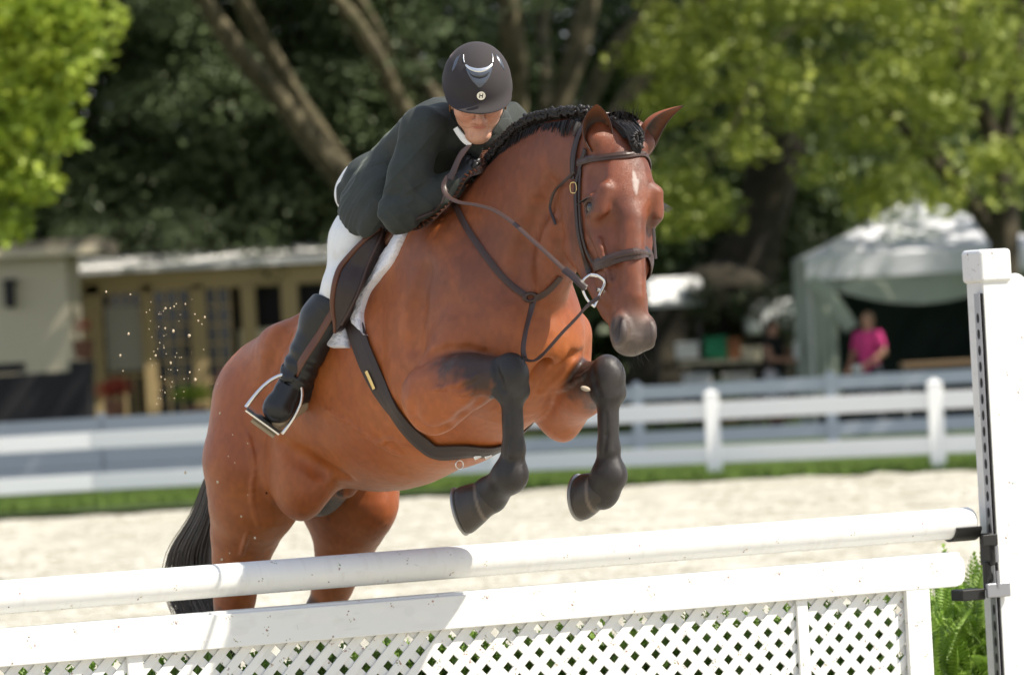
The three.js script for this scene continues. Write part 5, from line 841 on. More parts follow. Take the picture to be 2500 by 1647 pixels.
  const line = [[1362, 672, 13.60], [1345, 657, 13.60], [1317, 631, 13.64], [1268, 585, 13.70], [1231, 552, 13.76], [1185, 511, 13.84], [1144, 486, 13.92], [1103, 475, 13.98], [1062, 468, 14.03], [1038, 453, 14.06], [1031, 432, 14.08], [1040, 412, 14.09], [1058, 398, 14.10]];
  const safe = ([a, b, d]) => { const s = surf(a, b, 0.012); return V(a, b, s ? Math.min(d, -s.p.z - 0.004) : d); };
  const rp = line.map(safe);
  part('rein', strap(rp, rp.map(() => v3(0.1, 0.75, 0.65)), 0.015, 0.005), brown, reins);
  part('rein_end', strap([[1361, 670, 13.59], [1346, 656, 13.59], [1330, 640, 13.615], [1312, 626, 13.64]].map(safe), [v3(-0.2, 0.5, 0.8)], 0.021, 0.007), brownDark, reins);
  part('rein', strap([[1046, 416, 14.08], [1056, 392, 14.08], [1068, 365, 14.09], [1082, 346, 14.10], [1090, 338, 14.11]].map(safe), [v3(-0.75, 0.1, 0.7)], 0.024, 0.005), brown, reins);
  const overArm = { at: (x, y, z) => Math.min(horseBody.at(x, y, z) - 0.012, smin(jacketBody.at(x, y, z), Math.min(...gloveBodies.map((g) => g.at(x, y, z))), 0.02)) };
  const laced = [[1158, 318], [1132, 357], [1115, 390], [1098, 416], [1081, 441], [1064, 461], [1047, 480], [1030, 500], [1013, 516], [990, 530], [962, 535]];
  const lr = laced.map(([a, b]) => surf(a, b, 0.018, overArm)).filter(Boolean), lz = part('laced_rein', strap(lr.map((q) => q.p), lr.map((q) => q.n), 0.023, 0.005), brown, reins);
  { const crv = new THREE.CatmullRomCurve3(lr.map((q) => q.p), false, 'centripetal'), l = []; for (let i = 0; i < 34; i++) { const t = i / 34, a = crv.getPointAt(t), b = crv.getPointAt(Math.min(1, t + 0.02)), n = lr[Math.min(lr.length - 1, Math.round(t * (lr.length - 1)))].n, T = b.clone().sub(a).normalize(), w = T.clone().cross(n).normalize(), o = (k) => a.clone().lerp(b, k > 0 ? 1 : 0).addScaledVector(w, 0.0095 * k).addScaledVector(n, 0.0045); l.push(strap([o(-1), a.clone().lerp(b, 0.5).addScaledVector(n, 0.005), o(1)], [n, n, n], 0.005, 0.003, { seg: 2 })); } part('lacing', merge(l), tan, lz).userData.kind = 'stuff'; }
  part('rein', strap([[964, 508, 14.2], [985, 499, 14.2], [1007, 490, 14.2], [1026, 470, 14.1], [1040, 440, 14.08]].map(([a, b, d]) => { const s = surf(a, b, 0.03); return V(a, b, s ? Math.min(d, -s.p.z - 0.02) : d); }), [v3(-0.4, 0.6, 0.7)], 0.013, 0.004), brown, reins);
  { const s = surf(968, 520, 0.022); const g = rbox(0.012, 0.024, 0.006, 0.002); g.rotateY(-0.6); g.translate(s.p.x, s.p.y, s.p.z); part('buckle', g, brass, reins); }

  const mart = thing('martingale', 'thin brown breastplate strap with chest loop and ring across the horse shoulders', 'martingale', null, surf(1237, 692, 0).p);
  part('neck_strap', onSkin([[1056, 475], [1066, 492], [1082, 523], [1100, 553], [1119, 581], [1142, 612], [1165, 640], [1194, 668], [1224, 688]], 0.019, 0.005, 0.005), brown, mart);
  const shl = [[1248, 692], [1265, 681], [1284, 664], [1302, 642]].map(([a, b]) => surf(a, b, 0.006)); part('neck_strap', strap(shl.map((q) => q.p), shl.map((q) => q.n), 0.018, 0.005), brown, mart);
  { const s = surf(1238, 690, 0.012), g = new THREE.TorusGeometry(0.013, 0.006, 10, 24); g.scale(1.25, 0.85, 1); g.translate(s.p.x, s.p.y, s.p.z); part('ring', g, brown, mart); }
  const cz = -surf(1238, 700, 0.012).p.z, cl = [[1240, 696, cz], [1234, 722, cz - 0.005], [1226, 752, cz - 0.03], [1219, 785, cz - 0.06], [1216, 815, cz - 0.08], [1219, 831, cz - 0.09]].map(([a, b, d]) => V(a, b, d));
  part('chest_strap', strap(cl, cl.map((_, i) => v3(-0.55 - 0.06 * i, 0.1, 0.7)), 0.021, 0.005), brown, mart);
  const c2 = [[1217, 824, cz - 0.085], [1224, 836, cz - 0.09], [1238, 838, cz - 0.10], [1254, 830, cz - 0.12], [1276, 808, cz - 0.17], [1306, 774, cz - 0.24], [1340, 739, cz - 0.33], [1370, 706, 13.64], [1395, 690, 13.62]].map(([a, b, d]) => V(a, b, d));
  part('head_strap', strap(c2, c2.map((_, i) => i < 3 ? v3(0, 0.9, 0.5) : v3(-0.4, 0.4, 0.8)), 0.013, 0.004), brown, mart);

  // saddle
  const saddle = thing('saddle', 'dark brown jumping saddle with girth and silver stirrup under the rider', 'saddle', null, L(-0.15, 0.03, 0));
  const S = new Body();
  S.sweep([{ c: L(0.03, 0.045, 0), X: HR, a: 0.10, up: 0.03, dn: 0.05 }, { c: L(-0.05, 0.035, 0), X: HR, a: 0.12, up: 0.028, dn: 0.05 }, { c: L(-0.18, 0.0, 0), X: HR, a: 0.135, up: 0.028, dn: 0.05 }, { c: L(-0.27, 0.005, 0), X: HR, a: 0.15, up: 0.03, dn: 0.05 }, { c: L(-0.34, 0.035, 0), X: HR, a: 0.14, up: 0.03, dn: 0.05 }], 0.02);
  part('seat', S.mesh(0.008, ...bounds([L(0.05, 0.1, 0.2), L(0.05, 0, -0.2), L(-0.4, 0.1, 0.2), L(-0.4, -0.05, -0.2)], 0.08)), brownDark, saddle);
  // a sheet of leather or fleece between two edges drawn on the barrel, with thickness
  const along = (e, t) => { const f = t * (e.length - 1), i = Math.min(e.length - 2, Math.floor(f)), u = f - i; return [lerp(e[i][0], e[i + 1][0], u), lerp(e[i][1], e[i + 1][1], u)]; };
  const smoothEdge = (e) => { const c = new THREE.CatmullRomCurve3(e.map(([a, b]) => v3(a, b, 0)), false, 'centripetal'); return (t) => { const p = c.getPoint(t); return [p.x, p.y]; }; };
  const sheet = (eL, eR, n, m, lift, thick, lump, body = horseBody) => {
    const fl = smoothEdge(eL), fr = smoothEdge(eR), P = [], UV = [], I = [], ps = [];
    for (let i = 0; i <= n; i++) for (let j = 0; j <= m; j++) { const l = fl(i / n), r = fr(i / n), t = j / m, s = surf(lerp(l[0], r[0], t), lerp(l[1], r[1], t), 0, body); ps.push(s); }
    for (let k = 0; k < 2; k++) for (let q = 0; q < ps.length; q++) { const i = Math.floor(q / (m + 1)), j = q % (m + 1), s = ps[q] || ps.find(Boolean), rim = Math.min(i, n - i, j, m - j), h = k ? -0.004 : (typeof lift === 'function' ? lift(j / m, i / n) : lift) + thick * Math.min(1, 0.35 + 0.65 * Math.sqrt(Math.min(rim, 2) / 2)) + (lump ? lump(s.p) : 0); P.push(s.p.x + s.n.x * h, s.p.y + s.n.y * h, s.p.z + s.n.z * h); UV.push(j / m * 0.3, i / n); }
    const w = m + 1, off = (n + 1) * w; for (let k = 0; k < 2; k++) for (let i = 0; i < n; i++) for (let j = 0; j < m; j++) { const a = k * off + i * w + j, b = a + 1, c = a + w, d = c + 1; if (k) I.push(a, b, c, b, d, c); else I.push(a, c, b, b, c, d); }
    const rim = []; for (let j = 0; j < m; j++) rim.push(j); for (let i = 0; i < n; i++) rim.push(i * w + m); for (let j = m; j > 0; j--) rim.push(n * w + j); for (let i = n; i > 0; i--) rim.push(i * w);
    for (let q = 0; q < rim.length; q++) { const a = rim[q], b = rim[(q + 1) % rim.length]; I.push(a, b, a + off, b, b + off, a + off); }
    const g = new THREE.BufferGeometry(); g.setAttribute('position', new THREE.Float32BufferAttribute(P, 3)); g.setAttribute('uv', new THREE.Float32BufferAttribute(UV, 2)); g.setIndex(I); g.computeVertexNormals(); return g;
  };
  const r3 = (l) => l.map(([x, y]) => [(560 + x / 2.614) / K, (520 + y / 2.614) / K]);
  const pad = thing('saddle_pad', 'white fleece saddle pad edging the front of the saddle', 'saddle pad', null, surf(900, 640, 0).p);
  const fleece = new THREE.MeshPhysicalMaterial({ color: new THREE.Color(0.78, 0.76, 0.78), roughness: 1, sheen: 0.6, sheenColor: new THREE.Color(0.7, 0.7, 0.72), sheenRoughness: 0.7, bumpMap: grainMap(31), bumpScale: 0.008 });
  const fl = (p) => 0.011 * (fbm(p.x * 95, p.y * 95, p.z * 95, 3) - 0.4);
  const padL = r3([[1130, 90], [1055, 200], [945, 350], [862, 480], [795, 595], [782, 650], [800, 705], [850, 752], [888, 782]]), padR = r3([[1158, 120], [1122, 200], [1062, 325], [985, 420], [925, 500], [890, 590], [878, 650], [884, 720], [894, 782]].map(([x, y]) => [x - 20, y]));
  part('fleece', sheet(padL, padR, 60, 12, 0.008, 0.012, fl), fleece, pad);
  part('fleece', sheet(r3([[690, 735], [655, 775], [636, 812], [645, 845], [668, 862]]), r3([[752, 735], [758, 770], [764, 805], [768, 835], [775, 862]]), 16, 12, 0.010, 0.012, fl), fleece, pad);
  const flapL = r3([[978, 118], [900, 150], [840, 195], [760, 290], [715, 370], [688, 450], [678, 540], [676, 620], [684, 690], [700, 758]]), flapR = r3([[1010, 130], [998, 190], [960, 260], [915, 350], [868, 440], [820, 530], [792, 600], [770, 660], [745, 715], [712, 756]]);
  const overLeg = { at: (x, y, z) => smin(horseBody.at(x, y, z) - 0.012, breechBody.at(x, y, z), 0.09) };
  const flap = part('flap', sheet(flapL, flapR, 40, 14, 0.016, 0.012, null, overLeg), brownDark, saddle);
  { const s = flapL.map(([a, b]) => surf(a, b, 0.026, overLeg)).filter(Boolean); part('welt', strap(s.map((q) => q.p), s.map((q) => q.n), 0.016, 0.012, { cyl: true, taper: (t) => 0.6 + 0.5 * Math.sin(t * 3.1) }), tan, flap); }  // paler tan copies the lit look of this edge into the colour
  { const s = flapR.slice(0, 9).map(([a, b]) => surf(a, b, 0.026, overLeg)).filter(Boolean); part('welt', strap(s.map((q) => q.p), s.map((q) => q.n), 0.010, 0.010, { cyl: true }), brown, flap); }
  part('panel', sheet(r3([[1020, 130], [1000, 200], [965, 270], [920, 360], [880, 430], [850, 490]]), r3([[1110, 110], [1055, 195], [1000, 265], [945, 345], [895, 415], [856, 488]]), 24, 8, 0.018, 0.014), tan, saddle);
  // girth with its brass plate and ring
  const girthPts = [[812, 700], [831, 768], [845, 810], [861, 850], [886, 900], [918, 952], [950, 995], [985, 1028], [1012, 1046]];
  const under = [L(0.02, -0.77, 0.08), L(0.045, -0.78, 0), L(0.035, -0.72, -0.12), L(0.0, -0.62, -0.22), L(-0.05, -0.4, -0.27)];
  const gp = girthPts.map(([a, b]) => surf(a, b, 0.008)).filter(Boolean).concat(under.map((q) => snap(q, 0.008)));
  const girth = part('girth', strap(gp.map((q) => q.p), gp.map((q) => q.n), 0.064, 0.012, { seg: 8, taper: (t) => 1.06 - 0.12 * t }), leather(new THREE.Color(0.038, 0.024, 0.019), 24, 0.5), saddle);
  { const a = surf(860, 862, 0.018), b = surf(878, 902, 0.018), m = surf(869, 882, 0.018); part('name_plate', strap([a.p, m.p, b.p], [a.n, m.n, b.n], 0.011, 0.003), brass, girth); }
  { const s = snap(L(-0.035, -0.77, 0.07), 0.012), g = new THREE.TorusGeometry(0.0125, 0.0018, 8, 24); g.rotateY(0.5); g.translate(s.p.x, s.p.y - 0.010, s.p.z); part('ring', g, silver, girth); }
  for (const q of [L(0.02, -0.77, 0.04), L(0.03, -0.77, 0.01)]) { const s = snap(q, 0.014), g = rbox(0.022, 0.012, 0.006, 0.002); g.rotateZ(0.4); g.translate(s.p.x, s.p.y, s.p.z); part('buckle', g, silver, girth); }
  // stirrups
  const stirrup = (q) => {
    const zt = -J.toR.z - 0.0, pts = { top: [681, 872], l: [572, 946], r: [655, 1008] };
    let tw = (dx, dy, z) => V(dx, dy, z); if (q < 0) tw = (dx, dy, z) => { const t = toL(V(dx, dy, z)); return L(t[0], t[1], -t[2]); };
    const zz = zt - 0.01, out = [[571, 946], [590, 921], [612, 897], [634, 880], [656, 871], [678, 871], [692, 884], [701, 904], [700, 930], [690, 955], [674, 982], [655, 1008]].map(([a, b]) => tw(a, b, zz));
    const st = part('stirrup', tube(out, (t) => 0.0062 - 0.001 * Math.sin(Math.PI * t), { seg: 4, radial: 10 }), silver, saddle);
    const fwd = v3(0.18 * q, 0.12, -1).normalize(), mid = tw(613, 977, zz);
    const a = tw(574, 949, zz), b = tw(652, 1005, zz), ax = b.clone().sub(a).normalize();
    part('tread', strap([a, a.clone().lerp(b, 0.5), b], [v3(0, 1, 0.25), v3(0, 1, 0.25), v3(0, 1, 0.25)], 0.046, 0.014), silver, st);
    const c = tw(588, 972, zz + 0.015), d = tw(640, 1010, zz + 0.015); part('tread_pad', strap([c, c.clone().lerp(d, 0.5), d], [v3(0, 1, 0.25)], 0.05, 0.02), new THREE.MeshStandardMaterial({ color: new THREE.Color(0.30, 0.235, 0.15), roughness: 0.9 }), st);
    const overBoot = { at: (x, y, z) => Math.min(horseBody.at(x, y, z) - 0.012, breechBody.at(x, y, z), bootBodies[0].at(x, y, z)) };
    const l = q > 0 ? [...[[787, 700], [772, 724], [754, 754], [735, 786], [716, 816], [700, 842]].map(([a, b]) => surf(a, b, 0.007, overBoot).p), tw(683, 876, zz)] : [L(-0.05, -0.15, -0.3), L(-0.2, -0.28, -0.37), tw(683, 876, zz)];
    part('stirrup_leather', strap(l, l.map(() => v3(-0.5 * q, 0.25, 0.8)), 0.026, 0.006), tan, saddle);
  };
  stirrup(1); stirrup(-1);
}
// sand thrown up by the hind hooves
{
  const R = rng(404), base = new THREE.IcosahedronGeometry(1, 1), l = [];
  const spots = [[404, 712], [384, 716], [395, 716], [409, 706], [452, 730], [475, 737], [460, 745], [430, 706], [361, 826], [374, 876], [440, 865], [402, 769], [439, 780], [383, 763], [298, 776], [279, 826], [246, 678], [302, 684], [285, 862], [453, 882], [396, 843], [421, 830], [510, 960], [540, 1010], [575, 1030], [530, 1060], [560, 1200], [575, 1150], [592, 1250], [533, 1285], [515, 1300], [552, 1330], [430, 1098], [505, 1120], [545, 1075], [582, 1310]];
  for (let i = 0; i < 90; i++) { const s = i < spots.length ? spots[i] : [330 + 190 * R() * R() + 40 * R(), 690 + 250 * R()], z = i < spots.length && s[1] > 940 ? 14.8 : 14.7 + 0.5 * R(), g = base.clone(), p = g.attributes.position, r = (i < spots.length ? 0.0016 + 0.0032 * R() * R() : 0.0008 + 0.0010 * R()); for (let j = 0; j < p.count; j++) { const f = r * (0.7 + 0.6 * noise(p.getX(j) * 2 + i, p.getY(j) * 2, p.getZ(j) * 2)); p.setXYZ(j, p.getX(j) * f, p.getY(j) * f * 1.3, p.getZ(j) * f); } g.computeVertexNormals(); const c = V(s[0], s[1], z); g.translate(c.x, c.y, c.z); l.push(g); }
  tag(part('sand_spray', merge(l), new THREE.MeshStandardMaterial({ color: new THREE.Color(0.62, 0.50, 0.34), roughness: 1 })), 'small clods of sand flying behind the horse and rider', 'sand', null, 'stuff');
}
// ---------------------------------------------------------------- the jump: pole, lattice gate, standard, pickets, brush
const paintTex = (() => {           // white paint with specks, scuffs and rain streaks of dirt
  const w = 1024, cv = document.createElement('canvas'); cv.width = cv.height = w; const c = cv.getContext('2d'), R = rng(61);
  c.fillStyle = 'rgb(236,236,232)'; c.fillRect(0, 0, w, w);
  for (let i = 0; i < 900; i++) { const g = 205 + R() * 45; c.fillStyle = `rgba(${g},${g - 3},${g - 10},0.16)`; c.beginPath(); c.ellipse(R() * w, R() * w, 6 + R() * 40, 3 + R() * 14, 0, 0, 7); c.fill(); }
  for (let i = 0; i < 150; i++) { const x = R() * w, y = R() * w, n = 1 + R() * 5; for (let k = 0; k < n; k++) { c.fillStyle = `rgba(${90 + R() * 60},${75 + R() * 50},${55 + R() * 40},${0.35 + R() * 0.5})`; c.beginPath(); c.ellipse(x + R() * 22, y + R() * 14, 1 + R() * 3.2, 0.8 + R() * 2, R() * 3, 0, 7); c.fill(); } }
  for (let i = 0; i < 40; i++) { c.strokeStyle = `rgba(130,125,120,${0.1 + R() * 0.25})`; c.lineWidth = 0.8 + R() * 1.4; const x = R() * w, y = R() * w; c.beginPath(); c.moveTo(x, y); c.lineTo(x + 20 * (R() - 0.5), y + (R() - 0.3) * 60); c.stroke(); }
  const t = new THREE.CanvasTexture(cv); t.colorSpace = THREE.SRGBColorSpace; t.wrapS = t.wrapT = THREE.RepeatWrapping; return t;
})();
const whitePaint = new THREE.MeshPhysicalMaterial({ map: paintTex, roughness: 0.5, bumpMap: grainMap(62), bumpScale: 0.0007, color: new THREE.Color(0.84, 0.84, 0.84) });
const blackIron = new THREE.MeshStandardMaterial({ color: new THREE.Color(0.02, 0.019, 0.018), roughness: 0.5, metalness: 0.3 });
const greyIron = new THREE.MeshStandardMaterial({ color: new THREE.Color(0.34, 0.34, 0.36), roughness: 0.4, metalness: 0.8 });
// the jump runs along JX from a point on its line; height is y
const jL = V(0, 1375, 14.0), jR = V(2262, 1225, 15.45); jL.y = jR.y = (jL.y + jR.y) / 2 + 0.0;
const JX = jR.clone().sub(jL).setY(0).normalize(), JZ = JX.clone().cross(v3(0, 1, 0)).multiplyScalar(1);   // JZ: away from the camera or towards it
if (JZ.z < 0) JZ.negate();
const jAng = Math.atan2(-JX.z, JX.x);
console.log('pole h', jL.y, 'len', jL.distanceTo(jR), 'slope', V(0, 1375, 14.0).y, V(2262, 1225, 15.45).y);
const jp = (x, y, z) => v3(jR.x, y, jR.z).addScaledVector(JX, x).addScaledVector(JZ, z);     // x from the pole's right end
const jplace = (g, x, y, z) => { g.rotateY(jAng); const p = jp(x, y, z); g.translate(p.x, p.y, p.z); return g; };
{
  const pole = thing('jump_pole', 'round white jump pole in the cup, topmost rail under the horse', 'jump pole', null, jR.clone());
  const prof = [[0, 0], [0.030, 0.002], [0.044, 0.008], [0.0485, 0.018], [0.0485, 1.2], [0.0485, 2.4], [0.0485, 3.632], [0.044, 3.642], [0.03, 3.648], [0, 3.65]].map(([a, b]) => new THREE.Vector2(a, b));
  const g = new THREE.LatheGeometry(prof, 40), u = g.attributes.uv; for (let i = 0; i < u.count; i++) u.setXY(i, u.getX(i) * 0.31, g.attributes.position.getY(i));
  g.rotateZ(Math.PI / 2); g.rotateY(jAng); g.translate(jR.x, jR.y, jR.z); part('rail', g, whitePaint, pole);
  // gate
  const gx0 = -3.45, gx1 = -0.085, gz = 0.05, top = jR.y - 0.098;
  const gate = thing('lattice_gate', 'low white gate with capped top board and diagonal lattice below the pole', 'jump gate', null, jp(gx1, 0, gz));
  const board = (name, x0, x1, y0, y1, z, d, r = 0.004) => { const w = x1 - x0, h = y1 - y0, gg = rbox(w, h, d, r); const uv = gg.attributes.uv; for (let i = 0; i < uv.count; i++) uv.setXY(i, uv.getX(i) + x0 * 0.37, uv.getY(i) + y0 * 1.7); return part(name, jplace(gg, (x0 + x1) / 2, (y0 + y1) / 2, z), whitePaint, gate); };
  const sh = new THREE.Shape(), bl = gx1 - gx0, bh = 0.092; sh.moveTo(0, 0); sh.lineTo(bl - 0.035, 0); sh.quadraticCurveTo(bl, 0.002, bl, 0.035); sh.lineTo(bl, bh - 0.03); sh.quadraticCurveTo(bl, bh, bl - 0.03, bh); sh.lineTo(0, bh); sh.closePath();
  const bg = boxUV(new THREE.ExtrudeGeometry(sh, { depth: 0.02, bevelEnabled: true, bevelSize: 0.003, bevelThickness: 0.003, bevelSegments: 2, curveSegments: 10 })); part('top_board', jplace(bg, gx0, top - bh, gz), whitePaint, gate);
  board('cap_board', gx0, gx1 + 0.002, top - 0.012, top + 0.010, gz - 0.035, 0.068, 0.005);
  board('stile', gx1 - 0.215, gx1 - 0.128, 0.06, top - bh - 0.002, gz + 0.012, 0.02);
  board('stile', gx1 - 0.60, gx1 - 0.56, 0.10, top - bh - 0.002, gz + 0.004, 0.012);
  board('stile', gx0 + 0.55, gx0 + 0.60, 0.10, top - bh - 0.002, gz + 0.004, 0.012);
  board('stile', gx0, gx0 + 0.087, 0.06, top - bh - 0.002, gz + 0.012, 0.02);
  board('bottom_board', gx0, gx1 - 0.128, 0.03, 0.12, gz + 0.034, 0.02);
  // lattice: single laths, two layers deep
  const y0 = 0.10, y1 = top - bh + 0.01, Hh = y1 - y0, xa = gx0 + 0.02, xb = gx1 - 0.15, pitch = 0.0715;
  for (const dir of [1, -1]) for (let x = xa - Hh; x < xb; x += pitch) {
    let ax = x, ay = dir > 0 ? y0 : y1, bx = x + Hh, by = dir > 0 ? y1 : y0;
    if (ax < xa) { ay += dir * (xa - ax); ax = xa; } if (bx > xb) { by -= dir * (bx - xb); bx = xb; }
    const len = Math.hypot(bx - ax, by - ay); if (len < 0.04) continue;
    const gg = rbox(len, 0.0275, 0.006, 0.0015, 1), uv = gg.attributes.uv; for (let i = 0; i < uv.count; i++) uv.setXY(i, uv.getX(i) + x * 3.1, uv.getY(i) + x);
    gg.rotateZ(Math.atan2(by - ay, bx - ax)); part('lath', jplace(gg, (ax + bx) / 2, (ay + by) / 2, gz - 0.004 - (dir > 0 ? 0 : 0.0065)), whitePaint, gate);
  }
  // standard with keyhole track, cups
  const px = 0.085, std = thing('jump_standard', 'tall square white post with metal keyhole track holding the pole', 'jump standard', null, jp(px, 0, 0.03));
  const ptop = V(2290, 578, 15.5).y, sp = (name, w, h, d, x, y, z, m = whitePaint, r = 0.006) => part(name, jplace(rbox(w, h, d, r), x, y, z), m, std);
  sp('post', 0.098, ptop - 0.05, 0.098, px, (ptop - 0.05) / 2, 0.03);
  sp('post_cap', 0.118, 0.105, 0.118, px, ptop - 0.055, 0.03, whitePaint, 0.014);
  // track strip: metal channel with keyholes cut through
  { const s = new THREE.Shape(); const tw = 0.032, th = ptop - 0.2; s.moveTo(-tw / 2, 0); s.lineTo(tw / 2, 0); s.lineTo(tw / 2, th); s.lineTo(-tw / 2, th); s.closePath();
    for (let y = 0.30; y < th - 0.04; y += 0.0508) { const h = new THREE.Path(); h.absellipse(0, y, 0.0085, 0.0165, 0, Math.PI * 2, false); s.holes.push(h); }
    const g2 = new THREE.ExtrudeGeometry(s, { depth: 0.003, bevelEnabled: false, curveSegments: 8 }); g2.rotateY(-Math.PI / 2); part('keyhole_track', jplace(boxUV(g2), px - 0.060, 0.06, 0.062), greyIron, std);
    sp('track_backing', 0.006, th, 0.04, px - 0.053, 0.06 + th / 2, 0.062, blackIron, 0.001); sp('base_foot', 0.5, 0.06, 0.09, px, 0.031, 0.03); sp('base_foot', 0.09, 0.058, 0.6, px, 0.03, 0.0); }
  // cups
  const cup = thing('jump_cup', 'black metal cup under the right end of the top pole', 'jump cup', 'cups pinned to the jump standard', jp(0, jR.y - 0.06, 0.06));
  { const s = new THREE.Shape(); s.absarc(0, 0, 0.056, Math.PI * 1.08, Math.PI * 1.92, false); s.absarc(0, 0, 0.050, Math.PI * 1.92, Math.PI * 1.08, true); s.closePath(); const g3 = new THREE.ExtrudeGeometry(s, { depth: 0.09, bevelEnabled: true, bevelSize: 0.001, bevelThickness: 0.001, bevelSegments: 1, curveSegments: 14 }); g3.rotateY(-Math.PI / 2); part('saddle_plate', jplace(boxUV(g3), 0.0, jR.y, 0), blackIron, cup);
    part('bracket', jplace(rbox(0.02, 0.10, 0.06, 0.003), 0.012, jR.y - 0.085, 0.06), blackIron, cup); part('bracket_plate', jplace(rbox(0.055, 0.035, 0.012, 0.003), 0.0, jR.y - 0.055, 0.095), blackIron, cup); part('pin', jplace(new THREE.CylinderGeometry(0.006, 0.006, 0.05, 12), 0.018, jR.y - 0.10, 0.105), greyIron, cup); }
  const cup2 = thing('jump_cup', 'grey metal cup bracket below the gate end on the standard', 'jump cup', 'cups pinned to the jump standard', jp(0, top - 0.14, 0.07));
  part('bracket', jplace(rbox(0.085, 0.035, 0.07, 0.004), -0.055, top - 0.125, 0.04), blackIron, cup2); part('plate', jplace(rbox(0.085, 0.045, 0.014, 0.004), 0.022, top - 0.115, 0.094), greyIron, cup2); part('upright', jplace(rbox(0.022, 0.09, 0.022, 0.004), 0.0, top - 0.07, 0.07), blackIron, cup2); part('pin', jplace(new THREE.CylinderGeometry(0.006, 0.006, 0.05, 12), 0.02, top - 0.08, 0.10), greyIron, cup2);
  // picket wing to the right
  const wing = thing('picket_wing', 'white picket wing panel beside the jump standard', 'jump wing', null, jp(px + 0.3, 0, 0));
  for (let i = 0; i < 5; i++) { const w = 0.088, h = ptop - 0.085 - 0.055 * i - 0.35, s = new THREE.Shape(); s.moveTo(-w / 2, 0); s.lineTo(w / 2, 0); s.lineTo(w / 2, h - 0.05); s.quadraticCurveTo(w / 2, h - 0.02, w * 0.22, h - 0.006); s.quadraticCurveTo(0, h + 0.006, -w * 0.22, h - 0.006); s.quadraticCurveTo(-w / 2, h - 0.02, -w / 2, h - 0.05); s.closePath(); const gg = new THREE.ExtrudeGeometry(s, { depth: 0.02, bevelEnabled: true, bevelSize: 0.003, bevelThickness: 0.003, bevelSegments: 2 }); part('picket', jplace(boxUV(gg), px + 0.104 + i * 0.0975, 0.35, 0.01), whitePaint, wing); if (i === 0) gg.translate(0, 0, 0); }
  part('wing_rail', jplace(rbox(0.6, 0.09, 0.03, 0.004), px + 0.34, 0.42, -0.02), whitePaint, wing); part('wing_rail', jplace(rbox(0.6, 0.09, 0.03, 0.004), px + 0.34, 1.15, -0.02), whitePaint, wing);
  for (const c of wing.children) if (c.name === 'picket') { c.geometry.translate(0, -0.0, 0); }
  part('wing_foot', jplace(rbox(0.09, 0.44, 0.09, 0.005), px + 0.56, 0.22, -0.02), whitePaint, wing);
  // brush box: ferny greens in a low box behind the gate
  const box = thing('brush_box', 'long low box of bright green ferny brush behind the lattice gate', 'brush box', null, jp(-1.7, 0, -0.2));
  part('planter', jplace(rbox(3.5, 0.16, 0.22, 0.01), -1.6, 0.085, -0.30), new THREE.MeshStandardMaterial({ color: new THREE.Color(0.05, 0.10, 0.05), roughness: 0.8 }), box);
  const R = rng(71), fr = (k) => { const q = rng(900 + k), l = [], P = [], Nn = []; const len = 0.34 + 0.1 * q(), bend = 0.12 + 0.14 * q(); const spine = (t) => v3(bend * t * t, len * t - 0.06 * t * t, 0); for (let i = 2; i <= 22; i++) { const t = i / 22, p = spine(t), w = 0.055 * Math.sin(Math.PI * Math.pow(t, 0.8)) + 0.008; for (const e of [1, -1]) { const a = p, b = p.clone().add(v3(0.010 + 0.012 * q(), 0.016, e * w)), c = p.clone().add(v3(0.004, 0.020, e * w * 0.45)), d = p.clone().add(v3(0.012, -0.001, e * w * 0.5)); P.push(...a, ...d, ...b, ...a, ...b, ...c); } } for (let i = 0; i < 8; i++) { const a = spine(i / 8), b = spine((i + 1) / 8), o = v3(0, 0, 0.0025); P.push(...a.clone().sub(o), ...b.clone().sub(o), ...b.clone().add(o), ...a.clone().sub(o), ...b.clone().add(o), ...a.clone().add(o)); } const g = new THREE.BufferGeometry(); g.setAttribute('position', new THREE.Float32BufferAttribute(P, 3)); g.computeVertexNormals(); return g; };
  const fm = new THREE.MeshPhysicalMaterial({ color: new THREE.Color(1, 1, 1), roughness: 0.55, transmission: 0.3, thickness: 0, side: THREE.DoubleSide });
  for (let k = 0; k < 4; k++) {
    const n = 520, im = new THREE.InstancedMesh(fr(k), fm, n), m = new THREE.Matrix4(), q = new THREE.Quaternion(), e = new THREE.Euler(); im.name = 'foliage'; im.userData.kind = 'stuff';
    for (let i = 0; i < n; i++) { const x = -3.45 + 3.30 * R(), y = 0.16 + 0.40 * Math.pow(R(), 0.45), z = -0.34 + 0.17 * R(), p = jp(x, y + 0.015, z); e.set((R() - 0.5) * 0.7, R() * 6.28, (R() - 0.5) * 0.7); q.setFromEuler(e); const s = 0.42 + 0.26 * R(); m.compose(p.sub(box.position), q, v3(s, s, s)); im.setMatrixAt(i, m); const g = 0.7 + 0.6 * R(); im.setColorAt(i, new THREE.Color(0.20 * g, 0.33 * g, 0.05 * g)); }
    im.castShadow = im.receiveShadow = true; box.add(im);
  }
  const bush = thing('fern_bush', 'bright sunlit ferny bush seen between the gate end and the post', 'bush', null, jp(0.8, 0, -1.2)), R2 = rng(73);
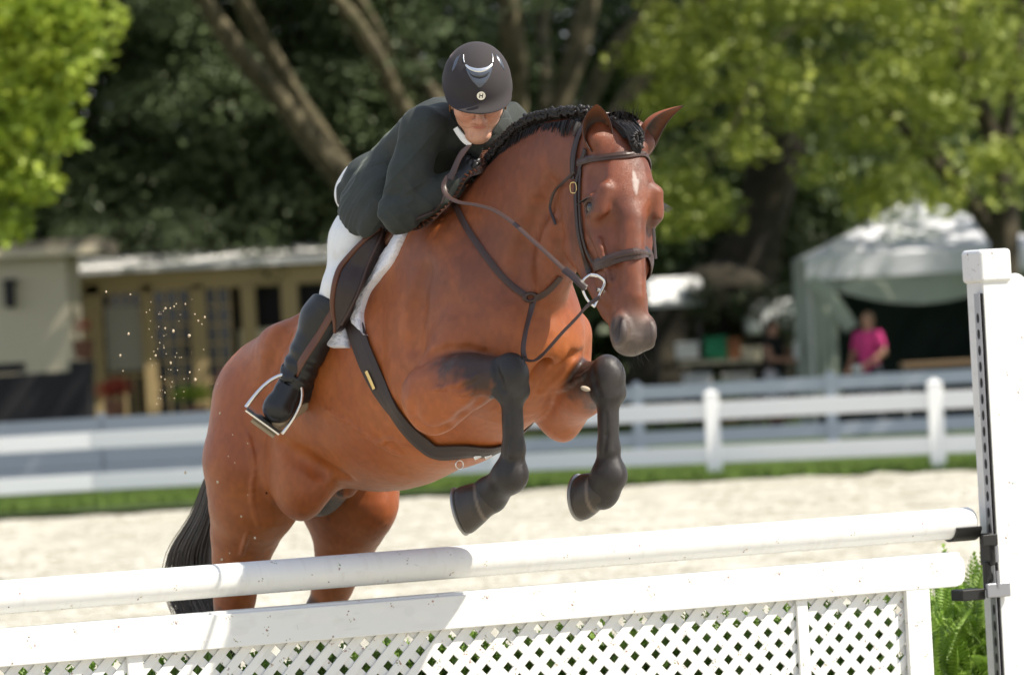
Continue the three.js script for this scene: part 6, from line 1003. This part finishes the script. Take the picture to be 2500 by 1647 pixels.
  for (let k = 0; k < 4; k++) { const n = 170, im = new THREE.InstancedMesh(fr(k), fm, n), m = new THREE.Matrix4(), q = new THREE.Quaternion(), e = new THREE.Euler(); im.name = 'foliage'; im.userData.kind = 'stuff'; for (let i = 0; i < n; i++) { const z = -1.45 + 0.5 * R2(), x = -z * 0.687 - 0.26 + 0.42 * R2(), y = 0.02 + 0.56 * R2(); e.set((R2() - 0.5) * 1.4, R2() * 6.28, (R2() - 0.5) * 1.4); q.setFromEuler(e); const sc = 0.45 + 0.35 * R2(); m.compose(jp(x, y, z).sub(bush.position), q, v3(sc, sc, sc)); im.setMatrixAt(i, m); const g = 0.75 + 0.6 * R2(); im.setColorAt(i, new THREE.Color(0.22 * g, 0.35 * g, 0.04 * g)); } im.castShadow = im.receiveShadow = true; bush.add(im); }
}
// ---------------------------------------------------------------- buildings, tent and people beyond the fence
{
  const cream = new THREE.MeshStandardMaterial({ color: new THREE.Color(0.76, 0.67, 0.49), roughness: 0.9, bumpMap: grainMap(81), bumpScale: 0.004 }), ochre = new THREE.MeshStandardMaterial({ color: new THREE.Color(0.58, 0.43, 0.22), roughness: 0.85 }), roofW = new THREE.MeshStandardMaterial({ color: new THREE.Color(0.85, 0.84, 0.82), roughness: 0.7 }), dark = new THREE.MeshStandardMaterial({ color: new THREE.Color(0.03, 0.028, 0.03), roughness: 0.8 }), glass = new THREE.MeshPhysicalMaterial({ color: new THREE.Color(0.03, 0.035, 0.045), roughness: 0.08, specularIntensity: 1 }), cloth = new THREE.MeshStandardMaterial({ color: new THREE.Color(0.52, 0.47, 0.40), roughness: 1 });
  const z = 84;
  // box between two sight lines at a distance, with real depth behind it
  const bx = (x0, y0, x1, y1, d, dep, r = 0.01) => { const a = V((x0 + x1) / 2, y1, d), b = V((x0 + x1) / 2, y0, d), l = V(x0, (y0 + y1) / 2, d).x, rr = V(x1, (y0 + y1) / 2, d).x, g = rbox(rr - l, b.y - a.y, dep, r); g.translate((l + rr) / 2, (a.y + b.y) / 2, -d - dep / 2); return g; };
  const shed = thing('garden_shed', 'cream rendered shed with flat overhanging roof and small wall lamp at left', 'shed', null, V(60, 900, 80).setY(0));
  { const g = bx(-260, 596, 162, 1010, 80, 2.5); part('wall', g, cream, shed); part('roof', bx(-300, 566, 232, 600, 79.6, 3.6), new THREE.MeshStandardMaterial({ color: new THREE.Color(0.30, 0.26, 0.20), roughness: 0.9 }), shed); part('fascia', bx(-300, 584, 230, 603, 79.55, 0.04), cream, shed);
    const l = part('wall_lamp', bx(8, 655, 32, 715, 79.8, 0.18, 0.05), dark, shed); part('lamp_cap', bx(4, 648, 36, 660, 79.78, 0.22, 0.02), dark, l); }
  const house = thing('clubhouse', 'long ochre building with glazed french doors and white sunlit roof', 'building', null, V(400, 920, z).setY(0));
  { part('wall', bx(166, 640, 900, 1010, z + 0.5, 3), dark, house);
    part('lintel', bx(165, 622, 900, 668, z, 0.4), ochre, house);
    { const a = V(170, 628, z - 0.5), b = V(720, 600, z - 0.5), g = new THREE.BoxGeometry(b.x - a.x + 3, 0.10, 3.2); g.rotateX(0.10); g.translate((a.x + b.x) / 2 + 1.0, a.y + 0.12, -z - 1.2); part('roof', boxUV(g), roofW, house); }
    for (const [a, b] of [[202, 240], [334, 362], [449, 482], [566, 600], [660, 700]]) part('column', bx(a, 660, b, 1010, z, 0.3), ochre, house);
    part('sill_wall', bx(560, 760, 760, 1010, z + 0.1, 0.3), cream, house);
    for (const [a, b, cols, rows, curtain] of [[166, 202, 2, 5, 0], [240, 334, 4, 5, 1], [362, 449, 3, 6, 0], [482, 540, 2, 6, 0]]) {
      const d = part('french_door', bx(a, 668, b, 1010, z + 0.12, 0.06), glass, house);
      for (let i = 0; i <= cols; i++) { const x = lerp(a, b, i / cols); part('glazing_bar', bx(x - 3.5, 668, x + 3.5, 1005, z + 0.08, 0.04, 0.003), ochre, d); }
      for (let i = 1; i < rows; i++) { const y = lerp(668, 925, i / rows); part('glazing_bar', bx(a, y - 3, b, y + 3, z + 0.085, 0.03, 0.003), ochre, d); }
      if (curtain) part('curtain', bx(a + 6, 712, b - 4, 860, z + 0.06, 0.02), cloth, d);
    } }
  const hedge = thing('dark_counter', 'dark low counter standing in front of the cream shed', 'counter', null, V(100, 930, 76).setY(0)); part('body', bx(-100, 868, 212, 1010, 76, 0.7, 0.04), dark, hedge); part('top', bx(-100, 846, 48, 870, 75.95, 0.8, 0.02), dark, hedge); part('cabinet', bx(160, 838, 212, 870, 76, 0.6, 0.02), dark, hedge);
  const flowers = (name, label, spots, col, cnt, s) => { const q0 = V(spots[0][0], spots[0][1], 73), t = thing(name, label, 'plant', null, q0.clone()); const pot = new THREE.CylinderGeometry(0.16, 0.12, 0.28, 18); pot.translate(q0.x, q0.y - 0.35, q0.z); part('pot', pot, new THREE.MeshStandardMaterial({ color: new THREE.Color(0.2, 0.09, 0.05), roughness: 0.9 }), t); crown(t, spots.map(([a, b, r]) => { const q = V(a, b, 73); return [q.x, q.y, q.z, r, r * 0.6, r, cnt, s]; }), 91 + cnt, (r) => new THREE.Color(col[0] * (0.7 + 0.6 * r), col[1] * (0.7 + 0.6 * r), col[2]), leafMat(), sprays2); };
  flowers('red_flowers', 'red flowering pot plant in front of the french doors', [[262, 898, 0.14], [285, 900, 0.12], [240, 905, 0.10]], [0.55, 0.09, 0.05], 16, 0.12);
  flowers('yellow_plant', 'low yellow-green plant beside the horse rump', [[455, 912, 0.15], [420, 916, 0.10], [475, 915, 0.10]], [0.32, 0.42, 0.03], 18, 0.12);
  flowers('pink_flowers', 'bright pink flowers just left of the horse rump', [[528, 875, 0.10], [524, 890, 0.09]], [0.65, 0.06, 0.20], 14, 0.10);
  flowers('orange_flowers', 'orange-red flowers hanging in the dark doorway', [[190, 757, 0.09]], [0.5, 0.08, 0.05], 14, 0.10);
  flowers('lime_plant', 'lime green plant at the foot of the dark tree', [[1695, 905, 0.16], [1720, 915, 0.12], [1665, 918, 0.1]], [0.25, 0.36, 0.03], 14, 0.12);

  // pop-up tent
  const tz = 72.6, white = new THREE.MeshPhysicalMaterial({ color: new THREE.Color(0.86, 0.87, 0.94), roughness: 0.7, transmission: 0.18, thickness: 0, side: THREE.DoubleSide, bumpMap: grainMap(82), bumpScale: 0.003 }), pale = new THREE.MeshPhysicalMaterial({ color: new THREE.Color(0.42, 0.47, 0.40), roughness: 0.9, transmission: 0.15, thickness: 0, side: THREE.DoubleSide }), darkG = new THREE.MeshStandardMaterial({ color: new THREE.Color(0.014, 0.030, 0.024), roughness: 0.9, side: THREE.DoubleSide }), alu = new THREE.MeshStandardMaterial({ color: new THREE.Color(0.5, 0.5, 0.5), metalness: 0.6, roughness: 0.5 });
  const c0 = V(1872, 597, tz), c1 = V(2448, 605, tz); const ev = (c0.y + c1.y) / 2 + 0.12, W = c1.x - c0.x, cx = (c0.x + c1.x) / 2, pk = V(2140, 450, tz + W / 2);
  const tent = thing('pop_up_tent', 'white pop-up tent with peaked roof and pale side curtain on the right', 'tent', null, v3(cx, 0, -tz - W / 2));
  // roof: four sagging faces up to one peak, cloth with a seam on each ridge
  const roofFace = (k) => { const n = 18, P = [], UV = [], I = []; for (let i = 0; i <= n; i++) for (let j = 0; j <= n; j++) { const t = i / n, u = (j / n * 2 - 1) * (1 - t), s = 0.05 * Math.sin(Math.PI * t) * 1.1, y = lerp(ev, pk.y, t) - s * (0.6 + 0.4 * (1 - Math.abs(j / n * 2 - 1))) + (t < 0.01 ? -0.0 : 0), p = v3(u * W / 2, y, (1 - t) * W / 2).applyAxisAngle(v3(0, 1, 0), k * Math.PI / 2); P.push(p.x + cx, p.y, p.z - tz - W / 2); UV.push(j / n * 3, t * 3); } for (let i = 0; i < n; i++) for (let j = 0; j < n; j++) { const a = i * (n + 1) + j; I.push(a, a + 1, a + n + 1, a + 1, a + n + 2, a + n + 1); } const g = new THREE.BufferGeometry(); g.setAttribute('position', new THREE.Float32BufferAttribute(P, 3)); g.setAttribute('uv', new THREE.Float32BufferAttribute(UV, 2)); g.setIndex(I); g.computeVertexNormals(); return g; };
  for (let k = 0; k < 4; k++) part('roof_panel', roofFace(k), white, tent);
  const drape = (x0, x1, topY, bot, zz, wav = 0.03, n = 40, m = 10) => { const P = [], UV = [], I = []; for (let i = 0; i <= n; i++) for (let j = 0; j <= m; j++) { const t = i / n, x = lerp(x0, x1, t), b = bot(t), y = lerp(topY, b, j / m); P.push(x, y, -zz + wav * Math.sin(t * 23 + j * 0.3) * (j / m)); UV.push(t * 3, j / m); } for (let i = 0; i < n; i++) for (let j = 0; j < m; j++) { const a = i * (m + 1) + j; I.push(a, a + m + 1, a + 1, a + 1, a + m + 1, a + m + 2); } const g = new THREE.BufferGeometry(); g.setAttribute('position', new THREE.Float32BufferAttribute(P, 3)); g.setAttribute('uv', new THREE.Float32BufferAttribute(UV, 2)); g.setIndex(I); g.computeVertexNormals(); return g; };
  const vb = V(1856, 652, tz).y;
  part('valance', drape(cx - W / 2, cx + W / 2, ev, () => vb, tz - 0.01, 0.015), white, tent);
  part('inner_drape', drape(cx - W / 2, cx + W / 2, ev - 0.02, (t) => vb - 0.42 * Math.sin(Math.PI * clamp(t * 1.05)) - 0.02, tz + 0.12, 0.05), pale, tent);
  const sx = V(1950, 800, tz).x;
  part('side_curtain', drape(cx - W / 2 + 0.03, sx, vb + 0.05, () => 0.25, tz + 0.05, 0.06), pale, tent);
  part('tied_curtain', strap([v3(cx - W / 2 + 0.05, vb, -tz + 0.02), v3(cx - W / 2 + 0.35, vb - 0.3, -tz + 0.03), v3(cx - W / 2 + 0.62, vb - 0.75, -tz + 0.02)], [v3(0, 0, 1)], 0.22, 0.05), pale, tent);
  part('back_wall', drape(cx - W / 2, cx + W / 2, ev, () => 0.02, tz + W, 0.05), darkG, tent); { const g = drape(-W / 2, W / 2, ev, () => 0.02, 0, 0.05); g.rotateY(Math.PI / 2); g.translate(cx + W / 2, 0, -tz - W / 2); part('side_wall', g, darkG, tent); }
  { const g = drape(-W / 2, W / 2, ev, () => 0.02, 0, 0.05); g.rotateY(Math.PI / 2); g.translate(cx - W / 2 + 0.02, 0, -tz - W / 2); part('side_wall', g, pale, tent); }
  for (const [a, b] of [[-1, 0], [1, 0], [-1, 1], [1, 1]]) { const g = rbox(0.05, ev, 0.05, 0.006); g.translate(cx + a * (W / 2 - 0.04), ev / 2, -tz - 0.04 - b * (W - 0.08)); part('leg', g, alu, tent); }
  const tb = thing('folding_table', 'brown-topped table standing in the shade inside the tent', 'table', null, v3(V(2200, 800, 68).x, 0, -68)); part('tabletop', bx(2100, 838, 2330, 850, 68, 0.7), new THREE.MeshStandardMaterial({ color: new THREE.Color(0.20, 0.13, 0.07), roughness: 0.7 }), tb); for (const [a, b] of [[2105, 68.1], [2320, 68.1], [2105, 68.6], [2320, 68.6]]) part('leg', bx(a, 850, a + 6, 990, b, 0.04), alu, tb);
  // people: one smooth body each, clothes as their own pieces over it
  const figure = (label, at, h, look, o) => {
    const F = at.clone(), g = thing('person', label, 'person', null, F), s = h / 1.72, a = look, q = (x, y, zz) => v3(x * Math.cos(a) + zz * Math.sin(a), y, -x * Math.sin(a) + zz * Math.cos(a)).multiplyScalar(s).add(F);
    const X = q(1, 0, 0).sub(F).normalize(), Y = v3(0, 1, 0), Z = q(0, 0, 1).sub(F).normalize(), sk = new THREE.MeshPhysicalMaterial({ color: new THREE.Color(...(o.skin || [0.48, 0.25, 0.17])), roughness: 0.55 }), mesh = (name, b, m, pts, r = 0.014) => part(name, b.mesh(r * s, ...bounds(pts, 0.2), { uvs: 4 }), m, g);
    const arms = o.arms.map(([e, w]) => [q(...e), q(...w)]), sh = [q(0.19, 1.40, 0), q(-0.19, 1.40, 0)], all = [q(0.4, 1.8, 0.4), q(-0.4, 0, -0.4), q(0.4, 0, -0.4), q(-0.4, 1.8, 0.4), ...arms.flat()];
    const B = new Body(); B.ell(q(0, 1.63, 0.01), X, Y, Z, 0.072, 0.105, 0.09, 0.02).ell(q(0, 1.56, 0.03), X, Y, Z, 0.05, 0.06, 0.06, 0.03).cone(q(0, 1.62, 0.09), q(0, 1.595, 0.112), 0.012, 0.014, 0.01).cone(q(0, 1.40, -0.01), q(0, 1.54, 0), 0.06, 0.052, 0.03).chain([q(0, 0.95, 0), q(0, 1.15, 0), q(0, 1.36, 0)], [0.13, 0.115, 0.13], 0.06);
    for (const e of [1, -1]) { B.ell(q(0.073 * e, 1.62, -0.005), X, Y, Z, 0.01, 0.03, 0.018, 0.008).ell(q(0.03 * e, 1.64, 0.095), X, Y, Z, 0.014, 0.01, 0.012, 0.01, true); B.chain([q(0.09 * e, 0.92, 0), q(0.10 * e, 0.5, 0.015), q(0.11 * e, 0.09, -0.01)], [0.095, 0.062, 0.042], 0.04).cone(q(0.11 * e, 0.06, -0.02), q(0.13 * e, 0.035, 0.14), 0.042, 0.034, 0.03); }
    arms.forEach(([e, w], i) => { B.chain([sh[i], e, w], [0.052, 0.042, 0.03], 0.03); const d = w.clone().sub(e).normalize(), sd = d.clone().cross(Y).normalize(), n2 = d.clone().cross(sd); B.cone(w, w.clone().addScaledVector(d, 0.08), 0.032, 0.034, 0.02); for (let k = 0; k < 4; k++) { const b = w.clone().addScaledVector(d, 0.08).addScaledVector(sd, 0.024 - 0.016 * k); B.chain([b, b.clone().addScaledVector(d, 0.035).addScaledVector(n2, 0.012), b.clone().addScaledVector(d, 0.055).addScaledVector(n2, 0.035)], [0.009, 0.0085, 0.007], 0.005); } B.chain([w.clone().addScaledVector(d, 0.02).addScaledVector(sd, 0.03), w.clone().addScaledVector(d, 0.065).addScaledVector(sd, 0.052).addScaledVector(n2, 0.015)], [0.012, 0.009], 0.008); });
    mesh('body', B, sk, all);
    const T = new Body(); T.chain([q(0, 0.93, 0), q(0, 1.12, 0), q(0, 1.34, 0)], [0.155, 0.14, 0.155], 0.06).ell(q(0, 1.25, 0.06), X, Y, Z, 0.15, 0.12, 0.1, 0.06); T.cone(sh[0], sh[1], 0.075, 0.075, 0.05); arms.forEach(([e], i) => T.cone(sh[i], sh[i].clone().lerp(e, o.sleeve), 0.074, 0.068, 0.03)); T.push((x, y) => (F.y + 0.86 * s) - y > 0 ? -((F.y + 0.86 * s) - y) : (y - F.y - 0.86 * s), 0.01, true);
    mesh('shirt', T, new THREE.MeshPhysicalMaterial({ color: new THREE.Color(...o.shirt), roughness: 0.85, bumpMap: grainMap(83), bumpScale: 0.004 }), all);
    const Pn = new Body(); Pn.ell(q(0, 0.92, 0), X, Y, Z, 0.165, 0.11, 0.13, 0.04); for (const e of [1, -1]) Pn.chain([q(0.09 * e, 0.88, 0), q(0.10 * e, 0.5, 0.015), q(0.11 * e, o.cuff, -0.01)], [0.115, 0.085, 0.08], 0.04); mesh('trousers', Pn, new THREE.MeshPhysicalMaterial({ color: new THREE.Color(...o.pants), roughness: 0.9 }), all);
    const S = new Body(); for (const e of [1, -1]) S.cone(q(0.11 * e, 0.055, -0.03), q(0.13 * e, 0.04, 0.15), 0.052, 0.042, 0.03).cone(q(0.11 * e, 0.06, -0.02), q(0.11 * e, o.boot || 0.12, -0.02), 0.055, 0.058, 0.02); mesh('shoes', S, new THREE.MeshPhysicalMaterial({ color: new THREE.Color(...o.shoe), roughness: 0.6 }), all);
    const Hr = new Body(); Hr.ell(q(0, 1.665, -0.018), X, Y, Z, 0.086, 0.095, 0.098, 0.02).ell(q(0, 1.58, -0.06), X, Y, Z, 0.075, 0.10, 0.05, 0.03); Hr.ell(q(0, 1.60, 0.08), X, Y, Z, 0.06, 0.085, 0.07, 0.02, true); mesh('hair', Hr, new THREE.MeshStandardMaterial({ color: new THREE.Color(...o.hair), roughness: 0.7 }), all);
    if (o.extra) o.extra(g, q, X, Y, Z);
    return g;
  };
  const fp = V(2030, 990, 72); fp.y = 0;
  figure('person in bright pink polo shirt standing at the tent with a hand at the waist', v3(fp.x, 0, -72), 1.70, -0.75, { arms: [[[0.30, 1.14, 0.02], [0.16, 1.00, 0.24]], [[-0.30, 1.13, 0.0], [-0.22, 0.93, 0.22]]], sleeve: 0.55, shirt: [0.68, 0.05, 0.24], pants: [0.03, 0.035, 0.05], cuff: 0.10, shoe: [0.02, 0.02, 0.03], hair: [0.28, 0.17, 0.10], extra: (g, q) => { const b = rbox(0.16, 0.10, 0.06, 0.01); const p = q(0.02, 0.93, 0.30); b.translate(p.x, p.y, p.z); part('folded_paper', b, new THREE.MeshStandardMaterial({ color: 0xe8e8ee, roughness: 0.9 }), g); } });
  const fb = V(1808, 1000, 74);
  figure('person in black vest and pale grey breeches seen from the side by the tent pole', v3(fb.x, 0, -74), 1.68, 1.0, { arms: [[[0.26, 1.16, 0.10], [0.10, 1.30, 0.32]], [[-0.24, 1.14, 0.08], [-0.10, 1.10, 0.34]]], sleeve: 0.08, shirt: [0.012, 0.012, 0.014], pants: [0.52, 0.50, 0.55], cuff: 0.40, boot: 0.40, shoe: [0.12, 0.05, 0.03], hair: [0.03, 0.02, 0.015], extra: (g, q) => { const b = rbox(0.10, 0.26, 0.05, 0.02); const p = q(0.02, 1.25, 0.40); b.translate(p.x, p.y, p.z); part('white_cloth', b, new THREE.MeshStandardMaterial({ color: 0xe0e0e0, roughness: 0.9 }), g); } });
  // sunlit clearing behind the trees: white shelter, added bright-patch trailer, table with crates
  const whiteM = new THREE.MeshStandardMaterial({ color: new THREE.Color(0.85, 0.85, 0.85), roughness: 0.6 });
  const sh = thing('white_shelter', 'sunlit white shelter roof just right of the horse muzzle', 'shelter', null, V(1575, 690, 80.5).setY(0));
  { const a = V(1505, 686, 80.5), b = V(1632, 655, 80.5), g = new THREE.BoxGeometry(b.x - a.x, 0.08, 1.2, 6, 1, 6); g.rotateX(0.35); g.translate((a.x + b.x) / 2, (a.y + b.y) / 2 - 0.05, -80.5); part('roof', boxUV(g), whiteM, sh); for (const e of [0.1, 0.9]) { const l = rbox(0.07, a.y, 0.07, 0.01); l.translate(lerp(a.x, b.x, e), a.y / 2, -80.4); part('post', l, dark, sh); } }
  const ta0 = thing('dark_bush', 'dark sprawling bush in front of the added white trailer', 'bush', null, V(1790, 740, 80).setY(0));
  part('stem', limb([V(1790, 900, 80).setY(0), V(1780, 800, 80), V(1760, 710, 80)], 0.05, 0.02), barkDark, ta0); part('stem', limb([V(1790, 900, 80).setY(0), V(1815, 830, 80), V(1835, 770, 80)], 0.04, 0.02), barkDark, ta0);
  const tr = thing('white_slab', 'sunlit white trailer added for a bright patch between the dark trunk and the tent', 'slab', null, V(1780, 760, 81).setY(0));  // box added to stand in for a bright sunlit patch
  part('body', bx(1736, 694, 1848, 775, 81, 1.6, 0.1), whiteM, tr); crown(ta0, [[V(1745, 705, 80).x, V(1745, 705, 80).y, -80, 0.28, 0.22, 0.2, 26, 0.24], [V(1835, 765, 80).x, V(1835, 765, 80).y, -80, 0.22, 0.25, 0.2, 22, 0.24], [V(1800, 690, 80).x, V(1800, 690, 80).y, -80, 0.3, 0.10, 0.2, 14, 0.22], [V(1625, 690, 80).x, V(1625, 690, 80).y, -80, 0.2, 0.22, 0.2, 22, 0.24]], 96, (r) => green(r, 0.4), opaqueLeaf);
  for (const x of [1750, 1820]) { const p = V(x, 800, 80.9), g = new THREE.CylinderGeometry(0.3, 0.3, 0.2, 24); g.rotateX(Math.PI / 2); g.translate(p.x, 0.3, p.z); part('wheel', g, dark, tr); }
  const ta = thing('trestle_table', 'white-clothed trestle table left of the person in black', 'table', null, V(1650, 860, 78).setY(0)); part('tabletop', bx(1580, 836, 1770, 846, 78, 0.8), new THREE.MeshStandardMaterial({ color: new THREE.Color(0.45, 0.40, 0.30), roughness: 0.8 }), ta); part('leg', bx(1590, 846, 1597, 1000, 78.1, 0.05), dark, ta); part('leg', bx(1755, 846, 1762, 1000, 78.1, 0.05), dark, ta); part('leg', bx(1590, 846, 1597, 1000, 78.7, 0.05), dark, ta); part('leg', bx(1755, 846, 1762, 1000, 78.7, 0.05), dark, ta);
  const crate = (name, label, cat, x0, y0, x1, y1, col, d = 78.2) => { const t = thing(name, label, cat, null, V((x0 + x1) / 2, y1, d)), m = new THREE.MeshStandardMaterial({ color: new THREE.Color(...col), roughness: 0.8 }); part('body', bx(x0, y0 + 4, x1, y1, d, 0.4, 0.03), m, t); part('lid', bx(x0 - 2, y0, x1 + 2, y0 + 5, d - 0.02, 0.44, 0.01), m, t); };
  crate('green_box', 'green box on the trestle table', 'box', 1640, 782, 1690, 834, [0.02, 0.22, 0.10]); crate('brown_box', 'orange-brown box on the trestle table', 'box', 1692, 785, 1722, 834, [0.30, 0.12, 0.05]); crate('white_box', 'white box at the left end of the trestle table', 'box', 1572, 795, 1625, 834, [0.7, 0.7, 0.68]);
  crate('white_cooler', 'white cooler on the ground under the trestle table', 'cooler', 1590, 868, 1655, 905, [0.75, 0.74, 0.76], 77.4); crate('pale_cooler', 'pale cooler on the ground nearest the person in black', 'cooler', 1680, 866, 1750, 900, [0.72, 0.66, 0.62], 77.4); crate('cream_basket', 'cream basket at the right end of the trestle table', 'basket', 1725, 806, 1770, 834, [0.7, 0.62, 0.45]);
}
renderer.render(scene, camera);
